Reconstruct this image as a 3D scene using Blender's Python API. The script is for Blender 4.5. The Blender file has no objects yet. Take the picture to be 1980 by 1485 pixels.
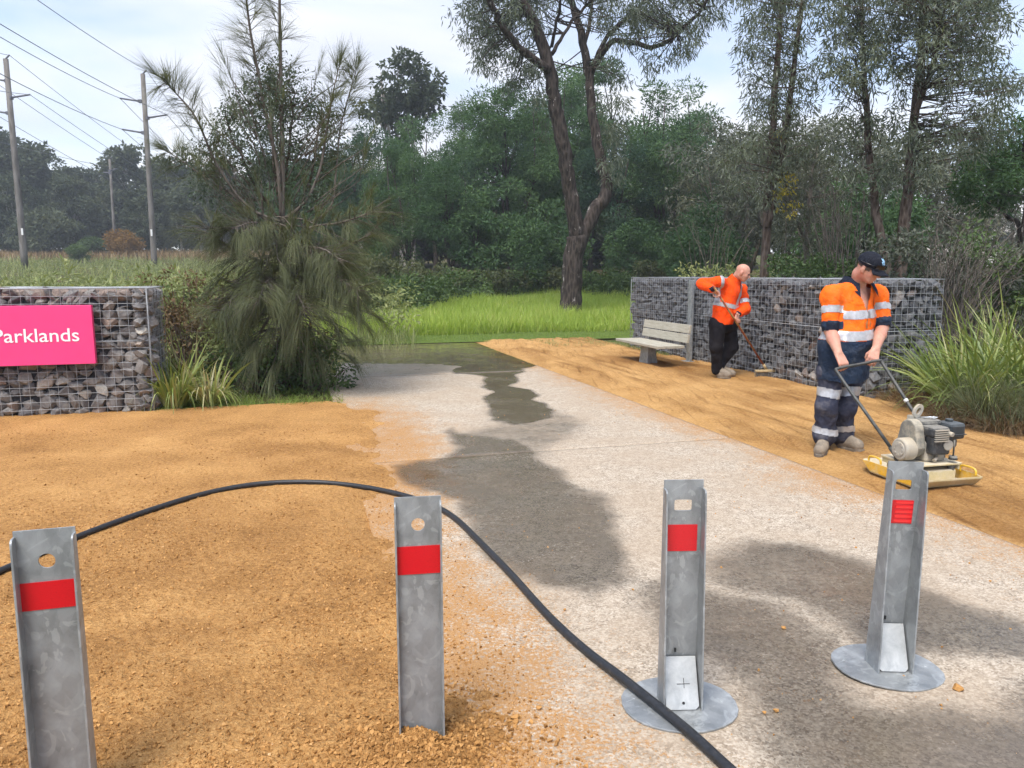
import bpy, bmesh, math, random
import numpy as np
from mathutils import Vector, Matrix

SC = bpy.context.scene
COL = SC.collection
R = math.radians

# ------------------------------------------------------------------ camera
CAM_H, PITCH, FPX = 1.52, 8.4, 1430.0
cam_d = bpy.data.cameras.new('camera')
cam = bpy.data.objects.new('camera', cam_d); COL.objects.link(cam)
cam.location = (0, 0, CAM_H)
cam.rotation_euler = (R(90 - PITCH), 0, 0)
cam_d.sensor_width = 36.0
cam_d.lens = 36.0 * FPX / 1980.0
cam_d.clip_start, cam_d.clip_end = 0.05, 3000
SC.camera = cam

# ------------------------------------------------------------------ sky, sun, exposure
SUN_EL, SUN_AZ = 60.0, 205.0          # azimuth clockwise from +Y: behind the camera, to its left
world = bpy.data.worlds.new('World'); SC.world = world; world.use_nodes = True
wn, wl = world.node_tree.nodes, world.node_tree.links
wn.clear()
w_out = wn.new('ShaderNodeOutputWorld'); w_bg = wn.new('ShaderNodeBackground')
sky = wn.new('ShaderNodeTexSky'); sky.sky_type = 'NISHITA'; sky.sun_disc = False
sky.sun_elevation = R(SUN_EL); sky.sun_rotation = R(SUN_AZ)
sky.air_density = 1.0; sky.dust_density = 1.2; sky.ozone_density = 2.0
tc = wn.new('ShaderNodeTexCoord'); sep = wn.new('ShaderNodeSeparateXYZ')
wl.new(tc.outputs['Generated'], sep.inputs[0])
def wmath(op, a, b=None):
    n = wn.new('ShaderNodeMath'); n.operation = op
    for i, v in enumerate((a, b)):
        if v is None: continue
        if isinstance(v, (int, float)): n.inputs[i].default_value = v
        else: wl.new(v, n.inputs[i])
    return n.outputs[0]
zz = wmath('ADD', wmath('MAXIMUM', sep.outputs['Z'], 0.0), 0.22)
cmb = wn.new('ShaderNodeCombineXYZ')
wl.new(wmath('DIVIDE', sep.outputs['X'], zz), cmb.inputs[0])
wl.new(wmath('DIVIDE', sep.outputs['Y'], zz), cmb.inputs[1])
cmb.inputs[2].default_value = 3.7
n1 = wn.new('ShaderNodeTexNoise'); n1.inputs['Scale'].default_value = 0.75
n1.inputs['Detail'].default_value = 6; n1.inputs['Roughness'].default_value = 0.52; n1.inputs['Distortion'].default_value = 0.5
wl.new(cmb.outputs[0], n1.inputs['Vector'])
ramp = wn.new('ShaderNodeValToRGB')
ramp.color_ramp.elements[0].position = 0.40; ramp.color_ramp.elements[0].color = (0.0, 0.0, 0.0, 1)
ramp.color_ramp.elements[1].position = 0.60; ramp.color_ramp.elements[1].color = (1, 1, 1, 1)
wl.new(n1.outputs['Fac'], ramp.inputs[0])
n2 = wn.new('ShaderNodeTexNoise'); n2.inputs['Scale'].default_value = 1.3; n2.inputs['Detail'].default_value = 3
wl.new(cmb.outputs[0], n2.inputs['Vector'])
cr2 = wn.new('ShaderNodeValToRGB')
cr2.color_ramp.elements[0].position = 0.3; cr2.color_ramp.elements[0].color = (5.5, 5.75, 6.5, 1)
cr2.color_ramp.elements[1].position = 0.7; cr2.color_ramp.elements[1].color = (7.6, 7.55, 7.5, 1)
wl.new(n2.outputs['Fac'], cr2.inputs[0])
mixs = wn.new('ShaderNodeMixRGB')
gain = wn.new('ShaderNodeMixRGB'); gain.blend_type = 'MULTIPLY'; gain.inputs[0].default_value = 1
gain.inputs[2].default_value = (1.45, 1.5, 1.6, 1)
wl.new(sky.outputs[0], gain.inputs[1])
low = wmath('MULTIPLY', wmath('SUBTRACT', 1.0, wmath('MINIMUM', wmath('MULTIPLY', wmath('MAXIMUM', sep.outputs['Z'], 0.0), 3.2), 1.0)), 0.34)   # the haze thickens to white towards the horizon
wl.new(wmath('MINIMUM', wmath('ADD', wmath('MULTIPLY', ramp.outputs[0], 0.90), wmath('ADD', low, 0.05)), 0.98), mixs.inputs[0])
wl.new(gain.outputs[0], mixs.inputs[1]); wl.new(cr2.outputs[0], mixs.inputs[2])
wl.new(mixs.outputs[0], w_bg.inputs['Color']); w_bg.inputs['Strength'].default_value = 0.1
wl.new(w_bg.outputs[0], w_out.inputs[0])

sun_d = bpy.data.lights.new('sun', 'SUN'); sun = bpy.data.objects.new('sun', sun_d); COL.objects.link(sun)
sun_d.energy = 2.8; sun_d.angle = R(26); sun_d.color = (1.0, 0.95, 0.87)
sun.rotation_euler = (R(90 - SUN_EL), 0, R(180 - SUN_AZ))
SC.view_settings.view_transform = 'Standard'; SC.view_settings.look = 'None'
SC.view_settings.exposure = 0.80; SC.view_settings.gamma = 1.0; SC.view_settings.use_curve_mapping = False
SC.cycles.use_denoising = True; SC.cycles.use_adaptive_sampling = True; SC.cycles.adaptive_threshold = 0.03
SC.cycles.max_bounces = 4; SC.cycles.diffuse_bounces = 2; SC.cycles.glossy_bounces = 2
SC.cycles.transmission_bounces = 3; SC.cycles.transparent_max_bounces = 8; SC.cycles.volume_bounces = 0
SC.cycles.caustics_reflective = False; SC.cycles.caustics_refractive = False

# ------------------------------------------------------------------ frames of reference
_p = R(PITCH)
_FW = np.array([0, math.cos(_p), -math.sin(_p)]); _UP = np.array([0, math.sin(_p), math.cos(_p)])
def ray(px, py):
    return _FW * FPX + _UP * (742.5 - py) + np.array([1.0, 0, 0]) * (px - 990.0)
def P(px, py, Y):                       # point seen at a pixel, Y metres ahead
    d = ray(px, py); t = Y / d[1]
    return np.array([0, 0, CAM_H]) + d * t
def G(px, py, z=0.0):                   # point seen at a pixel, at height z
    d = ray(px, py); t = (z - CAM_H) / d[2]
    return np.array([0, 0, CAM_H]) + d * t
TH = R(16.2)                            # the driveway's heading
U_ = np.array([math.cos(TH), math.sin(TH), 0]); V_ = np.array([-math.sin(TH), math.cos(TH), 0])
def W(u, v, z=0.0): return U_ * u + V_ * v + np.array([0, 0, z])
def uv_of(p): return float(np.dot(p, U_)), float(np.dot(p, V_))
def terr(x, y):
    x = np.asarray(x, float); y = np.asarray(y, float)
    d = np.maximum(y - 19.5, 0)
    return 0.058 * d * (d / (d + 5.0)) * (1 / (1 + np.maximum(d - 80, 0) / 80))

# ------------------------------------------------------------------ noise on arrays
def _hash(ix, iy, iz, s):
    h = (ix * 374761393 + iy * 668265263 + iz * 2147483647 + s * 1274126177) & 0xFFFFFFFF
    h = ((h ^ (h >> 13)) * 1274126177) & 0xFFFFFFFF
    h = ((h ^ (h >> 16)) * 2246822519) & 0xFFFFFFFF
    return ((h ^ (h >> 15)) & 0xFFFFFF) / float(0xFFFFFF)
def vnoise(x, y, z=None, s=0):
    x = np.asarray(x, float); y = np.asarray(y, float)
    z = np.zeros_like(x) if z is None else np.asarray(z, float)
    xi, yi, zi = np.floor(x).astype(np.int64), np.floor(y).astype(np.int64), np.floor(z).astype(np.int64)
    fx, fy, fz = x - xi, y - yi, z - zi
    fx, fy, fz = [f * f * (3 - 2 * f) for f in (fx, fy, fz)]
    def L(a, b, t): return a + (b - a) * t
    r = [L(L(_hash(xi, yi, zi + k, s), _hash(xi + 1, yi, zi + k, s), fx),
           L(_hash(xi, yi + 1, zi + k, s), _hash(xi + 1, yi + 1, zi + k, s), fx), fy) for k in (0, 1)]
    return L(r[0], r[1], fz) * 2 - 1
def fbm(x, y, z=None, o=4, s=0):
    t = 0; a = 0.5; f = 1.0
    for i in range(o):
        t = t + a * vnoise(x * f, y * f, None if z is None else z * f, s + i); a *= 0.5; f *= 2.03
    return t
def sstep(a, b, x):
    t = np.clip((x - a) / (b - a), 0, 1); return t * t * (3 - 2 * t)
def poly_sd(x, y, poly):                # signed distance to a polygon, negative inside
    poly = np.asarray(poly, float); d = np.full(x.shape, 1e9); inside = np.zeros(x.shape, bool)
    for i in range(len(poly)):
        ax, ay = poly[i - 1]; bx, by = poly[i]
        ex, ey = bx - ax, by - ay
        t = np.clip(((x - ax) * ex + (y - ay) * ey) / (ex * ex + ey * ey + 1e-12), 0, 1)
        d = np.minimum(d, np.hypot(x - ax - t * ex, y - ay - t * ey))
        c = (ay > y) != (by > y)
        inside ^= c & (x < (bx - ax) * (y - ay) / (by - ay + 1e-12) + ax)
    return np.where(inside, -d, d)

# ------------------------------------------------------------------ mesh helpers
def np_mesh(name, V, F, smooth=False, attrs=None, mats=None, midx=None):
    """F: (n,3) or (n,4) array, or a list of such arrays"""
    me = bpy.data.meshes.new(name)
    V = np.asarray(V, np.float32)
    Fs = [np.asarray(f, np.int32) for f in (F if isinstance(F, list) else [F]) if len(f)]
    me.vertices.add(len(V)); me.vertices.foreach_set('co', V.ravel())
    nl = sum(f.size for f in Fs); npoly = sum(len(f) for f in Fs)
    me.loops.add(nl); me.loops.foreach_set('vertex_index', np.concatenate([f.ravel() for f in Fs]) if Fs else [])
    tot = np.concatenate([np.full(len(f), f.shape[1], np.int32) for f in Fs])
    me.polygons.add(npoly)
    me.polygons.foreach_set('loop_start', np.concatenate([[0], np.cumsum(tot)[:-1]]).astype(np.int32))
    me.polygons.foreach_set('use_smooth', np.full(npoly, smooth))
    if midx is not None: me.polygons.foreach_set('material_index', np.asarray(midx, np.int32))
    me.update(calc_edges=True)
    for k, a in (attrs or {}).items():
        at = me.attributes.new(k, 'FLOAT', 'POINT'); at.data.foreach_set('value', np.asarray(a, np.float32))
    for m in (mats or []): me.materials.append(m)
    return me
def ob(name, me, mat=None, parent=None, loc=None, rot=None, scale=None):
    if mat is not None and not me.materials: me.materials.append(mat)
    o = bpy.data.objects.new(name, me); COL.objects.link(o)
    if parent is not None: o.parent = parent
    if loc is not None: o.location = [float(c) for c in loc]
    if rot is not None: o.rotation_euler = rot
    if scale is not None: o.scale = scale if hasattr(scale, '__len__') else (scale,) * 3
    return o
def tag(o, label=None, cat=None, group=None, kind=None):
    if label: o['label'] = label
    if cat: o['category'] = cat
    if group: o['group'] = group
    if kind: o['kind'] = kind
    return o
def thing(name, label, cat, loc=(0, 0, 0), rz=0.0, group=None):
    o = bpy.data.objects.new(name, None); COL.objects.link(o); o.empty_display_size = 0.1
    o.location = [float(c) for c in loc]; o.rotation_euler = (0, 0, rz)
    return tag(o, label, cat, group)

class MB:
    """collects boxes, tubes and prisms into one mesh"""
    def __init__(s): s.V = []; s.F = []; s.n = 0; s.S = []
    def add(s, V, F, smooth=False):
        V = [tuple(float(c) for c in v) for v in V]
        s.V += V; s.F += [tuple(i + s.n for i in f) for f in F]; s.S += [smooth] * len(F); s.n += len(V); return s
    def box(s, c, d, rot=None):
        hx, hy, hz = d[0] / 2, d[1] / 2, d[2] / 2
        V = [Vector((x, y, z)) for z in (-hz, hz) for y in (-hy, hy) for x in (-hx, hx)]
        if rot is not None: V = [rot @ v for v in V]
        V = [v + Vector([float(k) for k in c]) for v in V]
        return s.add(V, [(0, 2, 3, 1), (4, 5, 7, 6), (0, 1, 5, 4), (2, 6, 7, 3), (0, 4, 6, 2), (1, 3, 7, 5)])
    def tube(s, pts, rad, n=8, caps=True, smooth=True):
        pts = [Vector([float(k) for k in p]) for p in pts]
        rad = [rad] * len(pts) if not hasattr(rad, '__len__') else list(rad)
        V = []; F = []; ref = None
        for i, p in enumerate(pts):
            a = pts[max(i - 1, 0)]; b = pts[min(i + 1, len(pts) - 1)]
            t = (b - a).normalized() if (b - a).length > 1e-9 else Vector((0, 0, 1))
            if ref is None: ref = Vector((0, 0, 1)) if abs(t.z) < 0.9 else Vector((1, 0, 0))
            x = (ref - t * ref.dot(t)); x = x.normalized() if x.length > 1e-6 else t.orthogonal().normalized()
            y = t.cross(x); ref = x
            for k in range(n):
                a_ = 2 * math.pi * k / n
                V.append(p + (x * math.cos(a_) + y * math.sin(a_)) * rad[i])
        for i in range(len(pts) - 1):
            for k in range(n):
                F.append((i * n + k, i * n + (k + 1) % n, (i + 1) * n + (k + 1) % n, (i + 1) * n + k))
        s.add(V, F, smooth)
        if caps:
            m = s.n - len(V)
            s.F += [tuple(m + k for k in reversed(range(n))), tuple(m + (len(pts) - 1) * n + k for k in range(n))]; s.S += [False, False]
        return s
    def prism(s, poly, z0, z1, M=None):
        n = len(poly); V = [Vector((x, y, z)) for z in (z0, z1) for x, y in poly]
        if M is not None: V = [M @ v for v in V]
        return s.add(V, [tuple(reversed(range(n))), tuple(range(n, 2 * n))] + [(k, (k + 1) % n, n + (k + 1) % n, n + k) for k in range(n)])
    def mesh(s, name, mat=None, bevel=0, seg=2):
        me = bpy.data.meshes.new(name); me.from_pydata(s.V, [], s.F); me.polygons.foreach_set('use_smooth', s.S)
        bm = bmesh.new(); bm.from_mesh(me); bmesh.ops.recalc_face_normals(bm, faces=bm.faces)
        if bevel:
            es = [e for e in bm.edges if len(e.link_faces) == 2 and e.calc_face_angle(0) > 0.6]
            bmesh.ops.bevel(bm, geom=es, offset=bevel, segments=seg, affect='EDGES', profile=0.5, clamp_overlap=True)
        bm.to_mesh(me); bm.free()
        if mat: me.materials.append(mat)
        return me
    def build(s, name, mat, parent=None, bevel=0, **k): return ob(name, s.mesh(name, mat, bevel), None, parent, **k)

# ------------------------------------------------------------------ material helpers
class NT:
    def __init__(s, name):
        s.m = bpy.data.materials.new(name); s.m.use_nodes = True; s.t = s.m.node_tree; s.t.nodes.clear()
        s.out = s.n('ShaderNodeOutputMaterial')
    def n(s, typ, **k):
        nd = s.t.nodes.new(typ)
        for a, b in k.items(): setattr(nd, a, b)
        return nd
    def set(s, inp, v):
        if isinstance(v, bpy.types.NodeSocket): s.t.links.new(v, inp)
        elif isinstance(v, (tuple, list)) and len(v) == 3 and inp.type == 'RGBA': inp.default_value = (*v, 1)
        else: inp.default_value = v
    def co(s, kind='Object'): return s.n('ShaderNodeTexCoord').outputs[kind]
    def pos(s): return s.n('ShaderNodeNewGeometry').outputs['Position']
    def mapv(s, v, scale=(1, 1, 1), rot=(0, 0, 0), loc=(0, 0, 0)):
        m = s.n('ShaderNodeMapping'); s.set(m.inputs[0], v); m.inputs['Scale'].default_value = scale
        m.inputs['Rotation'].default_value = rot; m.inputs['Location'].default_value = loc; return m.outputs[0]
    def noise(s, v, scale, detail=4, rough=0.55, dist=0.0):
        n = s.n('ShaderNodeTexNoise'); s.set(n.inputs['Vector'], v); n.inputs['Scale'].default_value = scale
        n.inputs['Detail'].default_value = detail; n.inputs['Roughness'].default_value = rough; n.inputs['Distortion'].default_value = dist
        return n.outputs['Fac']
    def voro(s, v, scale, feature='F1', out='Distance'):
        n = s.n('ShaderNodeTexVoronoi', feature=feature); s.set(n.inputs['Vector'], v); n.inputs['Scale'].default_value = scale
        return n.outputs[out]
    def math(s, op, a, b=None, c=None, clamp=False):
        n = s.n('ShaderNodeMath', operation=op); n.use_clamp = clamp
        for i, v in enumerate((a, b, c)):
            if v is not None: s.set(n.inputs[i], v)
        return n.outputs[0]
    def rng(s, v, a, b, c=0.0, d=1.0):
        n = s.n('ShaderNodeMapRange', interpolation_type='SMOOTHSTEP'); s.set(n.inputs[0], v)
        for i, x in enumerate((a, b, c, d)): n.inputs[i + 1].default_value = x
        return n.outputs[0]
    def mix(s, f, a, b, mode='MIX'):
        n = s.n('ShaderNodeMixRGB', blend_type=mode); s.set(n.inputs[0], f); s.set(n.inputs[1], a); s.set(n.inputs[2], b); return n.outputs[0]
    def ramp(s, f, stops):
        n = s.n('ShaderNodeValToRGB'); s.set(n.inputs[0], f); e = n.color_ramp.elements
        while len(e) < len(stops): e.new(0.5)
        for i, (p, c) in enumerate(stops): e[i].position = p; e[i].color = (*c, 1)
        return n.outputs[0]
    def attr(s, name): return s.n('ShaderNodeAttribute', attribute_name=name).outputs['Fac']
    def rnd(s): return s.n('ShaderNodeObjectInfo').outputs['Random']
    def bump(s, h, strength=0.5, dist=0.01):
        b = s.n('ShaderNodeBump'); s.set(b.inputs['Height'], h); b.inputs['Strength'].default_value = strength; b.inputs['Distance'].default_value = dist
        return b.outputs[0]
    def bsdf(s, color, rough=0.7, metal=0.0, normal=None, spec=None, **k):
        b = s.n('ShaderNodeBsdfPrincipled'); s.set(b.inputs['Base Color'], color); s.set(b.inputs['Roughness'], rough); s.set(b.inputs['Metallic'], metal)
        if normal is not None: s.set(b.inputs['Normal'], normal)
        if spec is not None: s.set(b.inputs['Specular IOR Level'], spec)
        for a, v in k.items(): s.set(b.inputs[a], v)
        s.t.links.new(b.outputs[0], s.out.inputs[0]); s.b = b
        return s.m
def simple(name, col, rough=0.7, metal=0.0, var=0.12, scale=30, bump=0.1, bdist=0.002, spec=None):
    t = NT(name); c = t.co(); f = t.noise(c, scale, 5)
    lo = tuple(x * (1 - var) for x in col); hi = tuple(min(1, x * (1 + var)) for x in col)
    return t.bsdf(t.ramp(f, [(0.3, lo), (0.7, hi)]), rough, metal, t.bump(f, bump, bdist), spec)
def leafmat(name, stops, trans=0.3, rough=0.5, spec=0.3, nscale=0.6):
    """leaves: colour from a per-leaf number, from large-scale clumps and from the plant itself; light passes through"""
    t = NT(name)
    f = t.math('ADD', t.math('MULTIPLY', t.attr('tint'), 0.55), t.math('MULTIPLY', t.noise(t.pos(), nscale, 3), 0.55))
    f = t.math('ADD', f, t.math('MULTIPLY', t.math('SUBTRACT', t.rnd(), 0.5), 0.22), clamp=True)
    col = t.ramp(f, stops)
    b = t.n('ShaderNodeBsdfPrincipled'); t.set(b.inputs['Base Color'], col); b.inputs['Roughness'].default_value = rough
    b.inputs['Specular IOR Level'].default_value = spec
    tr = t.n('ShaderNodeBsdfTranslucent'); t.set(tr.inputs[0], t.mix(1.0, col, (1.25, 1.2, 0.6), 'MULTIPLY'))
    mx = t.n('ShaderNodeMixShader'); mx.inputs[0].default_value = trans
    t.t.links.new(b.outputs[0], mx.inputs[1]); t.t.links.new(tr.outputs[0], mx.inputs[2]); t.t.links.new(mx.outputs[0], t.out.inputs[0])
    return t.m
rng = np.random.default_rng(7)
random.seed(7)

# ================================================================== GROUND, DRIVEWAY, GRAVEL
UL, UR, VF = 0.40, 3.86, 16.4           # concrete: left edge, right edge, far edge
U_WALL, V_CORNER = 6.72, 7.45           # front and near corner of the right gabion wall
V_LEFT = 8.95                           # front of the left gabion wall

t = NT('soil_and_litter')
p = t.pos()
a = t.noise(p, 0.35, 5); b = t.noise(p, 9.0, 5, 0.65)
c1 = t.ramp(b, [(0.3, (0.045, 0.035, 0.02)), (0.55, (0.10, 0.075, 0.04)), (0.75, (0.17, 0.13, 0.07))])
c2 = t.ramp(b, [(0.3, (0.035, 0.055, 0.012)), (0.7, (0.10, 0.13, 0.03))])
M_SOIL = t.bsdf(t.mix(t.rng(a, 0.42, 0.6), c1, c2), 0.95, 0, t.bump(b, 0.6, 0.03), 0.1)

xs = np.concatenate([np.linspace(-240, -60, 24), np.linspace(-56, 56, 75), np.linspace(60, 240, 24)])
ys = np.concatenate([np.linspace(-50, 0, 8), np.linspace(1, 60, 80), np.linspace(63, 240, 50)])
X, Y = np.meshgrid(xs, ys); 
Z = terr(X, Y) - 0.03 + 0.05 * fbm(X * 0.3, Y * 0.3, s=3) * sstep(17, 24, Y)
nx, ny = len(xs), len(ys)
I = np.arange(nx * ny).reshape(ny, nx)
F = np.stack([I[:-1, :-1], I[:-1, 1:], I[1:, 1:], I[1:, :-1]], -1).reshape(-1, 4)
tag(ob('ground', np_mesh('ground', np.stack([X, Y, Z], -1).reshape(-1, 3), F, True), M_SOIL), kind='structure')

# ---- where water has run and where sand has been dragged, as outlines on the slab
def gpoly(pts): return [G(x, y)[:2] for x, y in pts]
WET = [  # outline, wetness, edge softness
    (gpoly([(560, 648), (924, 648), (1014, 690), (1050, 706), (1012, 712), (1000, 724), (1010, 735), (990, 748), (1020, 752), (1042, 766), (1031, 776),
            (1073, 787), (1080, 797), (1050, 806), (1035, 808), (1010, 818), (985, 822), (960, 812), (940, 806), (934, 770), (960, 757), (940, 745), (935, 735), (948, 728),
            (880, 722), (880, 716), (900, 709), (820, 704), (640, 704)]), 1.0, 0.05),
    (gpoly([(560, 690), (900, 690), (900, 715), (840, 725), (760, 730), (650, 735), (560, 740)]), 0.7, 0.18),
    (gpoly([(940, 790), (1085, 795), (1140, 820), (1120, 850), (1060, 880), (960, 862), (900, 840), (940, 815)]), 0.62, 0.16),
    (gpoly([(872, 827), (900, 836), (929, 843), (964, 853), (1024, 867), (1060, 889), (1095, 920), (1135, 960), (1185, 1020), (1245, 1085), (1268, 1140),
            (1150, 1162), (1060, 1142), (985, 1095), (905, 1022), (868, 972), (800, 945), (790, 892), (850, 882), (872, 855)]), 0.86, 0.07),
    (gpoly([(1368, 1085), (1440, 1046), (1600, 1066), (1712, 1105), (1980, 1190), (1980, 1260), (1690, 1250), (1640, 1258), (1500, 1180), (1390, 1122)]), 0.80, 0.10),
    (gpoly([(1262, 1160), (1370, 1140), (1480, 1180), (1600, 1262), (1640, 1330), (1850, 1345), (2100, 1225), (2300, 1560), (1560, 1560), (1390, 1330), (1250, 1250)]), 0.84, 0.12),
]
def wetness(x, y):
    x0 = x; wx = x + 0.20 * fbm(x * 1.4, y * 1.4, s=11) + 0.03 * fbm(x * 9, y * 9, s=16); wy = y + 0.40 * fbm(x * 1.3, y * 0.9, s=12) + 0.06 * fbm(x * 9, y * 7, s=17)
    w = np.zeros(x.shape)
    for poly, k, soft in WET:
        w = np.maximum(w, k * sstep(soft * 2.3, -soft * 1.6, poly_sd(wx, wy, poly)))
    return w
DUSTP = [
    (gpoly([(700, 780), (790, 790), (860, 850), (790, 890), (760, 940), (880, 1000), (880, 1090), (960, 1200), (1010, 1330), (940, 1485), (700, 1485)]), 0.75, 0.35),
    (gpoly([(1400, 1175), (1470, 1190), (1560, 1300), (1680, 1420), (1740, 1530), (1560, 1530), (1480, 1340), (1390, 1210)]), 0.55, 0.12),
    (gpoly([(1010, 690), (1200, 765), (1450, 860), (1700, 960), (1980, 1070), (1980, 1130), (1650, 1000), (1400, 900), (1180, 800), (1010, 720)]), 0.85, 0.30),
]
def dusting(x, y):
    d = np.zeros(x.shape); wx = x + 0.25 * fbm(x * 2.5, y * 2.5, s=13); wy = y + 0.4 * fbm(x * 2.2, y * 2.2, s=14)
    u = x * U_[0] + y * U_[1]; v = x * V_[0] + y * V_[1]
    for poly, k, soft in DUSTP[:2]:
        d = np.maximum(d, k * 0.62 * sstep(soft, -soft * 0.5, poly_sd(wx, wy, poly)))
    nz = 0.35 * fbm(u * 1.3, v * 0.9, s=15)
    d = np.maximum(d, 1.18 * sstep(1.6, 0.5, u + nz - 0.35 * sstep(4.0, 6.5, v)) * (0.75 + 0.25 * sstep(9, 7, v)) * sstep(10.5, 8.6, v))
    d = np.maximum(d, 0.98 * sstep(2.8, 3.95, u + nz * 0.9))
    return d

t = NT('washed_concrete')
p = t.pos(); wet = t.attr('wet'); dust = t.attr('dust')
gr = t.noise(p, 260, 3, 0.7); ag = t.voro(p, 120, 'F1', 'Color'); mid = t.noise(p, 14, 6, 0.7); big = t.noise(p, 1.6, 4, 0.6)
agv = t.n('ShaderNodeSeparateColor'); t.set(agv.inputs[0], ag)
base = t.ramp(t.math('ADD', t.math('MULTIPLY', gr, 0.55), t.math('MULTIPLY', agv.outputs[0], 0.45)),
              [(0.25, (0.13, 0.098, 0.068)), (0.48, (0.36, 0.295, 0.222)), (0.72, (0.57, 0.50, 0.405))])
base = t.mix(t.rng(mid, 0.40, 0.68), base, t.mix(0.55, base, (0.62, 0.535, 0.425)))
base = t.mix(t.rng(big, 0.35, 0.7), t.mix(0.55, base, (0.36, 0.275, 0.19)), base)
sandc = t.ramp(gr, [(0.35, (0.21, 0.105, 0.04)), (0.55, (0.43, 0.225, 0.076)), (0.7, (0.60, 0.37, 0.15))])
dsk = t.math('ADD', dust, t.math('ADD', t.math('MULTIPLY', t.math('SUBTRACT', t.noise(p, 5, 6, 0.75), 0.55), 1.6), t.math('MULTIPLY', t.math('SUBTRACT', t.noise(p, 62, 4, 0.75), 0.53), 3.4)))
dmask = t.rng(dsk, 0.48, 0.92, 0.0, 0.95)
base = t.mix(t.rng(t.noise(p, 30, 5, 0.75), 0.50, 0.66, 0, 0.6), base, (0.27, 0.215, 0.155))
base = t.mix(dmask, base, sandc)
wv = t.math('ADD', wet, t.math('ADD', t.math('MULTIPLY', t.math('SUBTRACT', t.noise(p, 38, 5, 0.75), 0.5), 0.75), t.math('MULTIPLY', t.math('SUBTRACT', t.noise(p, 3.2, 4, 0.6), 0.5), 0.55)))
wm = t.rng(wv, 0.20, 0.92)
dark = t.mix(1.0, base, (0.33, 0.32, 0.295), 'MULTIPLY')
col = t.mix(wm, base, dark)
film = t.rng(t.math('ADD', wet, t.math('MULTIPLY', t.math('SUBTRACT', t.noise(p, 2.2, 3), 0.5), 1.3)), 0.66, 1.10)
rough = t.math('SUBTRACT', t.math('SUBTRACT', 0.9, t.math('MULTIPLY', wm, 0.64)), t.math('MULTIPLY', film, 0.20))
bstr = t.math('MULTIPLY', t.math('SUBTRACT', 1.0, t.math('MAXIMUM', t.math('MULTIPLY', film, 0.94), t.math('MULTIPLY', wm, 0.6))), t.math('ADD', t.math('MULTIPLY', gr, 0.7), t.math('MULTIPLY', mid, 0.6)))
M_CONC = t.bsdf(col, rough, 0, t.bump(bstr, 0.55, 0.006), 0.5)

def grid_uv(u0, u1, v0, v1, du, ratio):
    us = np.linspace(u0, u1, int((u1 - u0) / du) + 1)
    vs = [v0]
    while vs[-1] < v1: vs.append(vs[-1] + max(0.014, abs(vs[-1]) * ratio))
    vs = np.array(vs); vs = v0 + (vs - v0) * (v1 - v0) / (vs[-1] - v0)
    uu, vv = np.meshgrid(us, vs); n, m = len(us), len(vs)
    I = np.arange(n * m).reshape(m, n)
    F = np.stack([I[:-1, :-1], I[:-1, 1:], I[1:, 1:], I[1:, :-1]], -1).reshape(-1, 4)
    x = uu * U_[0] + vv * V_[0]; y = uu * U_[1] + vv * V_[1]
    return uu, vv, x, y, F, I
drv = bpy.data.objects.new('driveway', None); COL.objects.link(drv); tag(drv, kind='structure')
cuts = [-3.0, 1.55, 5.98, 11.2, VF]
for i in range(4):
    v0, v1 = cuts[i] + 0.004, cuts[i + 1] - 0.004
    uu, vv, x, y, F, I = grid_uv(UL - 0.02, UR + 0.02, v0, v1, 0.035, 0.0075)
    z = 0.0015 * fbm(x * 2, y * 2, s=5)
    edge = np.concatenate([I[0], I[1:, -1], I[-1, ::-1][1:], I[::-1, 0][1:-1]])      # skirt down the sides
    V = np.stack([x, y, z], -1).reshape(-1, 3)
    k = np.minimum(np.minimum(vv - v0, v1 - vv), 0.01) / 0.01
    V[:, 2] -= (0.004 * (1 - k)).ravel()
    S = V[edge].copy(); S[:, 2] = -0.12
    ne = len(edge); a = np.arange(ne)
    SF = np.stack([edge, len(V) + a, len(V) + (a + 1) % ne, edge[(a + 1) % ne]], -1)
    w = wetness(x, y).ravel(); d = dusting(x, y).ravel()
    ob('slab', np_mesh('slab', np.concatenate([V, S]), [F, SF], True,
       {'wet': np.concatenate([w, w[edge]]), 'dust': np.concatenate([d, d[edge]])}), M_CONC, drv)

# ---- crushed granite either side
def sandmat(name, c0, c1, c2, damp_shade, streak=0.0):
    t = NT(name); p = t.pos()
    g1 = t.noise(p, 320, 3, 0.7); g2 = t.noise(p, 45, 5, 0.7); g3 = t.noise(p, 1.3, 4, 0.6); g4 = t.voro(p, 90, 'F1')
    f = t.math('ADD', t.math('ADD', t.math('MULTIPLY', g1, 0.40), t.math('MULTIPLY', g2, 0.42)), t.math('MULTIPLY', g3, 0.25))
    col = t.ramp(f, [(0.40, c0), (0.53, c1), (0.67, c2)])
    col = t.mix(t.math('MULTIPLY', t.attr('damp_shade'), damp_shade), col, t.mix(1.0, col, (0.50, 0.42, 0.34), 'MULTIPLY'))
    if streak:
        st = t.noise(t.mapv(p, (13, 0.9, 1), (0, 0, -TH)), 1.0, 5, 0.7, 0.35)
        col = t.mix(t.rng(st, 0.53, 0.66, 0, 0.55), col, t.mix(1.0, col, (0.45, 0.37, 0.30), 'MULTIPLY')); g2 = t.math('SUBTRACT', g2, t.math('MULTIPLY', st, streak))
    h = t.math('ADD', t.math('MULTIPLY', g2, 1.0), t.math('ADD', t.math('MULTIPLY', g1, 0.35), t.math('MULTIPLY', g4, 0.5)))
    return t.bsdf(col, 0.95, 0, t.bump(h, 0.9, 0.016), 0.15)
SAND_L = sandmat('granite_gravel', (0.165, 0.078, 0.025), (0.45, 0.236, 0.080), (0.68, 0.405, 0.16), 0.45)
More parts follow.
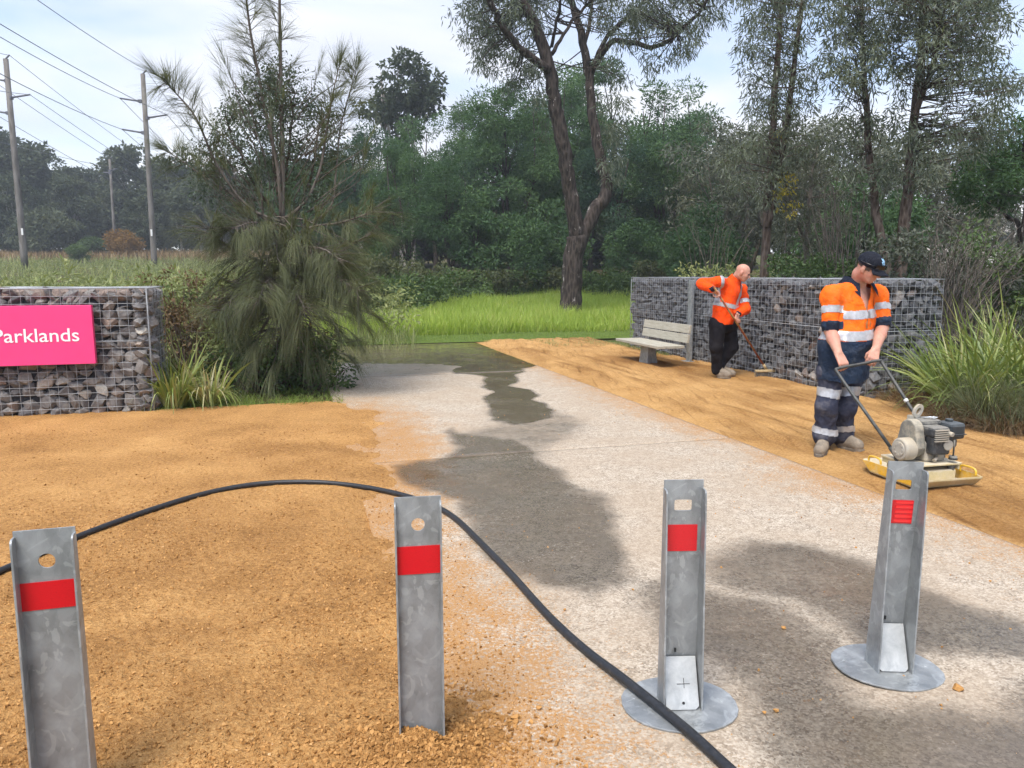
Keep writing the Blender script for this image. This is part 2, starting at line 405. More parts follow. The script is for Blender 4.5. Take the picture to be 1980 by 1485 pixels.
SAND_R = sandmat('raked_gravel', (0.22, 0.105, 0.036), (0.49, 0.275, 0.098), (0.68, 0.43, 0.185), 0.85, 1.6)
B_POS = [G(1308, 1352)[:2] + U_[:2] * k for k in (-1.950, -0.926, 0, 0.905)]
def sand_h_left(x, y):
    u = x * U_[0] + y * U_[1]; v = x * V_[0] + y * V_[1]
    edge = 0.62 + 0.10 * np.sin(v * 0.9 + 1) + 0.42 * fbm(u * 1.2, v * 1.2, s=21) + 0.22 * fbm(u * 5, v * 5, s=23) + 0.12 * sstep(4.5, 7.5, v) - 0.05 * sstep(3.2, 1.5, v)
    ramp_ = np.clip((edge - u) / 0.42, -1, 1)
    h = -0.012 + 0.030 * ramp_ + 0.014 * fbm(x * 1.7, y * 1.7, s=22) * sstep(-0.3, .6, ramp_)
    lump = fbm(x * 26, y * 26, s=24, o=3)
    near = sstep(7.5, 2.5, y)
    h += (0.016 * lump + 0.012 * np.abs(fbm(x * 60, y * 60, s=25, o=2))) * (0.35 + 0.65 * near) * (0.6 + 0.5 * fbm(x * 1.1, y * 1.1, s=26))
    b = B_POS[1]; r = np.hypot(x - b[0] + 0.02, y - b[1] + 0.05)
    h += 0.055 * np.exp(-(r / 0.17) ** 2)
    return h
def sand_h_right(x, y):
    u = x * U_[0] + y * U_[1]; v = x * V_[0] + y * V_[1]
    edge = 3.86 + 0.05 * np.sin(v * 0.8) + 0.28 * fbm(u * 1.1, v * 0.7, s=31) + 0.18 * fbm(u * 5, v * 4, s=32) + 0.10 * sstep(9, 5, v)
    ramp_ = np.clip((u - edge) / 0.45, -1, 1)
    h = -0.012 + 0.034 * ramp_
    rk = fbm(u * 7 + 0.5 * np.sin(v * 0.7), v * 0.7, s=33, o=3); rk2 = fbm(u * 20, v * 1.6, s=34, o=2)
    h += (0.034 * rk + 0.018 * rk2 + 0.012 * fbm(x * 2, y * 2, s=35) + 0.005 * fbm(x * 30, y * 30, s=36, o=2)) * sstep(-0.2, 0.9, ramp_)
    h -= 0.016 * (np.exp(-((u - 4.55 - 0.08 * np.sin(v * .6)) / 0.05) ** 2) + np.exp(-((u - 5.2 - 0.1 * np.sin(v * .5 + 1)) / 0.06) ** 2)) * sstep(3, 6, v)
    return h
def polar(r0, r1, nr, a0, a1, na):
    rr = np.geomspace(r0, r1, nr); aa = np.radians(np.linspace(a0, a1, na))
    A, RR = np.meshgrid(aa, rr); I = np.arange(nr * na).reshape(nr, na)
    F = np.stack([I[:-1, :-1], I[:-1, 1:], I[1:, 1:], I[1:, :-1]], -1).reshape(-1, 4)
    return RR * np.sin(A), RR * np.cos(A), F
def keep(V, F, mask, attrs):
    fm = mask[F].any(1); F = F[fm]; used = np.unique(F); re = np.full(len(V), -1); re[used] = np.arange(len(used))
    return V[used], re[F], {k: a[used] for k, a in attrs.items()}
x, y, F = polar(1.05, 11.5, 420, -60, 12, 480)
u = x * U_[0] + y * U_[1]; v = x * V_[0] + y * V_[1]
z = sand_h_left(x, y)
damp_shade = np.clip(sstep(0.05, 0.5, fbm(x * 1.4, y * 1.4, s=41) + 0.35 * sstep(3.6, 2.2, y)) * 0.75 + 0.5 * sstep(0.08, 0.30, fbm(x * 6, y * 6, s=46)) * sstep(6, 2.5, y), 0, 1)
V, F, at = keep(np.stack([x, y, z], -1).reshape(-1, 3), F, ((u < 1.25) & (v < V_LEFT + 0.05)).ravel(), {'damp_shade': damp_shade.ravel()})
tag(ob('gravel_path', np_mesh('gravel_path', V, F, True, at), SAND_L), kind='structure')
x, y, F = polar(2.6, 20, 330, -6, 62, 460)
u = x * U_[0] + y * U_[1]; v = x * V_[0] + y * V_[1]
z = sand_h_right(x, y)
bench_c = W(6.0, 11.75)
damp_shade = np.exp(-(((u - 5.95) / 0.55) ** 2 + ((v - 11.6) / 1.3) ** 2)) * 0.9 + 0.55 * sstep(0.0, 0.4, fbm(u * 2.2, v * 0.5, s=43)) + 0.75 * sstep(0.12, 0.34, fbm(u * 9 + 0.4 * np.sin(v), v * 0.55, s=44)) * sstep(-0.3, 0.2, fbm(u, v * 0.6, s=45)) + 0.15 * np.exp(-((u - 4.35) / 0.3) ** 2) * sstep(9, 5, v)  # first term paints the shade under the bench into the gravel colour
V, F, at = keep(np.stack([x, y, z], -1).reshape(-1, 3), F, ((u > 3.3) & (u < U_WALL + 0.9) & (v < VF + 0.25) & ((u < U_WALL + 0.03) | (v < V_CORNER))).ravel(), {'damp_shade': np.clip(damp_shade, 0, 1).ravel()})
tag(ob('gravel_path', np_mesh('gravel_path', V, F, True, at), SAND_R), kind='structure')

# ---- crumbs of granite: loose grit too many to count, and the few clods lying about on the slab
def rock_proto(seed, n=14, flat=1.0):
    r = random.Random(seed); bm = bmesh.new()
    for i in range(n):
        d = Vector((r.gauss(0, 1), r.gauss(0, 1), r.gauss(0, 1))).normalized() * r.uniform(0.8, 1.05)
        d.z *= flat; bm.verts.new(d)
    res = bmesh.ops.convex_hull(bm, input=bm.verts)
    for e in [g for g in bm.verts if not g.link_faces]: bm.verts.remove(e)
    bmesh.ops.triangulate(bm, faces=bm.faces)
    bm.verts.ensure_lookup_table(); bm.verts.index_update()
    V = np.array([v.co[:] for v in bm.verts]); F = np.array([[v.index for v in f.verts] for f in bm.faces]); bm.free()
    return V, F
def rotmats(n, g):
    q = g.normal(size=(n, 4)); q /= np.linalg.norm(q, axis=1)[:, None]; w, x, y, z = q.T
    return np.stack([1 - 2 * (y * y + z * z), 2 * (x * y - z * w), 2 * (x * z + y * w), 2 * (x * y + z * w), 1 - 2 * (x * x + z * z), 2 * (y * z - x * w),
                     2 * (x * z - y * w), 2 * (y * z + x * w), 1 - 2 * (x * x + y * y)], -1).reshape(n, 3, 3)
def scatter_rocks(pos, size, g, protos, flat=None):
    Vs, Fs, Ts, n = [], [], [], 0
    which = g.integers(0, len(protos), len(pos))
    for k, (PV, PF) in enumerate(protos):
        idx = np.where(which == k)[0]
        if not len(idx): continue
        Rm = rotmats(len(idx), g); S = size[idx][:, None, None] * g.uniform(0.7, 1.2, (len(idx), 1, 3))
        q = np.einsum('nij,nkj->nki', Rm, PV[None] * S)
        if flat: q[..., 2] *= flat
        Vs.append((q + pos[idx][:, None]).reshape(-1, 3))
        Fs.append((PF[None] + (np.arange(len(idx)) * len(PV))[:, None, None] + n).reshape(-1, 3)); n += len(idx) * len(PV)
        Ts.append(np.repeat(g.random(len(idx)), len(PV)))
    return np.concatenate(Vs), np.concatenate(Fs), np.concatenate(Ts)
t = NT('granite_crumbs')
M_CRUMB = t.bsdf(t.ramp(t.math('ADD', t.math('MULTIPLY', t.attr('tint'), 0.7), t.math('MULTIPLY', t.noise(t.pos(), 120, 3), 0.4)),
          [(0.2, (0.22, 0.105, 0.032)), (0.5, (0.42, 0.22, 0.075)), (0.88, (0.52, 0.29, 0.11)), (0.98, (0.58, 0.42, 0.25))]), 0.95, 0, t.bump(t.noise(t.pos(), 300, 3), 0.5, 0.004), 0.1)
CR = [rock_proto(s, 9) for s in range(5)]
g = np.random.default_rng(5)
n = 85000
yy = 1.3 * (7.5 / 1.3) ** g.random(n); xx = yy * np.tan(np.radians(g.uniform(-40, 8, n)))
u = xx * U_[0] + yy * U_[1]
dens = sstep(-0.35, 0.35, fbm(xx * 1.3, yy * 1.3, s=51) + 0.5 * sstep(3.2, 1.8, yy))
ok = (u < 0.62 + 0.35 * g.random(n) ** 3) & (g.random(n) < 0.25 + 0.75 * dens); xx, yy = xx[ok], yy[ok]
size = 0.0018 + 0.0070 * g.random(len(xx)) ** 3.2
zz_ = np.maximum(sand_h_left(xx, yy), 0.0)
V, F, T = scatter_rocks(np.stack([xx, yy, zz_ + size * 0.35], -1), size, g, CR)
tag(ob('loose_gravel', np_mesh('loose_gravel', V, F, False, {'tint': T}), M_CRUMB), 'fine loose granite crumbs covering the near gravel path', 'gravel', kind='stuff')
n = 2600                                # dense crumbly heap round the foot of the second bollard
an = g.uniform(0, 6.283, n); rr_ = np.abs(g.normal(0, 0.21, n))
xx = B_POS[1][0] + rr_ * np.cos(an) * 1.1; yy = B_POS[1][1] - 0.06 + rr_ * np.sin(an) * 0.8
size = 0.003 + 0.009 * g.random(n) ** 2
V, F, T = scatter_rocks(np.stack([xx, yy, np.maximum(sand_h_left(xx, yy), 0) + size * 0.4], -1), size, g, CR)
tag(ob('loose_gravel', np_mesh('loose_gravel', V, F, False, {'tint': T * 0.7}), M_CRUMB), 'crumbly heap of gravel round the foot of a bollard', 'gravel', kind='stuff')
n = 30000                                # grit strewn over the slab, thick near the gravel
vv_ = 1.2 * (14 / 1.2) ** g.random(n); uu_ = g.uniform(UL, UR, n)
dens = 0.02 + 0.75 * np.exp(-(uu_ - UL) / 0.32) + 0.7 * np.exp(-(UR - uu_) / 0.30)
dens *= 0.4 + 1.2 * sstep(-0.1, 0.3, fbm(uu_ * 3, vv_ * 3, s=61))
ok = g.random(n) < dens; uu_, vv_ = uu_[ok], vv_[ok]
size = 0.0015 + 0.006 * g.random(len(uu_)) ** 4
pos = U_[None] * uu_[:, None] + V_[None] * vv_[:, None]; pos[:, 2] = size * 0.4
V, F, T = scatter_rocks(pos, size, g, CR)
tag(ob('loose_gravel', np_mesh('loose_gravel', V, F, False, {'tint': T}), M_CRUMB), 'grit strewn over the concrete driveway', 'gravel', kind='stuff')
M_CLOD = M_CRUMB
CLODS = [((997, 1391), .016, 'crumbly brown clod on the pale slab beside the hose'), ((1042, 1371), .013, None), ((1852, 1334), .020, 'largest brown clod lying beside the hinged plate of the striped bollard'),
         ((1747, 1310), .009, None), ((1500, 1376), .011, None), ((1478, 1379), .008, None), ((1515, 1216), .012, None), ((1092, 1180), .008, None), ((1015, 1232), .009, None), ((1395, 1098), .008, None), ((1655, 1060), .009, None),
         ((960, 1210), .008, None), ((1130, 1290), .007, None), ((935, 1180), .008, None), ((262, 792), .03, 'brown clod at the foot of the gabion wall that carries the pink sign')]
for k, ((px, py), s_, lab) in enumerate(CLODS):
    PV, PF = rock_proto(100 + k, 22, 0.65); q = G(px, py)
    PV = PV * (1 + 0.12 * rng.normal(size=(len(PV), 1)))
    me = np_mesh('gravel_clod', PV * s_, PF, False, {'tint': np.full(len(PV), 0.5)})
    o = ob('gravel_clod', me, M_CLOD, loc=(q[0], q[1], s_ * 0.5 + (0.012 if px < 900 else 0)), rot=(0, 0, k * 1.3))
    tag(o, lab or 'small brown granite clod lying on the concrete driveway', 'clod', None if lab else 'small clods on the driveway')

# ================================================================== BOLLARDS AND HOSE
t = NT('galvanised_steel'); c = t.co()
sp = t.voro(t.mapv(c, (1, 1, 0.6)), 40, 'F1', 'Color'); sv = t.n('ShaderNodeSeparateColor'); t.set(sv.inputs[0], sp)
f = t.math('ADD', t.math('MULTIPLY', sv.outputs[0], 0.13), t.math('MULTIPLY', t.noise(c, 9, 6, 0.6, 0.6), 0.88))
col = t.ramp(f, [(0.25, (0.20, 0.215, 0.22)), (0.5, (0.31, 0.325, 0.33)), (0.78, (0.43, 0.45, 0.455))])
chalk = t.rng(t.noise(t.mapv(c, (14, 14, 3.0)), 3.0, 5, 0.75), 0.66, 0.72, 0, 0.6)
col = t.mix(chalk, col, (0.55, 0.57, 0.57))
fl_ = t.noise(t.mapv(c, (1, 1, 0.7)), 11, 3, 0.5, 2.5)
col = t.mix(t.rng(fl_, 0.56, 0.60, 0, 0.38), col, (0.50, 0.525, 0.53))
col = t.mix(t.rng(t.noise(t.mapv(c, (1, 1, 0.35), (0, 0.3, 0)), 7, 5, 0.7, 1.0), 0.58, 0.68, 0, 0.45), col, (0.15, 0.155, 0.15))
M_GALV = t.bsdf(col, t.rng(f, 0.2, 0.9, 0.36, 0.6), 0.45, t.bump(t.noise(c, 60, 4), 0.12, 0.002), 0.5)
M_GALVP = M_GALV
t = NT('red_reflector'); c = t.co()
hx = t.voro(c, 230, 'DISTANCE_TO_EDGE')
M_RED = t.bsdf(t.mix(t.rng(hx, 0.0, 0.06), (0.42, 0.004, 0.009), (0.60, 0.006, 0.015)), 0.28, 0, None, 0.6)
M_REDS = simple('red_reflector_stripe', (0.80, 0.030, 0.03), 0.2, var=0.05)
M_INK = simple('black_marker', (0.02, 0.02, 0.02), 0.7)

def holed_plate(w, h, hole, th, round_hole):
    """upright plate w x h with an opening near the top; x across, z up, y thickness; built as rings round the opening"""
    cx, cz, rw, rh = hole
    m = 32; inner = []; outer = []
    for k in range(m):
        a = 2 * math.pi * (k + 0.5) / m; ca, sa = math.cos(a), math.sin(a)
        if round_hole: inner.append((cx + rw * ca, cz + rh * sa))
        else:
            e = 0.28; inner.append((cx + rw * math.copysign(abs(ca) ** e, ca), cz + rh * math.copysign(abs(sa) ** e, sa)))
        sx = (w / 2) / max(abs(ca), 1e-6); sz = 0.09 / max(abs(sa), 1e-6); q = min(sx, sz)
        outer.append((ca * q, cz + sa * q))
    mb = MB()
    V = [(x, yy_, z) for yy_ in (0, th) for (x, z) in inner + outer]; N = 2 * m
    F = []
    for k in range(m):
        j = (k + 1) % m
        F += [(k, j, m + j, m + k), (N + k, N + m + k, N + m + j, N + j), (k, N + k, N + j, j), (m + k, m + j, N + m + j, N + m + k)]
    mb.add(V, F)
    # the corners that the ring leaves open, then the plain plate above and below
    top, bot = cz + 0.09, cz - 0.09
    mb2 = MB()
    if h - top > 0.002: mb2.box((0, th / 2, (top + h) / 2), (w, th, h - top))
    mb2.box((0, th / 2, (bot - 0.12) / 2), (w, th, bot + 0.12))
    for sx in (-1, 1):
        for (zc, sg) in ((top, 1), (bot, -1)):
            tri = [(sx * w / 2, zc)] 
            cand = [o for o in outer if o[0] * sx > 0 and (o[1] - cz) * sg > 0]
            c1_ = max([o for o in cand if abs(abs(o[0]) - w / 2) < 1e-5], key=lambda o: abs(o[1] - cz))
            c2_ = max([o for o in cand if abs(abs(o[1] - cz) - 0.09) < 1e-5], key=lambda o: abs(o[0]))
            tri += [c1_, c2_]
            mb2.add([(x, yy_, z) for yy_ in (0, th) for x, z in tri], [(0, 1, 2), (3, 5, 4), (0, 3, 4, 1), (1, 4, 5, 2), (2, 5, 3, 0)])
    mb.add(mb2.V, mb2.F)
    return mb
def bollard(i, label, H, fl_top, fl_bot, round_hole, w_top, w_bot, refl, base=False, stripes=False, tilt=0.0, lean=0.0):
    pos = B_POS[i]; w = w_top
    t_ = thing('bollard', label, 'bollard', (pos[0], pos[1], 0), TH)
    t_.rotation_euler = (0, R(lean), TH + R(tilt))
    hole = (0, H - 0.075, 0.021, 0.021) if round_hole else (0, H - 0.062, 0.031, 0.020)
    web = holed_plate(w - 0.002, H, hole, 0.006, round_hole)
    web.build('web', M_GALV, t_, loc=(0, 0.0, 0))
    for s in (-1, 1):                   # flanges: taper from foot to head, top corner rounded
        r_ = 0.014
        prof = [(0.006, -0.12), (-fl_bot, -0.12), (-fl_bot, 0.02)]
        prof += [(-fl_top + r_ - r_ * math.cos(a), H - r_ + r_ * math.sin(a)) for a in np.linspace(0, math.pi / 2, 5)] + [(0.006, H)]
        mb = MB(); n = len(prof); x0, x1 = (s * w / 2, s * (w / 2 - 0.006))
        mb.add([(x0, y_, z_) for y_, z_ in prof] + [(x1, y_, z_) for y_, z_ in prof],
               [tuple(range(n)), tuple(reversed(range(n, 2 * n)))] + [(k, n + k, n + (k + 1) % n, (k + 1) % n) for k in range(n)])
        mb.build('flange', M_GALV, t_, bevel=0.0012)
    zr, hr, wr, xo = refl
    mb = MB().box((xo, -0.0015, zr), (wr, 0.002, hr)); rf = mb.build('reflector', M_RED, t_)
    if stripes:
        for k in range(5):
            MB().box((xo + wr * 0.14, -0.0032, zr + hr * (0.40 - 0.2 * k)), (wr * 0.66, 0.001, hr * 0.10)).build('bright_line', M_REDS, rf)  # brighter red stripes across the reflector
    if base:
        pts = []
        for k in range(28):             # blunt lens-shaped foot plate
            a = 2 * math.pi * k / 28; ca, sa = math.cos(a), math.sin(a)
            pts.append((0.205 * math.copysign(abs(ca) ** 1.15, ca), 0.175 * math.copysign(abs(sa) ** 0.86, sa) - 0.035))
        MB().prism(pts, 0.001, 0.009).build('foot_plate', M_GALVP, t_, bevel=0.002)
        fp = MB(); zt = 0.165            # hinge flap leaning between the flanges
        ang = math.atan2(0.075, zt)
        Mx = Matrix.Translation((0, -0.086, 0.012)) @ Matrix.Rotation(-ang, 4, 'X')
        L_ = math.hypot(0.075, zt) - 0.004
        fw = w - 0.022
        poly = [(-fw / 2, 0.012), (-fw / 2 + 0.012, 0), (fw / 2 - 0.012, 0), (fw / 2, 0.012), (fw / 2, L_), (-fw / 2, L_)]
        fp.add([Mx @ Vector((x_, y_, z_)) for y_ in (0, 0.005) for x_, z_ in poly],
               [tuple(range(6)), tuple(reversed(range(6, 12)))] + [(k, 6 + k, 6 + (k + 1) % 6, (k + 1) % 6) for k in range(6)])
        flap = fp.build('hinge_flap', M_FLAP, t_, bevel=0.001)
        MB().box((-0.012, -0.0035, zt + 0.028), (0.007, 0.004, 0.014)).build('slot', M_INK, t_)
        if not stripes:
            q = Matrix(Mx)
            mk = MB()
            for c_, d_ in (((0.008, -0.0008, 0.085), (0.046, 0.0006, 0.0022)), ((0.010, -0.0008, 0.088), (0.002, 0.0006, 0.034))):
                hx_, hy_, hz_ = [k / 2 for k in d_]
                mk.add([q @ Vector((c_[0] + sx * hx_, c_[1] + sy * hy_, c_[2] + sz * hz_)) for sz in (-1, 1) for sy in (-1, 1) for sx in (-1, 1)],
                       [(0, 2, 3, 1), (4, 5, 7, 6), (0, 1, 5, 4), (2, 6, 7, 3), (0, 4, 6, 2), (1, 3, 7, 5)])
            mk.build('pen_cross', M_INK, flap)
            MB().tube([q @ Vector((0.004, -0.002, 0.022)), q @ Vector((0.004, 0.003, 0.022))], 0.005, 12).build('hole', M_INK, flap)
        for bx_, by_ in ((0.02, -0.165), (-0.155, 0.0), (0.155, -0.03)):
            MB().tube([(bx_, by_, 0.006), (bx_, by_, 0.0115)], 0.008, 10).build('bolt', M_GALV, t_)
    return t_
t = NT('bare_plate'); c = t.co(); f = t.noise(c, 14, 6, 0.6, 0.8)
M_FLAP = t.bsdf(t.ramp(f, [(0.3, (0.33, 0.34, 0.34)), (0.55, (0.47, 0.48, 0.47)), (0.75, (0.62, 0.62, 0.60))]), 0.45, 0.3, None, 0.5)
bollard(0, 'galvanised channel bollard with round hole standing alone in the gravel', 0.818, 0.028, 0.055, True, 0.152, 0.152, (0.645, 0.080, 0.146, 0.0))
bollard(1, 'galvanised channel bollard with round hole in a heap of gravel at the slab edge', 0.822, 0.020, 0.030, True, 0.146, 0.146, (0.632, 0.092, 0.134, 0.0), tilt=-7)
bollard(2, 'galvanised hinged bollard with plain red reflector and pen cross on its flap', 0.790, 0.040, 0.090, False, 0.140, 0.140, (0.610, 0.096, 0.112, -0.004), base=True, tilt=-14)
bollard(3, 'galvanised hinged bollard with striped red reflector on a plate in wet concrete', 0.790, 0.040, 0.100, False, 0.138, 0.138, (0.622, 0.092, 0.100, -0.004), base=True, stripes=True, tilt=-15, lean=2.4)

HOSE = [(-260, 1215), (-120, 1160), (0, 1108), (70, 1078), (145, 1047), (220, 1016), (300, 988), (400, 958), (500, 941), (600, 936), (690, 941), (770, 955), (835, 976), (880, 1002), (930, 1050), (990, 1112), (1060, 1190),
        (1130, 1255), (1200, 1312), (1260, 1360), (1330, 1417), (1410, 1486), (1500, 1565), (1600, 1660)]
hp = []
for px, py in HOSE:
    q = G(px, py, 0.018); zs = max(float(sand_h_left(q[0:1], q[1:2])[0]), 0.0) if px < 900 else (0.008 if 1190 < px < 1350 else 0.0)
    hp.append(Vector((q[0], q[1], zs + 0.018)))
def smooth_path(pts, k=6):
    out = []
    for i in range(len(pts) - 1):
        p0, p1, p2, p3 = pts[max(i - 1, 0)], pts[i], pts[i + 1], pts[min(i + 2, len(pts) - 1)]
        for j in range(k):
            s = j / k
            out.append(0.5 * ((2 * p1) + (p2 - p0) * s + (2 * p0 - 5 * p1 + 4 * p2 - p3) * s * s + (3 * p1 - p0 - 3 * p2 + p3) * s ** 3))
    return out + [pts[-1]]
t = NT('black_rubber'); c = t.pos(); f = t.noise(c, 60, 5, 0.7); dirt = t.rng(t.noise(c, 22, 5, 0.7), 0.55, 0.75, 0, 0.5)
M_HOSE = t.bsdf(t.mix(dirt, t.ramp(f, [(0.3, (0.010, 0.011, 0.013)), (0.7, (0.028, 0.03, 0.034))]), (0.10, 0.085, 0.065)), 0.45, 0, t.bump(f, 0.2, 0.002), 0.4)
tag(MB().tube(smooth_path(hp), 0.0175, 14).build('hose', M_HOSE), 'thick black rubber hose arching over the gravel and slab', 'hose')

# ================================================================== GABION WALLS
def stonemat(name, stops):
    t = NT(name); c = t.co(); r_ = t.rnd()
    base = t.ramp(r_, stops); f = t.noise(t.pos(), 38, 6, 0.7); f2 = t.noise(t.pos(), 9, 4)
    col = t.mix(1.0, base, t.ramp(f, [(0.25, (0.55, 0.55, 0.55)), (0.7, (1.25, 1.22, 1.18))]), 'MULTIPLY')
    col = t.mix(t.rng(f2, 0.55, 0.75, 0, 0.35), col, (0.26, 0.21, 0.15))
    return t.bsdf(col, 0.9, 0, t.bump(f, 0.7, 0.012), 0.2)
STL = stonemat('gabion_stone', [(0.0, (0.115, 0.11, 0.115)), (0.3, (0.165, 0.158, 0.158)), (0.55, (0.205, 0.195, 0.19)), (0.80, (0.26, 0.248, 0.235)), (0.92, (0.25, 0.19, 0.16)), (0.97, (0.42, 0.40, 0.36))])
STR = stonemat('gabion_basalt', [(0.0, (0.062, 0.066, 0.075)), (0.35, (0.105, 0.11, 0.12)), (0.65, (0.15, 0.155, 0.165)), (0.88, (0.20, 0.20, 0.20)), (0.945, (0.20, 0.145, 0.12)), (0.985, (0.42, 0.40, 0.37))])
M_WIRE = simple('galvanised_wire', (0.34, 0.355, 0.37), 0.5, 0.3, 0.15, 80)
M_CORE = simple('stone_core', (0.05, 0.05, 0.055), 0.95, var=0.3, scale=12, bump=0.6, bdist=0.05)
SP = []
for s in range(16):
    PV, PF = rock_proto(300 + s, 17); PV[:, 1] *= 0.7
    SP.append((PV, PF))
STONE_ME = {}
def stone_mesh(k, mat):
    key = (k, mat.name)
    if key not in STONE_ME: STONE_ME[key] = np_mesh('stone', SP[k][0], SP[k][1], False, None, [mat])
    return STONE_ME[key]
def pack(rnd, L, H, w_rng, h_rng):
    """courses of unequal stones: yields (s, z, w, h)"""
    z = 0.0
    while z < H - 0.02:
        h = min(rnd.uniform(*h_rng), H - z); s = -rnd.uniform(0, 0.1)
        while s < L:
            w = rnd.uniform(*w_rng); hh = h * rnd.uniform(0.7, 1.55)
            yield s + w / 2, min(z + h / 2 + rnd.uniform(-.035, .035), H - hh * 0.45), w, hh
            s += w
        z += h
def wires(mb, o, ax, L, H, dx, dz, r, up=Vector((0, 0, 1)), wob=0.004, rnd=random):
    o = Vector([float(k) for k in o]); ax = Vector([float(k) for k in ax]); nrm = ax.cross(up)
    nz = max(2, round(H / dz))
    for k in range(nz + 1):
        z = H * k / nz; m = max(2, int(L / 0.45))
        mb.tube([o + ax * (L * j / m) + up * (z + rnd.uniform(-wob, wob)) + nrm * rnd.uniform(-wob, wob) * 2 for j in range(m + 1)], r, 4, caps=False)
    nx = max(2, round(L / dx))
    for k in range(nx + 1):
        s = L * k / nx; m = max(2, int(H / 0.35))
        mb.tube([o + ax * (s + rnd.uniform(-wob, wob)) + up * (H * j / m) + nrm * (rnd.uniform(-wob, wob) * 2 + 0.004) for j in range(m + 1)], r, 4, caps=False)
def gabion(label, corner_uv, ax_front, Lf, ax_side, Ls, H, mat, near_first, seam, wsize, hsize, seed, dx, dz, wr):
    """corner_uv: the near corner; the front runs along ax_front, the end along ax_side"""
    rnd = random.Random(seed); base = W(*corner_uv)
    t_ = thing('gabion_wall', label, 'gabion wall', base)
    af, as_ = Vector(ax_front), Vector(ax_side)
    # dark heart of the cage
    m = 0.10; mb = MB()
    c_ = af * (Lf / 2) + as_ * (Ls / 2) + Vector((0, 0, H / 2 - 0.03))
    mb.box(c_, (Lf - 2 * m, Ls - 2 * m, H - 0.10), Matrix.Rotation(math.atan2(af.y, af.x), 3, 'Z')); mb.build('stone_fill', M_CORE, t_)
    items = []
    for face, (ax, inn, L) in enumerate(((af, as_, Lf), (as_, af, Ls))):
        for (s, z, w, h) in pack(rnd, L, H - 0.02, wsize, hsize):
            items.append((ax * s + inn * (0.075 + rnd.uniform(-0.012, 0.02)) + Vector((0, 0, z)), ax, w, h, s if face == 0 else -1))
    for s in np.arange(0.08, Lf, 0.16):           # top layer
        for q in np.arange(0.12, Ls, 0.16):
            items.append((af * (s + rnd.uniform(-.03, .03)) + as_ * (q + rnd.uniform(-.03, .03)) + Vector((0, 0, H - 0.075)), af, rnd.uniform(.13, .2), .11, 50 + s))
    items.sort(key=lambda it: it[4])
    rest = []
    for k, (c, ax, w, h, s) in enumerate(items):
        rz = math.atan2(ax.y, ax.x); pk = rnd.randrange(len(SP)); rot = (rnd.uniform(-.5, .5), rnd.choice((0, math.pi)) + rnd.uniform(-.9, .9), rz + rnd.uniform(-.3, .3))
        sc = (w * 0.66, 0.11, h * 0.70)
        if k < 300: ob('stone', stone_mesh(pk, mat), None, t_, c, rot, sc)
        else: rest.append((c, rot, sc, pk))
    if rest:
        Vs, Fs, n = [], [], 0
        from mathutils import Euler
        for c, rot, sc, pk in rest:
            M = np.array(Matrix.LocRotScale(c, Euler(rot), Vector(sc))); PV, PF = SP[pk]
            Vs.append(PV @ M[:3, :3].T + M[:3, 3]); Fs.append(PF + n); n += len(PV)
        tag(ob('more_stones', np_mesh('more_stones', np.concatenate(Vs), np.concatenate(Fs)), mat, t_), kind='stuff')
    # cage
    so, zo = 0.012, 0.0
    o_f = -as_ * so
    for nm, o, ax, L, HH, up in (('front_mesh', -as_ * so, af, Lf, H, Vector((0, 0, 1))), ('end_mesh', -af * so, as_, Ls, H, Vector((0, 0, 1))), ('top_mesh', Vector((0, 0, H + 0.004)), af, Lf, Ls, as_)):
        mb = MB(); wires(mb, o, ax, L, HH, dx, dz, wr, up, 0.003, rnd); mb.build(nm, M_WIRE, t_)
    for zs in (H, seam):
        mb = MB().tube([-as_ * so * 1.6 + Vector((0, 0, zs)), af * Lf - as_ * so * 1.6 + Vector((0, 0, zs))], 0.0045, 6); mb.build('edge_rod', M_WIRE, t_)
        mb = MB().tube([-af * so * 1.6 + Vector((0, 0, zs)), as_ * Ls - af * so * 1.6 + Vector((0, 0, zs))], 0.0045, 6); mb.build('edge_rod', M_WIRE, t_)
    MB().tube([(-af - as_) * so + Vector((0, 0, 0)), (-af - as_) * so + Vector((0, 0, H))], 0.0042, 6).build('edge_rod', M_WIRE, t_)
    if Lf > 5: MB().tube([af * Lf - as_ * so, af * Lf - as_ * so + Vector((0, 0, H))], 0.0042, 6).build('edge_rod', M_WIRE, t_)
    return t_
UC_L = uv_of(G(303, 791))[0]
gabion('grey stone gabion wall carrying the pink sign', (UC_L, V_LEFT), -U_, 3.4, V_, 1.0, 1.375, STL, True, 0.80, (0.085, 0.20), (0.058, 0.125), 11, 0.092, 0.081, 0.0026)
RW_H = 1.465
gabion('long dark basalt gabion wall behind the bench', (U_WALL, V_CORNER), V_, 6.75, U_, 1.05, RW_H, STR, True, 0.83, (0.08, 0.21), (0.055, 0.145), 12, 0.085, 0.085, 0.0026)

# ---- pink sign
def on_v(px, py, v):                    # pixel ray meets the plane of a given v
    d = ray(px, py); o = np.array([0, 0, CAM_H]); k = (v - np.dot(o, V_)) / np.dot(d, V_); return o + d * k
M_PINK = simple('pink_paint', (0.82, 0.050, 0.21), 0.38, var=0.03, scale=6, bump=0.02)
M_WHITE = simple('white_vinyl', (0.84, 0.84, 0.85), 0.5, var=0.03)
vs_ = V_LEFT - 0.10
tr_, br_ = on_v(180, 590, vs_), on_v(185, 703, vs_)
su1 = uv_of(br_)[0]; z1 = tr_[2]; z0 = br_[2]; su0 = su1 - 2.1
sg = thing('park_sign', 'bright pink sign panel reading Parklands on the stone gabion wall', 'sign', W(su1, vs_, z0), TH)
MB().box((-1.05, 0.038, (z1 - z0) / 2), (2.1, 0.07, z1 - z0)).build('panel', M_PINK, sg, bevel=0.003)
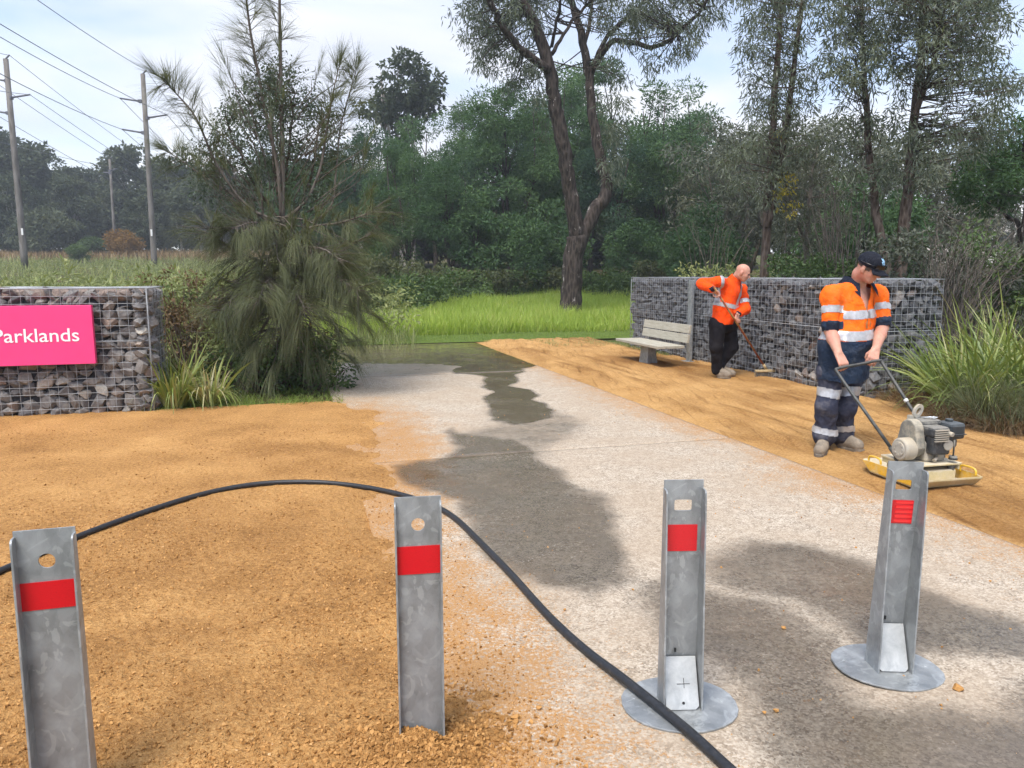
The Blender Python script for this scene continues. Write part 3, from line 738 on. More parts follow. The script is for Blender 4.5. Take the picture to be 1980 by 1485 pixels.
fc = bpy.data.curves.new('lettering', 'FONT'); fc.body = 'Parklands'; fc.size = 1.0; fc.extrude = 0.0; fc.offset = 0.006
fo = bpy.data.objects.new('tmp_text', fc); COL.objects.link(fo)
bpy.context.view_layer.update()
me = bpy.data.meshes.new_from_object(fo.evaluated_get(bpy.context.evaluated_depsgraph_get())); bpy.data.objects.remove(fo)
co = np.array([v.co[:] for v in me.vertices]); x0, x1, yb = co[:, 0].min(), co[:, 0].max(), 0.0
xa = uv_of(on_v(-14, 650, vs_))[0] - su1; xb = uv_of(on_v(153, 650, vs_))[0] - su1
zb = on_v(60, 661.5, vs_)[2] - z0; zt_ = on_v(60, 636, vs_)[2] - z0
asc = co[:, 1].max(); sx_ = (xb - xa) / (x1 - x0); sy_ = (zt_ - zb) / asc
lt = ob('lettering', me, M_WHITE, sg, (xa - x0 * sx_, -0.0015, zb), (R(90), 0, 0), (sx_, sy_, 1)); lt['label'] = 'white letters reading Parklands'

# ---- steel post on the wall's face
q = W(U_WALL - 0.10, uv_of(G(1347, 699))[1])
pt = thing('steel_post', 'galvanised flat steel post against the dark gabion wall', 'post', q, TH)
MB().box((0, 0, 0.69), (0.05, 0.125, 1.48)).build('column', M_GALV, pt, bevel=0.004)
MB().box((-0.03, 0, 0.012), (0.16, 0.20, 0.012)).build('foot', M_GALV, pt, bevel=0.002)
MB().box((0.05, 0, 1.30), (0.06, 0.05, 0.05)).build('bracket', M_GALV, pt)

# ---- bench
t = NT('weathered_boards'); c = t.co(); g_ = t.noise(t.mapv(c, (18, 1.2, 18)), 4, 6, 0.65)
M_BOARD = t.bsdf(t.ramp(g_, [(0.3, (0.30, 0.275, 0.215)), (0.55, (0.41, 0.385, 0.31)), (0.75, (0.50, 0.475, 0.40))]), 0.8, 0, t.bump(g_, 0.3, 0.004), 0.2)
bz = 0.375
bq = G(1256, 694); bu, bv = uv_of(bq)
s_f = G(1197, 654, bz); s_n = G(1264, 670.5, bz)
bu_f = (uv_of(s_f)[0] + uv_of(s_n)[0]) / 2; bv_n, bv_f = uv_of(s_n)[1], uv_of(s_f)[1]
bl = bv_f - bv_n; bvc = (bv_n + bv_f) / 2
be = thing('bench', 'pale timber bench on a single steel pedestal before the dark gabion wall', 'bench', W(bu_f + 0.25, bvc), TH)
for k in range(3): MB().box((-0.17 + 0.165 * k, 0, bz - 0.02), (0.157, bl, 0.045)).build('seat_board', M_BOARD, be, bevel=0.006)
for k in range(2):
    Mr = Matrix.Rotation(R(-8), 3, 'Y'); MB().box((0.305 - 0.02 * 0 + 0.025 * k, 0.0, bz + 0.11 + 0.155 * k), (0.042, bl, 0.142), Matrix.Rotation(R(9), 3, 'Y')).build('back_board', M_BOARD, be, bevel=0.006)
for s in (-0.32, 0.32):
    MB().tube([(0.27, s * bl, bz - 0.06), (0.325, s * bl, bz + 0.06), (0.365, s * bl, bz + 0.33)], 0.014, 6).build('back_bracket', M_GALV, be)
pd = MB().add([(-0.10, -0.16, 0.0), (0.10, -0.16, 0), (0.10, 0.16, 0), (-0.10, 0.16, 0), (-0.07, -0.13, bz - 0.05), (0.07, -0.13, bz - 0.05), (0.07, 0.13, bz - 0.05), (-0.07, 0.13, bz - 0.05)],
              [(0, 3, 2, 1), (4, 5, 6, 7), (0, 1, 5, 4), (1, 2, 6, 5), (2, 3, 7, 6), (3, 0, 4, 7)])
pd.build('pedestal', M_GALV, be, bevel=0.006)
MB().box((0.05, 0, bz - 0.055), (0.5, 0.26, 0.02)).build('seat_bearer', M_GALV, be)

# ================================================================== PEOPLE: one smooth field, skinned with surface nets
class Field:
    def __init__(s, lo, hi, h):
        s.lo = np.asarray(lo, float); s.h = h; s.n = np.ceil((np.asarray(hi, float) - s.lo) / h).astype(int) + 1
        s.f = np.full(s.n, 1.0, np.float32)
    def _blk(s, lo, hi):
        a = np.clip(np.floor((lo - s.lo) / s.h).astype(int), 0, s.n - 1); b = np.clip(np.ceil((hi - s.lo) / s.h).astype(int) + 1, 1, s.n)
        sl = tuple(slice(i, j) for i, j in zip(a, b))
        gx, gy, gz = [s.lo[k] + s.h * np.arange(a[k], b[k]) for k in range(3)]
        return sl, np.meshgrid(gx, gy, gz, indexing='ij')
    def _put(s, sl, d, k, cut=False):
        f = s.f[sl]; d = d.astype(np.float32)
        if cut:
            d = -d; h = np.clip(0.5 - 0.5 * (d - f) / k, 0, 1); s.f[sl] = f * h + d * (1 - h) + k * h * (1 - h); s.f[sl] = np.maximum(f, d)
        else:
            h = np.clip(0.5 + 0.5 * (d - f) / k, 0, 1); s.f[sl] = d + (f - d) * h - k * h * (1 - h)
    def cone(s, a, b, ra, rb, k=0.02, flat=None, wr=None):
        """tapered capsule; flat = (direction, factor) squashes it along a direction; wr = (amp, scale, seed) folds"""
        a = np.asarray(a, float); b = np.asarray(b, float); m = max(ra, rb) * 1.25 + k + 0.03
        sl, (x, y, z) = s._blk(np.minimum(a, b) - m, np.maximum(a, b) + m)
        ab = b - a; L2 = max(float(ab @ ab), 1e-9)
        tt = np.clip(((x - a[0]) * ab[0] + (y - a[1]) * ab[1] + (z - a[2]) * ab[2]) / L2, 0, 1)
        dx, dy, dz = x - a[0] - tt * ab[0], y - a[1] - tt * ab[1], z - a[2] - tt * ab[2]
        if flat is not None:
            n = np.asarray(flat[0], float); n = n / np.linalg.norm(n); c = (dx * n[0] + dy * n[1] + dz * n[2]) * (1 / flat[1] - 1)
            dx, dy, dz = dx + c * n[0], dy + c * n[1], dz + c * n[2]
        d = np.sqrt(dx * dx + dy * dy + dz * dz) - (ra + (rb - ra) * tt)
        if flat is not None: d = d * min(1.0, flat[1] * 1.15)
        if wr is not None: d = d + wr[0] * fbm(x * wr[1], y * wr[1], z * wr[1] * 0.8, o=3, s=wr[2])
        s._put(sl, d, k); return s
    def ell(s, c, r, M=None, k=0.015, cut=False):
        c = np.asarray(c, float); r = np.asarray(r, float); m = r.max() * 1.1 + k + 0.02
        sl, (x, y, z) = s._blk(c - m, c + m)
        q = np.stack([x - c[0], y - c[1], z - c[2]], -1)
        if M is not None: q = q @ np.asarray(M, float)       # columns of M: the ellipsoid's axes
        q = q / r; l = np.sqrt((q * q).sum(-1)); d = (l - 1) * r.min() * 0.5 + (l - 1) * (l / np.maximum(np.sqrt(((q / r) ** 2).sum(-1)), 1e-6)) * 0.5
        s._put(sl, d, k, cut); return s
    def mesh(s, relax=3):
        f = s.f; ins = f < 0; nx, ny, nz = f.shape
        c = ins[:-1, :-1, :-1].astype(np.int8)
        for i, j, k in ((1, 0, 0), (0, 1, 0), (0, 0, 1), (1, 1, 0), (1, 0, 1), (0, 1, 1), (1, 1, 1)):
            c = c + ins[i:nx - 1 + i, j:ny - 1 + j, k:nz - 1 + k]
        act = (c > 0) & (c < 8); idx = np.full(act.shape, -1, np.int64); cells = np.argwhere(act); idx[act] = np.arange(len(cells))
        acc = np.zeros((len(cells), 3)); cnt = np.zeros(len(cells))
        cor = [(i, j, k) for i in (0, 1) for j in (0, 1) for k in (0, 1)]
        val = {o: f[cells[:, 0] + o[0], cells[:, 1] + o[1], cells[:, 2] + o[2]] for o in cor}
        for a in cor:
            for ax in range(3):
                if a[ax]: continue
                b = list(a); b[ax] = 1; b = tuple(b); fa, fb = val[a], val[b]; x = (fa < 0) != (fb < 0)
                tt = np.where(x, fa / np.where(x, fa - fb, 1), 0)
                p_ = np.tile(np.array(a, float), (len(cells), 1)); p_[:, ax] = tt
                acc += p_ * x[:, None]; cnt += x
        V = (cells + acc / cnt[:, None]) * s.h + s.lo
        Fs = []
        for ax in range(3):
            o1, o2 = [(1, 2), (2, 0), (0, 1)][ax]
            e = [slice(None)] * 3; e2 = [slice(None)] * 3; e[ax] = slice(0, -1); e2[ax] = slice(1, None)
            for o in (o1, o2): e[o] = slice(1, -1); e2[o] = slice(1, -1)
            A, B = ins[tuple(e)], ins[tuple(e2)]
            pos = np.argwhere(A != B); fl = A[tuple(pos.T)]
            for o in (o1, o2): pos[:, o] += 1
            q = []
            for d1, d2 in ((-1, -1), (0, -1), (0, 0), (-1, 0)):
                r = pos.copy(); r[:, o1] += d1; r[:, o2] += d2; q.append(idx[tuple(r.T)])
            q = np.stack(q, -1); q[~fl] = q[~fl][:, ::-1]; Fs.append(q)
        F = np.concatenate(Fs); F = F[(F >= 0).all(1)]
        for _ in range(relax):
            su = np.zeros_like(V); n_ = np.zeros(len(V))
            for a, b in ((0, 1), (1, 2), (2, 3), (3, 0)):
                np.add.at(su, F[:, a], V[F[:, b]]); np.add.at(n_, F[:, a], 1); np.add.at(su, F[:, b], V[F[:, a]]); np.add.at(n_, F[:, b], 1)
            V = V * 0.45 + 0.55 * su / np.maximum(n_, 1)[:, None]
        return V, F
def vnormals(V, F):
    n = np.cross(V[F[:, 2]] - V[F[:, 0]], V[F[:, 3]] - V[F[:, 1]]); N = np.zeros_like(V)
    for k in range(4): np.add.at(N, F[:, k], n)
    return N / np.maximum(np.linalg.norm(N, axis=1), 1e-9)[:, None]
def patch(name, V, F, sel, off, mat, parent):
    """a strip of cloth lying on the faces picked by sel(face centres)"""
    C = V[F].mean(1); m = sel(C)
    if not m.any(): return None
    N = vnormals(V, F); F2 = F[m]; used = np.unique(F2); re = np.full(len(V), -1); re[used] = np.arange(len(used)); n = len(used)
    return ob(name, np_mesh(name, V[used] + N[used] * off, re[F2], True), mat, parent)
def local(V, o): return V - np.asarray(o)[None]

t = NT('skin'); c = t.pos(); f = t.noise(c, 45, 5, 0.6); f2 = t.noise(c, 12, 3)
M_SKIN = t.bsdf(t.mix(t.rng(f2, 0.4, 0.65, 0, 0.5), t.ramp(f, [(0.3, (0.46, 0.235, 0.165)), (0.7, (0.56, 0.305, 0.22))]), (0.52, 0.215, 0.155)), 0.5, 0, t.bump(f, 0.1, 0.002), 0.4,
                **{'Subsurface Weight': 0.12, 'Subsurface Radius': (0.02, 0.008, 0.005), 'Subsurface Scale': 0.5})
def cloth(name, col, dust=None, k=0.0, rough=0.9):
    t = NT(name); c = t.pos(); f = t.noise(c, 15, 4, 0.55, 1.6); weave = t.noise(c, 420, 2)
    cl = t.ramp(f, [(0.3, tuple(x * 0.86 for x in col)), (0.7, tuple(min(1, x * 1.1) for x in col))])
    if dust: cl = t.mix(t.rng(t.noise(c, 8, 5, 0.7), 0.46, 0.68, 0, k), cl, dust)
    return t.bsdf(cl, rough, 0, t.bump(t.math('ADD', t.math('MULTIPLY', f, 1.0), t.math('MULTIPLY', weave, 0.1)), 0.6, 0.022), 0.15)
M_ORANGE = cloth('orange_drill', (0.93, 0.155, 0.012), (0.80, 0.20, 0.06), 0.3)
M_ORANGE2 = cloth('orange_fleece', (0.94, 0.085, 0.008))
M_NAVY = cloth('navy_drill', (0.018, 0.032, 0.062), (0.10, 0.115, 0.14), 0.35)
M_COLLAR = cloth('navy_collar', (0.014, 0.018, 0.032))
M_TROUS = cloth('dusty_navy_trousers', (0.040, 0.044, 0.070), (0.15, 0.145, 0.155), 0.6)
M_BLACKT = cloth('black_trousers', (0.011, 0.010, 0.013), (0.03, 0.027, 0.028), 0.4)
M_CAP = cloth('dark_cap', (0.012, 0.014, 0.022), rough=0.75)
M_BOOT = cloth('dusty_boot_leather', (0.24, 0.20, 0.155), (0.40, 0.33, 0.245), 0.8)
M_SOLE = cloth('dusty_sole', (0.17, 0.145, 0.115), (0.38, 0.30, 0.21), 0.9)
t = NT('reflective_tape'); c = t.pos(); f = t.noise(c, 30, 4)
M_TAPE = t.bsdf(t.ramp(f, [(0.3, (0.36, 0.36, 0.37)), (0.7, (0.52, 0.52, 0.53))]), 0.35, 0.25, t.bump(f, 0.2, 0.004), 0.5)
M_STAIN = cloth('brown_stain', (0.46, 0.17, 0.06), (0.70, 0.20, 0.05), 0.6)
M_LENS = simple('dark_lens', (0.008, 0.009, 0.012), 0.12, var=0.05)
M_LOGO = simple('pale_blue_thread', (0.35, 0.60, 0.85), 0.7)
M_HAIR = simple('short_brown_hair', (0.07, 0.048, 0.035), 0.8, var=0.4, scale=90, bump=0.5)
M_EYE = simple('dark_eye', (0.05, 0.03, 0.025), 0.5)

def unit(v): v = np.asarray(v, float); return v / np.linalg.norm(v)
def hand(fl, wrist, knuck, axis, side, palm_n, curl=1.0, grip=0.017):
    """palm from wrist to knuckles; four fingers curl round a bar of the given axis; thumb leaves the side of the palm"""
    wrist, knuck = np.asarray(wrist, float), np.asarray(knuck, float)
    d = unit(knuck - wrist); ax = unit(np.asarray(axis, float) - d * np.dot(axis, d)); pn = unit(np.cross(d, ax)); 
    if np.dot(pn, palm_n) < 0: pn = -pn
    for k, s in enumerate((-0.033, -0.011, 0.011, 0.033)):
        fl.cone(wrist + ax * s * 0.55, knuck + ax * s, 0.019, 0.014, 0.012, flat=(pn, 0.8))
    lens = (0.030, 0.034, 0.032, 0.025) if side > 0 else (0.025, 0.032, 0.034, 0.030)
    for s, L in zip((-0.033, -0.011, 0.011, 0.033), lens):
        p0 = knuck + ax * s; d0 = unit(d * 0.8 + pn * 0.6 * curl)
        p1 = p0 + d0 * L * 1.25; d1 = unit(d * -0.1 + pn * curl); p2 = p1 + d1 * L * 0.95; d2 = unit(-d * 0.95 * curl + pn * 0.25); p3 = p2 + d2 * L * 0.75
        fl.cone(p0, p1, 0.0098, 0.0092, 0.004); fl.cone(p1, p2, 0.0092, 0.0086, 0.003); fl.cone(p2, p3, 0.0086, 0.0074, 0.003)
    b0 = wrist + (knuck - wrist) * 0.35 + ax * 0.030 * side + pn * 0.004
    b1 = b0 + unit(ax * side * 0.55 + d * 0.75 + pn * 0.5) * 0.036; b2 = b1 + unit(d * 0.65 + pn * 0.75 - ax * side * 0.15) * 0.030; b3 = b2 + unit(d * 0.3 + pn * 0.6 - ax * side * 0.6) * 0.022
    fl.cone(b0, b1, 0.015, 0.0115, 0.008); fl.cone(b1, b2, 0.0112, 0.010, 0.003); fl.cone(b2, b3, 0.010, 0.0082, 0.003)
def head(fl, c, face, up, s=1.0):
    """c: middle of the head; face: where it looks; up: crown"""
    fz = unit(up); fy = unit(np.asarray(face, float) - fz * np.dot(face, fz)); fx = np.cross(fy, fz); M = np.stack([fx, fy, fz], -1); c = np.asarray(c, float)
    L = lambda x, y, z: c + (fx * x + fy * y + fz * z) * s
    fl.ell(L(0, -0.012, 0.030), np.array([0.076, 0.097, 0.085]) * s, M, 0.02)        # skull
    fl.ell(L(0, 0.026, -0.030), np.array([0.062, 0.066, 0.080]) * s, M, 0.025)       # face
    fl.ell(L(0, 0.048, -0.088), np.array([0.040, 0.034, 0.028]) * s, M, 0.022)       # jaw and chin
    for k in (-1, 1):
        fl.ell(L(k * 0.034, 0.064, -0.030), np.array([0.024, 0.018, 0.022]) * s, M, 0.014)   # cheeks
        fl.ell(L(k * 0.079, -0.010, -0.010), np.array([0.010, 0.021, 0.032]) * s, M, 0.004)  # ears
        fl.ell(L(k * 0.077, -0.002, -0.036), np.array([0.007, 0.010, 0.010]) * s, M, 0.004)
    fl.ell(L(0, 0.080, 0.014), np.array([0.048, 0.014, 0.012]) * s, M, 0.014)        # brow
    for k in (-1, 1): fl.ell(L(k * 0.030, 0.098, -0.004), np.array([0.016, 0.016, 0.011]) * s, M, 0.012, cut=True)
    fl.cone(L(0, 0.086, 0.000), L(0, 0.108, -0.032), 0.009 * s, 0.014 * s, 0.008)    # nose
    for k in (-1, 1): fl.ell(L(k * 0.011, 0.098, -0.034), np.array([0.009, 0.010, 0.008]) * s, M, 0.006)
    fl.ell(L(0, 0.084, -0.058), np.array([0.024, 0.012, 0.006]) * s, M, 0.005)       # lips
    fl.ell(L(0, 0.083, -0.069), np.array([0.021, 0.012, 0.006]) * s, M, 0.005)
    return L, M
def boots(root, name_, ankle, heel, toe, ground, seed):
    a, h_, t_ = [np.asarray(q, float) for q in (ankle, heel, toe)]
    d = unit((t_ - h_) * np.array([1, 1, 0])); sd = np.array([-d[1], d[0], 0])
    lo = np.minimum(np.minimum(a, h_), t_) - 0.12; hi = np.maximum(np.maximum(a, h_), t_) + 0.12
    fl = Field(lo, hi, 0.006); w = (0.002, 60, seed)
    z = ground
    fl.cone(a, h_ * [1, 1, 0] + [0, 0, z + 0.075] + d * 0.02, 0.056, 0.054, 0.02, wr=w)
    fl.cone(h_ * [1, 1, 0] + d * 0.02 + [0, 0, z + 0.055], h_ * [1, 1, 0] + d * 0.12 + [0, 0, z + 0.058], 0.046, 0.046, 0.02, wr=w)
    fl.cone(h_ * [1, 1, 0] + d * 0.06 + [0, 0, z + 0.105], h_ * [1, 1, 0] + d * 0.17 + [0, 0, z + 0.062], 0.046, 0.044, 0.02, wr=w)
    fl.cone(h_ * [1, 1, 0] + d * 0.15 + [0, 0, z + 0.054], t_ * [1, 1, 0] - d * 0.05 + [0, 0, z + 0.050], 0.048, 0.050, 0.02, wr=w)
    V, F = fl.mesh(2); V[:, 2] = np.maximum(V[:, 2], z + 0.018)
    o = root.location
    b = ob('boot', np_mesh('boot', local(V, o), F, True), M_BOOT, root)
    prof = []
    Lb = float(np.linalg.norm((t_ - h_)[:2]))
    for k in range(24):
        an = 2 * math.pi * k / 24; ca, sa = math.cos(an), math.sin(an)
        wdt = 0.044 + 0.012 * (0.5 + 0.5 * ca); q = (h_ + t_) / 2 + d * ca * (Lb / 2 + 0.012) + sd * math.copysign(abs(sa) ** 0.75, sa) * wdt; prof.append((q[0] - o.x, q[1] - o.y))
    MB().prism(prof, z + 0.001 - o.z, z + 0.027 - o.z).build('sole', M_SOLE, b, bevel=0.004)
    la = MB()
    for k in range(4):                  # laces
        q = h_ * [1, 1, 0] + d * (0.075 + 0.025 * k) + [0, 0, z + 0.158 - 0.018 * k] - np.array(o)
        la.tube([q - sd * 0.026 - [0, 0, 0.010], q + [0, 0, 0.004], q + sd * 0.026 - [0, 0, 0.010]], 0.003, 5)
    la.build('laces', M_SOLE, b)
    return b

# ------------------------------------------------------------------ the man with the plate compactor
Y1 = 6.30
def A(px, py, dy=0.0): return P(px, py, Y1 + dy)
g1 = sand_h_right(np.array([2.8]), np.array([6.2]))[0]
root = thing('person', 'man in dark cap and orange and navy work shirt holding the compactor handle', 'person', (A(1620, 870)[0], Y1, float(g1)))
O1 = np.array(root.location)
sh_l, sh_r = A(1606, 572, -0.07), A(1697, 570, 0.07)
el_l, el_r = A(1606, 640, -0.13), A(1706, 633, -0.02)
wr_l, wr_r = A(1621, 683, -0.36), A(1693, 676, -0.27)
kn_l, kn_r = A(1631, 703, -0.42), A(1688, 693, -0.33)
hip_l, hip_r = A(1604, 722, -0.03), A(1650, 722, 0.03)
knee_l, knee_r = A(1598, 787, -0.09), A(1634, 790, 0.0)
ank_l, ank_r = A(1594, 850, -0.04), A(1627, 848, 0.08)
neck_b, neck_t = A(1656, 556, 0.02), A(1664, 530, -0.05)
chest, belly, pelvis = A(1652, 600, 0.0), A(1642, 655, -0.03), A(1628, 705, 0.0)
hc = A(1681, 518, -0.13)
facing = unit([0.36, -0.93, 0]); side1 = unit(sh_r - sh_l)
look = unit([0.55, -0.66, -0.50]); crown = unit([0.25, -0.36, 0.90])
# body
fl = Field(np.min([ank_l, ank_r, sh_l, wr_l, kn_l], 0) - [0.2, 0.3, 0.12], np.max([sh_r, hc, ank_r, el_r], 0) + [0.2, 0.25, 0.2], 0.0065)
fl.cone(pelvis, belly, 0.15, 0.15, 0.05, flat=(facing, 0.8)); fl.cone(belly, chest, 0.15, 0.15, 0.05, flat=(facing, 0.78)); fl.cone(chest, neck_b - [0, 0, 0.05], 0.14, 0.08, 0.05, flat=(facing, 0.75))
fl.cone(sh_l, sh_r, 0.06, 0.06, 0.05); fl.cone(neck_b - [0, 0, 0.03], neck_t, 0.066, 0.060, 0.03)
for s_, e_, w_, k_, sd_ in ((sh_l, el_l, wr_l, kn_l, 1), (sh_r, el_r, wr_r, kn_r, -1)):
    fl.cone(s_, e_, 0.058, 0.048, 0.03); fl.cone(e_, e_ + (w_ - e_) * 0.35, 0.050, 0.049, 0.02); fl.cone(e_ + (w_ - e_) * 0.35, w_, 0.049, 0.030, 0.02)
    hand(fl, w_, k_, A(1700, 697, -0.36) - A(1620, 712, -0.44), sd_, [0.05, -0.2, -1])
for a_, b_, c_ in ((hip_l, knee_l, ank_l), (hip_r, knee_r, ank_r)): fl.cone(a_, b_, 0.085, 0.06, 0.04); fl.cone(b_, c_, 0.06, 0.045, 0.03)
LH, MH = head(fl, hc, look, crown, 0.99)
fl.cone(neck_t, LH(0, -0.02, -0.045), 0.060, 0.062, 0.03)
V, F = fl.mesh(2)
ob('body', np_mesh('body', local(V, O1), F, True), M_SKIN, root)
def hair_zone(C):
    r_ = C + O1 - hc; x_, y_, z_ = r_ @ MH[:, 0], r_ @ MH[:, 1], r_ @ MH[:, 2]
    return (z_ > -0.012 - 0.25 * np.minimum(y_, 0)) & (z_ < 0.06) & (y_ < 0.042) & (np.abs(x_) < 0.080) & (np.linalg.norm(r_, axis=1) < 0.13)
patch('hair', local(V, O1), F, hair_zone, 0.003, M_HAIR, root)
# shirt: loose, untucked, sleeves to the elbow
fl = Field(np.min([hip_l, sh_l, el_l], 0) - [0.25, 0.3, 0.3], np.max([sh_r, el_r, neck_t], 0) + [0.22, 0.3, 0.1], 0.0075)
wrk = (0.030, 9, 71)
bl_ = A(1633, 648, -0.06)
fl.cone(A(1628, 738, -0.01), A(1634, 668, -0.03), 0.232, 0.230, 0.05, flat=(facing, 0.76), wr=wrk)
fl.cone(A(1634, 668, -0.03), A(1647, 610, 0.0), 0.230, 0.194, 0.05, flat=(facing, 0.78), wr=wrk)
for s_ in (sh_l, sh_r): fl.cone(neck_b - [0, 0, 0.01], s_ - [0, 0, 0.01], 0.082, 0.074, 0.04, wr=wrk)
fl.cone(A(1648, 610, 0.0), A(1653, 578, 0.0), 0.188, 0.135, 0.05, flat=(facing, 0.8), wr=wrk)
fl.cone(sh_l + [0.02, 0, -0.005], sh_r - [0.02, 0, 0.005], 0.078, 0.074, 0.05, wr=wrk)
fl.cone(neck_b - [0, 0, 0.06], neck_b - [0, 0, 0.012], 0.12, 0.082, 0.05)
for s_, e_ in ((sh_l, el_l), (sh_r, el_r)):
    q = s_ + (e_ - s_) * 0.80
    fl.cone(s_, q, 0.076, 0.071, 0.03, wr=(0.026, 13, 72)); 
V, F = fl.mesh(2)
def below_neck(C): return ~((np.hypot(C[:, 0] - (neck_b[0]), C[:, 1] - neck_b[1]) < 0.076) & (C[:, 2] > neck_b[2] - 0.055))
zhem = A(1630, 733)[2]
C = V[F].mean(1)
tx = (C - chest) @ side1; zt = C[:, 2]
armm = np.zeros(len(C), bool); sleeve_end = np.zeros(len(C), bool)
def seg_d(C, a, b):
    ab = b - a; q = np.clip(((C - a) @ ab) / (ab @ ab), 0, 1.2); return np.linalg.norm(C - a - q[:, None] * ab, axis=1), q
dl, ql = seg_d(C, sh_l, el_l); dr, qr = seg_d(C, sh_r, el_r)
arm_l = (dl < 0.098) & (tx < -0.150) & (ql > 0.12) & (ql < 0.97); arm_r = (dr < 0.098) & (tx > 0.145) & (qr > 0.12) & (qr < 0.97)
arm = arm_l | arm_r; qa = np.where(arm_l, ql, qr)
zb = lambda C, py: A(1640, py)[2] + 0.02 * np.sin(((C - chest) @ side1) * 6) - 0.06 * ((C - chest) @ side1)
vneck = (C @ facing > chest @ facing + 0.03) & (np.abs(tx - 0.0) < (zt - (neck_b[2] - 0.20)) * 0.38) & (zt > neck_b[2] - 0.20)
keepf = below_neck(C) & ~vneck & (zt > zhem + 0.012 * np.sin(tx * 14))
Fk = F[keepf]; Ck = C[keepf]; tk = tx[keepf]; armk = arm[keepf]; qk = qa[keepf]
navy = (~armk & (Ck[:, 2] < zb(Ck, 655))) | (armk & (qk > 0.74))
used = np.unique(Fk); re = np.full(len(V), -1); re[used] = np.arange(len(used)); V2 = V[used]; F2 = re[Fk]
shirt = ob('shirt', np_mesh('shirt', local(V2, O1), F2, True, None, [M_ORANGE, M_NAVY], navy.astype(int)), None, root)
shirt['label'] = 'orange work shirt with navy lower half, collar and cuffs'
sl_ = local(V2, O1)
def torso_only(C):
    d1, q1 = seg_d(C, sh_l, el_l); d2, q2 = seg_d(C, sh_r, el_r); tx_ = (C - chest) @ side1
    return ~(((d1 < 0.098) & (tx_ < -0.150) & (q1 < 0.97)) | ((d2 < 0.098) & (tx_ > 0.145) & (q2 < 0.97)))
Oc = np.array(O1)
patch('reflective_band', sl_, F2, lambda C: torso_only(C + Oc) & (C[:, 2] + Oc[2] < zb(C + Oc, 636)) & (C[:, 2] + Oc[2] > zb(C + Oc, 654)), 0.004, M_TAPE, shirt)
patch('reflective_band', sl_, F2, lambda C: torso_only(C + Oc) & (C[:, 2] + Oc[2] < zb(C + Oc, 598)) & (C[:, 2] + Oc[2] > zb(C + Oc, 614)), 0.004, M_TAPE, shirt)
for (a_, b_, sg_) in ((sh_l, el_l, -1), (sh_r, el_r, 1)):
    patch('reflective_band', sl_, F2, lambda C: (~torso_only(C + Oc)) & (((C + Oc - chest) @ side1) * sg_ > 0) & (seg_d(C + Oc, a_, b_)[1] > 0.30) & (seg_d(C + Oc, a_, b_)[1] < 0.50), 0.004, M_TAPE, shirt)
stc = A(1652, 624); patch('stain', sl_, F2, lambda C: ((C + Oc) @ facing > chest @ facing) & (np.hypot((C + Oc - stc) @ side1 * 1.1, C[:, 2] + Oc[2] - stc[2]) < 0.040 + 0.018 * fbm((C[:, 0]) * 60, C[:, 2] * 60, s=5)), 0.003, M_STAIN, shirt)
for (px_, py_, w_, h_) in ((1638, 580, 0.055, 0.038), (1689, 582, 0.048, 0.038)):      # chest pocket flaps
    pc = A(px_, py_); patch('pocket_flap', sl_, F2, lambda C: torso_only(C + Oc) & ((C + Oc) @ facing > chest @ facing) & (np.abs((C + Oc - pc) @ side1) < w_) & (np.abs(C[:, 2] + Oc[2] - pc[2]) < h_), 0.005, M_ORANGE, shirt)
# placket line
patch('placket', sl_, F2, lambda C: torso_only(C + Oc) & ((C + Oc) @ facing > chest @ facing) & (np.abs((C + Oc - chest) @ side1 - 0.012) < 0.014) & (C[:, 2] + Oc[2] < neck_b[2] - 0.19) & (C[:, 2] + Oc[2] > zb(C + Oc, 635)), 0.004, M_ORANGE, shirt)
# collar: two wings
for s_ in (-1, 1):
    mb = MB(); nb = neck_b + [0, 0, 0.012]
    def rim(an, r, z): return nb + (side1 * s_ * math.sin(an) + facing * math.cos(an)) * r + [0, 0, z]
    top = [rim(a_, 0.096, 0.085 - 0.075 * (1 - min(a_ / 1.6, 1)) ** 1.2) for a_ in np.linspace(0.55, 3.15, 9)]
    bot = [rim(a_, 0.140 + 0.030 * math.exp(-((a_ - 0.55) / .4) ** 2), 0.030 - 0.115 * math.exp(-((a_ - 0.55) / 0.42) ** 2)) for a_ in np.linspace(0.55, 3.15, 9)]
    n_ = 9; mb.add([q - O1 for q in top + bot] + [q - O1 + facing * 0.003 + np.array([0, 0, -0.004]) for q in bot],
                   [(k, k + 1, n_ + k + 1, n_ + k) for k in range(n_ - 1)] + [(n_ + k, n_ + k + 1, 2 * n_ + k + 1, 2 * n_ + k) for k in range(n_ - 1)], True)
    mb.build('collar', M_COLLAR, shirt)
# rolled cuffs
for s_, e_ in ((sh_l, el_l), (sh_r, el_r)):
    d_ = e_ - s_; a_, b_ = s_ + d_ * 0.80 - O1, s_ + d_ * 0.99 - O1; fl = Field(np.minimum(a_, b_) - 0.14, np.maximum(a_, b_) + 0.14, 0.007)
    fl.cone(a_ + d_ * 0.05, b_ - d_ * 0.08, 0.075, 0.072, 0.01, wr=(0.008, 24, 76)); Vc, Fc = fl.mesh(2)
    du_ = unit(d_); q = (Vc[Fc].mean(1) - a_) @ du_; Fc = Fc[(q > -0.02) & (q < (b_ - a_) @ du_ + 0.004)]
    ob('cuff', np_mesh('cuff', Vc, Fc, True), M_COLLAR, shirt)
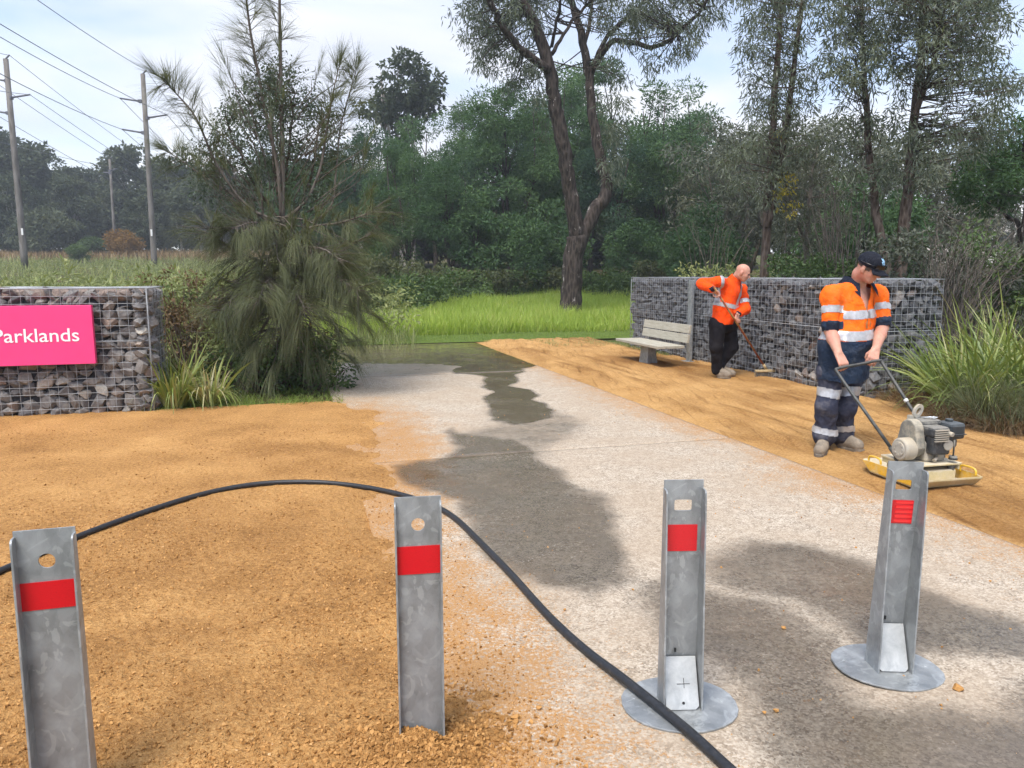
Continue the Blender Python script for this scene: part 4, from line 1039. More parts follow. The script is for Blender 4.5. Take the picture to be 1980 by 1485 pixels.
# trousers
fl = Field(np.min([ank_l, hip_l, knee_l], 0) - [0.2, 0.25, 0.12], np.max([hip_r, knee_r, ank_r], 0) + [0.2, 0.25, 0.12], 0.008)
wt = (0.030, 9, 81)
fl.cone(hip_l + [0.02, 0, 0.02], hip_r + [-0.02, 0, 0.02], 0.118, 0.115, 0.04, wr=wt)
for a_, b_, c_ in ((hip_l, knee_l, ank_l), (hip_r, knee_r, ank_r)):
    fl.cone(a_, b_, 0.098, 0.086, 0.03, wr=wt); fl.cone(b_, c_ + [0, 0, 0.045], 0.090, 0.078, 0.03, wr=(0.034, 12, 82)); fl.cone(c_ + [0, 0, 0.05], c_ + [0, 0, 0.075], 0.105, 0.10, 0.02, wr=(0.016, 18, 83))
    fl.cone(c_ + [0, 0, 0.05], c_ - [0, 0, 0.005], 0.070, 0.068, 0.02, wr=(0.008, 18, 83))
V, F = fl.mesh(2); V = local(V, O1)
tr = ob('trousers', np_mesh('trousers', V, F, True), M_TROUS, root)
for (p0, p1) in ((749, 766), (826, 838)):
    z1_, z0_ = A(1615, p0, -0.05)[2] - O1[2], A(1615, p1, -0.05)[2] - O1[2]
    for s_ in (-1, 1):
        xm = (A(1617, 800)[0] - O1[0])
        patch('reflective_band', V, F, lambda C: (C[:, 2] > z0_ + 0.01 * np.sin(C[:, 0] * 20)) & (C[:, 2] < z1_ + 0.01 * np.sin(C[:, 0] * 20)) & ((C[:, 0] - xm) * s_ > 0.004), 0.004, M_TAPE, tr)
gz = float(O1[2])
boots(root, 'boot', A(1594, 842, -0.04), A(1594, 868, -0.02), A(1583, 874, -0.27), gz, 91)
boots(root, 'boot', A(1628, 842, 0.07), A(1622, 866, 0.08), A(1668, 872, -0.10), gz, 92)
# cap with sunglasses
fl = Field(hc - 0.28 - O1, hc + 0.28 - O1, 0.006)
Lc = lambda x, y, z: LH(x, y, z) - O1
fl.ell(Lc(0, -0.012, 0.044), np.array([0.087, 0.107, 0.088]), MH, 0.01)
V, F = fl.mesh(2); C = V[F].mean(1); zl = (C - (hc - O1)) @ MH[:, 2]; yl = (C - (hc - O1)) @ MH[:, 1]
F = F[zl > 0.018 + 0.012 * (yl < 0) * (-yl / 0.1)]
cap = ob('cap', np_mesh('cap', V, F, True), M_CAP, root)
mb = MB(); rows = 6; cols = 13; Vb = []
for dz_ in (0.0, -0.006):
    for i in range(rows):
        for j in range(cols):
            an = R(-62 + 124 * j / (cols - 1)); k = i / (rows - 1)
            rx, ry = 0.084 * math.sin(an), 0.094 * math.cos(an)
            Vb.append(Lc(rx * (1 + 0.05 * k), ry + (0.078 * math.cos(an * 0.9)) * k - 0.0, 0.030 + dz_ - 0.020 * k - 0.022 * (math.sin(an) ** 2) * (0.4 + k)))
Fb = []
for l in range(2):
    for i in range(rows - 1):
        for j in range(cols - 1):
            q = l * rows * cols + i * cols + j; f4 = (q, q + 1, q + cols + 1, q + cols); Fb.append(f4 if l == 0 else f4[::-1])
rc = rows * cols
Fb += [((rows - 1) * cols + j, (rows - 1) * cols + j + 1, rc + (rows - 1) * cols + j + 1, rc + (rows - 1) * cols + j) for j in range(cols - 1)]
mb.add(Vb, Fb, True); mb.build('peak', M_CAP, cap)
mb = MB()
for s_ in (-1, 1):
    for i in range(5):
        a0, a1 = R(6 + 8.4 * i) * s_, R(6 + 8.4 * (i + 1)) * s_
        q = [Lc(0.098 * math.sin(a), 0.116 * math.cos(a), z) for a, z in ((a0, 0.034), (a1, 0.034), (a1, 0.066), (a0, 0.066))]
        q2 = [p_ + (p_ - Lc(0, 0, 0.05)) * 0.06 for p_ in q]
        mb.add(q + q2, [(0, 1, 2, 3), (7, 6, 5, 4), (0, 4, 5, 1), (1, 5, 6, 2), (2, 6, 7, 3), (3, 7, 4, 0)])
gl = mb.build('sunglasses', M_LENS, cap)
for s_ in (-1, 1):
    mb = MB().tube([Lc(0.098 * math.sin(R(a)) * s_, 0.113 * math.cos(R(a)), 0.056 - 0.0001 * a) for a in (46, 65, 85, 105, 118)], 0.0045, 6); mb.build('temple', M_LENS, cap)
mb = MB()                               # small pale-blue emblem on the crown: a row of upright flicks over a curve
for k, (dx_, dz_, hh) in enumerate(((-0.026, 0.0, 0.020), (-0.012, 0.004, 0.030), (0.004, 0.0, 0.020), (0.016, 0.006, 0.030), (0.026, -0.002, 0.016))):
    def cp(x, z):
        a = x / 0.1 - 0.12; zz2 = z; rr2 = math.sqrt(max(1 - ((zz2 - 0.044) / 0.088) ** 2, 0.05)); return Lc(0.090 * math.sin(a) * rr2, -0.012 + 0.111 * math.cos(a) * rr2, zz2)
    b0 = 0.076 + dz_
    mb.tube([cp(dx_, b0), cp(dx_ + 0.004, b0 + hh * 0.6), cp(dx_ + 0.010, b0 + hh)], [0.005, 0.0042, 0.0015], 6)
mb.tube([cp(-0.028, 0.074), cp(-0.008, 0.068), cp(0.012, 0.072), cp(0.028, 0.070)], 0.0035, 6)
mb.build('emblem', M_LOGO, cap)

# ------------------------------------------------------------------ the man with the broom
Y2 = 10.9
def B(px, py, dy=0.0): return P(px, py, Y2 + dy)
g2 = sand_h_right(np.array([3.1]), np.array([10.9]))[0]
root2 = thing('person', 'bald man in orange reflective jacket and black trousers sweeping by the gabion wall', 'person', (B(1392, 730)[0], Y2, float(g2)))
O2 = np.array(root2.location)
fac2 = unit([0.80, -0.60, 0])
sh_l, sh_r = B(1391, 545, -0.20), B(1434, 560, 0.14)
el_l, el_r = B(1356, 549, -0.38), B(1441, 598, -0.02)
wr_l, wr_r = B(1379, 559, -0.56), B(1427, 607, -0.17)
kn_l, kn_r = B(1390, 566, -0.62), B(1422, 615, -0.24)
hip_l, hip_r = B(1387, 632, -0.07), B(1409, 630, 0.12)
knee_l, knee_r = B(1385, 673, -0.10), B(1414, 672, 0.10)
ank_l, ank_r = B(1386, 712, -0.05), B(1393, 706, 0.10)
neck_b, neck_t = B(1419, 542, -0.06), B(1429, 530, -0.12)
chest, belly, pelvis = B(1413, 562, -0.03), B(1404, 598, -0.02), B(1398, 624, 0.02)
hc = B(1437, 527, -0.17)
h_at = [B(1381, 556, -0.60), B(1478, 708, 0.02)]     # broom handle
hdir = unit(h_at[1] - h_at[0])
def on_h(px): k = (px - 1381) / (1478 - 1381); return h_at[0] + (h_at[1] - h_at[0]) * k
kn_l = on_h(1388.5) + [-0.012, 0.0, 0.012]; kn_r = on_h(1421) + [0.0, 0.0, 0.012]
fl = Field(np.min([ank_l, el_l, kn_l], 0) - [0.2, 0.25, 0.12], np.max([sh_r, hc, hip_r, el_r], 0) + [0.22, 0.25, 0.22], 0.0075)
fl.cone(pelvis, belly, 0.14, 0.14, 0.05, flat=(fac2, 0.8)); fl.cone(belly, chest, 0.14, 0.14, 0.05, flat=(fac2, 0.8)); fl.cone(chest, neck_b, 0.12, 0.07, 0.05, flat=(fac2, 0.8)); fl.cone(sh_l, sh_r, 0.055, 0.055, 0.05)
fl.cone(neck_b, neck_t, 0.062, 0.058, 0.03)
for s_, e_, w_, k_, sd_ in ((sh_l, el_l, wr_l, kn_l, 1), (sh_r, el_r, wr_r, kn_r, -1)):
    fl.cone(s_, e_, 0.052, 0.043, 0.03); fl.cone(e_, w_, 0.044, 0.028, 0.02); hand(fl, w_, k_, hdir, sd_, on_h(1400) - k_ if False else [0.3, -0.5, -0.6])
for a_, b_, c_ in ((hip_l, knee_l, ank_l), (hip_r, knee_r, ank_r)): fl.cone(a_, b_, 0.08, 0.058, 0.04); fl.cone(b_, c_, 0.058, 0.043, 0.03)
LH2, MH2 = head(fl, hc, unit([0.82, -0.35, -0.42]), unit([0.36, -0.12, 0.92]), 1.02)
fl.cone(neck_t, LH2(0, -0.02, -0.045), 0.058, 0.060, 0.03)
V, F = fl.mesh(2); ob('body', np_mesh('body', local(V, O2), F, True), M_SKIN, root2)
mb = MB()
for s_ in (-1, 1):
    mb.tube([LH2(s_ * 0.018, 0.090, 0.003) - O2, LH2(s_ * 0.042, 0.080, 0.003) - O2], 0.006, 6)
mb.build('eyes', M_EYE, root2)['kind'] = 'stuff'  # dark strips for the eyes and brows
# jacket
fl = Field(np.min([hip_l, el_l, wr_l], 0) - [0.22, 0.25, 0.15], np.max([sh_r, el_r, neck_t], 0) + [0.22, 0.3, 0.12], 0.008)
wj = (0.030, 9, 171)
fl.cone(B(1397, 619, 0.01), B(1403, 592, 0.0), 0.180, 0.188, 0.05, flat=(fac2, 0.88), wr=wj)
fl.cone(B(1403, 592, 0.0), B(1411, 562, -0.02), 0.188, 0.172, 0.05, flat=(fac2, 0.86), wr=wj); fl.cone(B(1411, 562, -0.02), neck_b - [0, 0, 0.02], 0.165, 0.088, 0.05, flat=(fac2, 0.9), wr=wj)
fl.cone(sh_l + [0.03, 0.02, 0], sh_r - [0.02, 0.02, 0], 0.072, 0.072, 0.05, wr=wj)
for s_, e_, w_ in ((sh_l, el_l, wr_l), (sh_r, el_r, wr_r)):
    fl.cone(s_, e_, 0.080, 0.072, 0.03, wr=(0.024, 13, 172)); fl.cone(e_, e_ + (w_ - e_) * 0.86, 0.072, 0.054, 0.03, wr=(0.024, 13, 173))
fl.cone(neck_b + [0.01, 0, -0.01], neck_b + unit(neck_t - neck_b) * 0.03, 0.092, 0.086, 0.03, wr=(0.006, 20, 174))
V, F = fl.mesh(2); C = V[F].mean(1)
nd = unit(neck_t - neck_b); rel = C - neck_b; al = rel @ nd; rad = np.linalg.norm(rel - al[:, None] * nd, axis=1)
zh = B(1395, 624)[2]
F = F[~((al > 0.02) & (rad < 0.074)) & (C[:, 2] > zh - 0.02 + 0.02 * ((C - pelvis) @ np.array([1, 0, 0])))]
V = local(V, O2)
jk = ob('jacket', np_mesh('jacket', V, F, True), M_ORANGE2, root2); jk['label'] = 'orange fleece jacket with silver bands'
s2 = unit(np.cross(fac2, [0, 0, 1])) * -1      # towards his image-right side
def AR(C):                                      # on an arm?
    C = C + O2; d1, q1 = seg_d(C, sh_l, el_l); d2, q2 = seg_d(C, el_l, wr_l); d3, q3 = seg_d(C, sh_r, el_r); d4, q4 = seg_d(C, el_r, wr_r)
    return ((d1 < 0.10) & (q1 > 0.30)) | (d2 < 0.09), ((d3 < 0.098) & (q3 > 0.35)) | (d4 < 0.08), q1, q3
def ztilt(C): return C[:, 2] + O2[2] - 0.22 * ((C + O2 - belly) @ np.array([-1.0, 0, 0])) * 1.0
def tors(C): a_, b_, _, _ = AR(C); return ~(a_ | b_)
def band(py): return B(1404, py)[2]
patch('reflective_band', V, F, lambda C: tors(C) & (ztilt(C) < band(586)) & (ztilt(C) > band(594.5)), 0.005, M_TAPE, jk)
patch('reflective_band', V, F, lambda C: tors(C) & (ztilt(C) < band(604)) & (ztilt(C) > band(611)) & (C[:, 0] + O2[0] < B(1373, 600)[0]), 0.005, M_TAPE, jk)
for (p0, p1) in (((1396, 528), (1391, 586)), ((1440, 556), (1428, 590))):   # shoulder straps
    a_, b_ = B(*p0, -0.2), B(*p1, -0.2)
    def strap(C, a_=a_, b_=b_):
        k = (a_[2] - C[:, 2] - O2[2]) / (a_[2] - b_[2]); xx_ = a_[0] + (b_[0] - a_[0]) * k; return tors(C) & (k > -0.3) & (k < 1.0) & (np.abs(C[:, 0] + O2[0] - xx_) < 0.026)
    patch('reflective_band', V, F, strap, 0.005, M_TAPE, jk)
patch('reflective_band', V, F, lambda C: AR(C)[1] & (AR(C)[3] > 0.55) & (AR(C)[3] < 0.75) & (seg_d(C + O2, sh_r, el_r)[0] < 0.1), 0.005, M_TAPE, jk)
zp = B(1416, 590); patch('zip', V, F, lambda C: tors(C) & (np.abs((C + O2 - belly) @ s2 - 0.03) < 0.006) & ((C + O2 - belly) @ fac2 > 0.02), 0.003, M_COLLAR, jk)
for e_, w_ in ((el_l, wr_l), (el_r, wr_r)):
    d_ = unit(w_ - e_); fl = Field(w_ - O2 - 0.12, w_ - O2 + 0.12, 0.007); fl.cone(w_ - O2 - d_ * 0.05, w_ - O2 - d_ * 0.008, 0.047, 0.044, 0.01, wr=(0.006, 30, 175)); Vc, Fc = fl.mesh(1)
    ob('cuff', np_mesh('cuff', Vc, Fc, True), M_COLLAR, jk)
# dark lining inside the open collar
mb = MB(); ring = []
for k in range(12):
    an = R(-70 + 140 * k / 11)
    for r_, z_ in ((0.100, 0.0), (0.092, 0.075 * math.cos(an * 0.9) + 0.012)):
        ring.append(neck_b - O2 + (fac2 * math.cos(an) + s2 * math.sin(an)) * r_ + np.array([0, 0, z_ - 0.02]))
mb.add(ring, [(2 * k, 2 * k + 2, 2 * k + 3, 2 * k + 1) for k in range(11)], True); mb.build('collar', M_ORANGE2, jk)
mb = MB(); mb.add([q * 1.0 + (neck_b - O2 - q) * np.array([0.07, 0.07, 0]) for q in ring], [(2 * k, 2 * k + 2, 2 * k + 3, 2 * k + 1) for k in range(11)], True); mb.build('collar_lining', M_COLLAR, jk)
# trousers
fl = Field(np.min([ank_l, hip_l, knee_l], 0) - [0.2, 0.25, 0.1], np.max([hip_r, knee_r, ank_r], 0) + [0.2, 0.25, 0.14], 0.009)
wt = (0.028, 8, 181)
fl.cone(hip_l + [0.0, 0.04, 0.03], hip_r + [0, -0.04, 0.03], 0.13, 0.13, 0.04, wr=wt)
for a_, b_, c_ in ((hip_l, knee_l, ank_l), (hip_r, knee_r, ank_r)):
    fl.cone(a_, b_, 0.118, 0.095, 0.03, wr=wt); fl.cone(b_, c_ + [0, 0, 0.03], 0.096, 0.074, 0.03, wr=(0.016, 12, 182)); fl.cone(c_ + [0, 0, 0.03], c_ - [0, 0, 0.03], 0.076, 0.072, 0.02, wr=(0.012, 16, 183))
V, F = fl.mesh(2); ob('trousers', np_mesh('trousers', local(V, O2), F, True), M_BLACKT, root2)
boots(root2, 'boot', B(1388, 712, -0.05), B(1387, 729, -0.04), B(1411, 731, -0.16), float(g2), 191)
boots(root2, 'boot', B(1396, 706, 0.10), B(1396, 724, 0.10), B(1416, 724, 0.0), float(g2), 192)

# ---- his broom
t = NT('worn_red_handle'); c = t.pos(); f = t.noise(c, 9, 5, 0.6)
M_HAND = t.bsdf(t.ramp(f, [(0.35, (0.17, 0.035, 0.02)), (0.52, (0.30, 0.075, 0.03)), (0.62, (0.33, 0.21, 0.07))]), 0.55, 0, None, 0.3)
M_BROOM = simple('straw_block', (0.46, 0.35, 0.19), 0.9, var=0.2)
M_BRIST = simple('dark_bristles', (0.13, 0.115, 0.095), 0.9, var=0.4)
M_BRISTB = simple('pale_bristles', (0.40, 0.31, 0.18), 0.9, var=0.3)
hb = B(1478, 711, 0.02); br = thing('push_broom', 'push broom with worn red handle and straw coloured head', 'broom', (hb[0], hb[1], float(g2)))
OB = np.array(br.location)
MB().tube([h_at[0] - hdir * 0.03 - OB, h_at[1] - OB], 0.0145, 8).build('handle', M_HAND, br)
bd = unit([1.0, 0.15, -0.05]); bn = unit(np.cross(bd, [0, 0, 1]))
bc = h_at[1] - OB - np.array([0, 0, 0.0]); zc = 0.115
MB().tube([h_at[1] - OB - hdir * 0.04, h_at[1] - OB + hdir * 0.07], 0.02, 8).build('socket', M_BROOM, br)
MB().box((bc[0] + 0.02, bc[1], zc - 0.02), (0.32, 0.06, 0.035), Matrix.Rotation(math.atan2(bd[1], bd[0]), 3, 'Z')).build('head_block', M_BROOM, br, bevel=0.008)
gb = np.random.default_rng(3)
for nm, m_, ky in (('bristles', M_BRISTB, -0.012), ('bristles', M_BRIST, 0.012)):
    mb = MB()
    for k in range(46):
        s_ = -0.15 + 0.30 * k / 45
        a_ = np.array([bc[0] + 0.02, bc[1], zc - 0.035]) + bd * s_ + bn * ky; b_ = a_ * [1, 1, 0] + bd * s_ * 0.08 + bn * (ky + gb.normal(0, 0.012)) + [gb.normal(0, 0.006), 0, 0.0 + abs(gb.normal(0, 0.008))]
        mb.tube([a_, b_], [0.004, 0.0035], 4, caps=False)
    mb.build(nm, m_, br)

# ================================================================== PLATE COMPACTOR
cq = G(1778, 930); gc = float(sand_h_right(np.array([cq[0]]), np.array([cq[1]]))[0])
CO = np.array([cq[0], cq[1], gc])
pc = thing('plate_compactor', 'dusty yellow plate compactor with black petrol engine and long handle', 'plate compactor', CO, R(13))
def dusty(name, col, dust, k, rough=0.6, metal=0.0):
    t = NT(name); c = t.co(); f = t.noise(c, 22, 6, 0.7); up = t.n('ShaderNodeSeparateXYZ'); t.set(up.inputs[0], t.n('ShaderNodeNewGeometry').outputs['Normal'])
    m = t.math('ADD', t.math('MULTIPLY', t.math('MAXIMUM', up.outputs[2], 0.0), 0.28), t.noise(c, 9, 6, 0.75))
    return t.bsdf(t.mix(t.rng(m, 0.42, 0.78, 0, k), t.ramp(f, [(0.3, tuple(x * 0.8 for x in col)), (0.7, col)]), dust), rough, metal, t.bump(f, 0.25, 0.004), 0.4)
DUST = (0.46, 0.39, 0.28)
M_YEL = dusty('dusty_yellow_paint', (0.72, 0.40, 0.03), (0.56, 0.46, 0.27), 0.85)
M_YELC = dusty('clean_yellow_paint', (0.80, 0.48, 0.02), DUST, 0.3, 0.4)
M_PLATE = dusty('caked_plate', (0.56, 0.46, 0.25), (0.60, 0.52, 0.38), 1.0)
M_ENG = dusty('dusty_black_plastic', (0.035, 0.038, 0.042), (0.28, 0.26, 0.22), 0.75)
M_TANK = dusty('black_tank', (0.028, 0.036, 0.042), (0.16, 0.17, 0.17), 0.5, 0.45)
M_ALU = dusty('caked_alloy', (0.38, 0.36, 0.31), DUST, 0.8)
M_GUARD = dusty('dusty_guard', (0.17, 0.17, 0.15), (0.42, 0.37, 0.28), 0.9)
M_BAR = dusty('black_handle_bar', (0.03, 0.035, 0.037), (0.16, 0.15, 0.13), 0.5, 0.5)
# base plate: pan with upturned ends, y- is forward
pw = 0.275
prof = [(-0.36, 0.085), (-0.30, 0.022), (-0.26, 0.004), (0.26, 0.004), (0.30, 0.022), (0.37, 0.085)]
top_ = [(y_, z_ + 0.020) for y_, z_ in prof]
mb = MB(); n_ = len(prof)
mb.add([(x_, y_, z_) for x_ in (-pw, pw) for y_, z_ in prof + top_],
       [(k, k + 1, 2 * n_ + k + 1, 2 * n_ + k) for k in range(n_ - 1)] + [(n_ + k, 3 * n_ + k, 3 * n_ + k + 1, n_ + k + 1) for k in range(n_ - 1)] +
       [(k, n_ + k, n_ + k + 1, k + 1) for k in range(n_ - 1)] + [(2 * n_ + k, 2 * n_ + k + 1, 3 * n_ + k + 1, 3 * n_ + k) for k in range(n_ - 1)] + [(0, 2 * n_, 3 * n_, n_), (n_ - 1, 2 * n_ - 1, 4 * n_ - 1, 3 * n_ - 1)])
mb.build('base_plate', M_PLATE, pc, bevel=0.004)
for s_ in (-1, 1):
    mb = MB(); mb.add([(s_ * pw, y_, z_) for y_, z_ in ((-0.355, 0.095), (-0.26, 0.02), (0.26, 0.02), (0.365, 0.095), (0.30, 0.105), (-0.29, 0.105))] + [(s_ * (pw + 0.012), y_, z_) for y_, z_ in ((-0.355, 0.095), (-0.26, 0.02), (0.26, 0.02), (0.365, 0.095), (0.30, 0.105), (-0.29, 0.105))],
           [tuple(range(6)), tuple(reversed(range(6, 12)))] + [(k, 6 + k, 6 + (k + 1) % 6, (k + 1) % 6) for k in range(6)]); mb.build('side_wall', M_YEL, pc, bevel=0.002)
    for ys_ in ((0.16, 0.31),) if s_ < 0 else ((-0.30, -0.14),):
        mb = MB().tube(smooth_path([Vector((s_ * (pw - 0.01), ys_[0], 0.09)), Vector((s_ * (pw - 0.01), ys_[0] + 0.015, 0.145)), Vector((s_ * (pw - 0.01), ys_[1] - 0.015, 0.145)), Vector((s_ * (pw - 0.01), ys_[1], 0.09))], 4), 0.009, 8)
        mb.build('lifting_handle', M_YELC, pc)
MB().box((0, 0, 0.075), (0.40, 0.34, 0.09)).build('exciter_housing', M_PLATE, pc, bevel=0.012)
for sx_ in (-1, 1):
    for sy_ in (-1, 1): MB().tube([(sx_ * 0.17, sy_ * 0.14, 0.10), (sx_ * 0.17, sy_ * 0.14, 0.16)], 0.03, 12).build('rubber_mount', M_ENG, pc)
MB().box((0, 0.01, 0.170), (0.46, 0.40, 0.018)).build('engine_deck', M_PLATE, pc, bevel=0.004)
for sx_ in (-1, 1): MB().box((sx_ * 0.215, 0.01, 0.145), (0.012, 0.38, 0.05)).build('deck_rib', M_PLATE, pc, bevel=0.003)
# engine
MB().box((0.03, 0.0, 0.27), (0.20, 0.24, 0.18)).build('crankcase', M_ALU, pc, bevel=0.02)
cy = MB().box((0.02, -0.135, 0.33), (0.17, 0.11, 0.16)); cy.build('cylinder_head', M_ENG, pc, bevel=0.02)
for k in range(6): MB().box((-0.005, -0.205, 0.375 + 0.018 * k), (0.13, 0.014, 0.008)).build('cooling_fin', M_ALU, pc)
MB().box((0.0, -0.12, 0.445), (0.17, 0.15, 0.085)).build('muffler_cover', M_ENG, pc, bevel=0.022)
MB().tube([(0.075, -0.20, 0.335), (0.075, -0.165, 0.335)], 0.045, 18).build('carburettor', M_ALU, pc, bevel=0.006)
MB().tube([(0.075, -0.232, 0.430), (0.065, -0.17, 0.438)], 0.020, 14).build('exhaust_cap', M_ALU, pc, bevel=0.004)
MB().box((0.02, 0.03, 0.475), (0.21, 0.20, 0.10)).build('fan_cowl', M_ENG, pc, bevel=0.03)
MB().box((0.18, -0.09, 0.44), (0.16, 0.17, 0.14)).build('fuel_tank', M_TANK, pc, bevel=0.028)
MB().box((0.18, -0.09, 0.415), (0.168, 0.178, 0.008)).build('tank_seam', M_TANK, pc, bevel=0.003)
MB().tube([(0.18, -0.07, 0.505), (0.18, -0.07, 0.532)], 0.030, 16).build('fuel_cap', M_TANK, pc, bevel=0.006)
MB().box((0.17, -0.08, 0.335), (0.10, 0.12, 0.08)).build('air_filter', M_ENG, pc, bevel=0.02)
MB().tube([(0.155, -0.17, 0.37), (0.155, -0.17, 0.225)], 0.007, 8).build('drain_pipe', M_ENG, pc)
MB().tube([(0.155, -0.17, 0.235), (0.155, -0.17, 0.205)], [0.03, 0.036], 14).build('drain_cup', M_ENG, pc)
MB().tube([(0.03, -0.125, 0.225), (0.00, -0.15, 0.215), (-0.02, -0.16, 0.20)], 0.016, 10).build('oil_plug', M_ALU, pc)
mb = MB().tube([(0.005, 0.02, 0.527), (0.02, -0.03, 0.545), (0.05, -0.05, 0.542)], 0.006, 6); mb.tube([(0.04, -0.045, 0.53), (0.07, -0.06, 0.546), (0.06, -0.03, 0.546), (0.03, -0.03, 0.536)], 0.004, 6)
mb.build('fuel_line', simple('clear_hose', (0.62, 0.64, 0.66), 0.35), pc)
# belt guard: slab of rounded outline on the left side, with the clutch drum standing out of it
out = []
for k in range(32):
    a_ = 2 * math.pi * k / 32; cz_ = 0.33 if math.sin(a_) < 0 else 0.43; r_ = 0.128 if math.sin(a_) < 0 else 0.095
    out.append((-0.01 + r_ * math.cos(a_) * 1.0, cz_ + (0.125 if math.sin(a_) < 0 else 0.10) * math.sin(a_)))
mb = MB(); n_ = len(out)
mb.add([(x_, y_, z_) for x_ in (-0.17, -0.085) for y_, z_ in out], [tuple(range(n_)), tuple(reversed(range(n_, 2 * n_)))] + [(k, n_ + k, n_ + (k + 1) % n_, (k + 1) % n_) for k in range(n_)])
mb.build('belt_guard', M_GUARD, pc, bevel=0.012)
dr = MB().tube([(-0.16, -0.04, 0.285), (-0.255, -0.04, 0.285), (-0.268, -0.04, 0.285)], [0.096, 0.096, 0.084], 32)
dr.build('clutch_drum', M_ALU, pc, bevel=0.004)
MB().tube([(-0.266, -0.04, 0.285), (-0.274, -0.04, 0.285)], [0.066, 0.062], 28).build('drum_face', M_ALU, pc, bevel=0.002)
for k in range(8):
    a_ = k * math.pi / 4; MB().tube([(-0.272, -0.04 + 0.045 * math.cos(a_), 0.285 + 0.045 * math.sin(a_)), (-0.278, -0.04 + 0.045 * math.cos(a_), 0.285 + 0.045 * math.sin(a_))], 0.010, 8).build('drum_boss', M_ALU, pc)
hk = MB()                               # lifting eye
ring = []
for k in range(24):
    a_ = 2 * math.pi * k / 24; ring.append((0.040 * math.cos(a_), 0.062 * math.sin(a_)))
Mh = Matrix.Translation((-0.03, 0.05, 0.585)) @ Matrix.Rotation(R(28), 4, 'Y')
hk.add([Mh @ Vector((x_ * f_, yv, z_ * f_)) for yv in (-0.012, 0.012) for f_ in (1.0, 0.5) for x_, z_ in ring],
       [(k, (k + 1) % 24, 24 + (k + 1) % 24, 24 + k) for k in range(24)] + [(48 + k, 72 + k, 72 + (k + 1) % 24, 48 + (k + 1) % 24) for k in range(24)] +
       [(k, 48 + k, 48 + (k + 1) % 24, (k + 1) % 24) for k in range(24)] + [(24 + k, 24 + (k + 1) % 24, 72 + (k + 1) % 24, 72 + k) for k in range(24)])
hk.box((-0.06, 0.06, 0.525), (0.10, 0.03, 0.05)); hk.build('lifting_eye', M_ALU, pc)
# long handle
Mi = np.array(Matrix.Rotation(-R(13), 3, 'Z'))
def to_c(q): return Vector(Mi @ (np.asarray(q) - CO))
gl_, gr_ = A(1616, 716, -0.45), A(1704, 699, -0.36)
fl_, fr_ = Vector((-0.235, 0.06, 0.15)), Vector((0.235, 0.10, 0.15))
hl, hr = to_c(gl_), to_c(gr_)
pc.scale = (0.87,) * 3
hl, hr = hl / 0.87, hr / 0.87
fl_, fr_ = Vector((-0.215, 0.02, 0.19)), Vector((0.215, 0.02, 0.19))
hp = [fl_, fl_.lerp(hl, 0.5), hl.lerp(fl_, 0.05), hl + (hr - hl) * 0.06 + Vector((0, 0, 0.012)), hl.lerp(hr, 0.5) + Vector((0, 0, 0.012)), hr + (hl - hr) * 0.06 + Vector((0, 0, 0.012)), hr.lerp(fr_, 0.05), fr_.lerp(hr, 0.5), fr_]
MB().tube(hp[:1] + smooth_path(hp[1:-1], 5) + hp[-1:], 0.0145, 10).build('handle', M_BAR, pc)
for q, e in ((fl_, hl), (fr_, hr)):
    MB().tube([q - Vector((0.02, 0, 0)), q + Vector((0.02, 0, 0))], 0.028, 12).build('handle_pivot', M_BAR, pc)
    MB().tube([q, q + (e - q).normalized() * 0.11], 0.021, 10).build('handle_sleeve', M_BAR, pc)
MB().tube([fr_.lerp(hr, 0.55), fr_.lerp(hr, 0.58)], 0.019, 10).build('clip', simple('pale_clip', (0.6, 0.6, 0.58), 0.5), pc)

# ================================================================== VEGETATION TOOLS
def perp(D, g):
    r = g.normal(size=D.shape); s = np.cross(D, r); return s / np.maximum(np.linalg.norm(s, axis=1), 1e-6)[:, None]
def norm(D): return D / np.maximum(np.linalg.norm(D, axis=1), 1e-9)[:, None]
def leaf_cards(C, D, L, Wd, g, tint=None):
    """one folded-free lance leaf per point: base, two shoulders, tip"""
    n = len(C); D = norm(D); S = perp(D, g); L = np.broadcast_to(L, (n,))[:, None]; Wd = np.broadcast_to(Wd, (n,))[:, None]
    nrm = np.cross(D, S)
    V = np.stack([C, C + D * L * 0.42 + S * Wd * 0.5 + nrm * L * 0.05, C + D * L - nrm * L * 0.06, C + D * L * 0.42 - S * Wd * 0.5 + nrm * L * 0.05], 1).reshape(-1, 3)
    F = np.arange(4 * n).reshape(n, 4)
    return V, F, np.repeat(g.random(n) if tint is None else tint, 4)
def ribbons(C, D, L, Wd, droop, g, segs=3, tint=None, down=(0, 0, -1)):
    """arching blades: tapering strips that bend under their weight"""
    n = len(C); D = norm(D); L = np.broadcast_to(L, (n,)); Wd = np.broadcast_to(Wd, (n,)); droop = np.broadcast_to(droop, (n,))
    S = np.cross(D, np.array([0, 0, 1.0]) + 0.35 * g.normal(size=(n, 3))); S = norm(S)
    ts = np.linspace(0, 1, segs + 1); rows = []
    dn = np.asarray(down, float)
    for t_ in ts:
        c = C + D * (L * t_)[:, None] + dn * (droop * L * t_ ** 2.2)[:, None]
        w = Wd * (0.75 + 0.25 * math.sin(math.pi * min(t_ * 1.4, 1))) * (1 - t_ ** 2.5 * 0.93) * 0.5
        rows += [c - S * w[:, None], c + S * w[:, None]]
    V = np.stack(rows, 1).reshape(-1, 3); m = 2 * (segs + 1); b = (np.arange(n) * m)[:, None]
    F = np.concatenate([b + np.array([2 * k, 2 * k + 1, 2 * k + 3, 2 * k + 2]) for k in range(segs)])
    return V, F, np.repeat(g.random(n) if tint is None else tint, m)
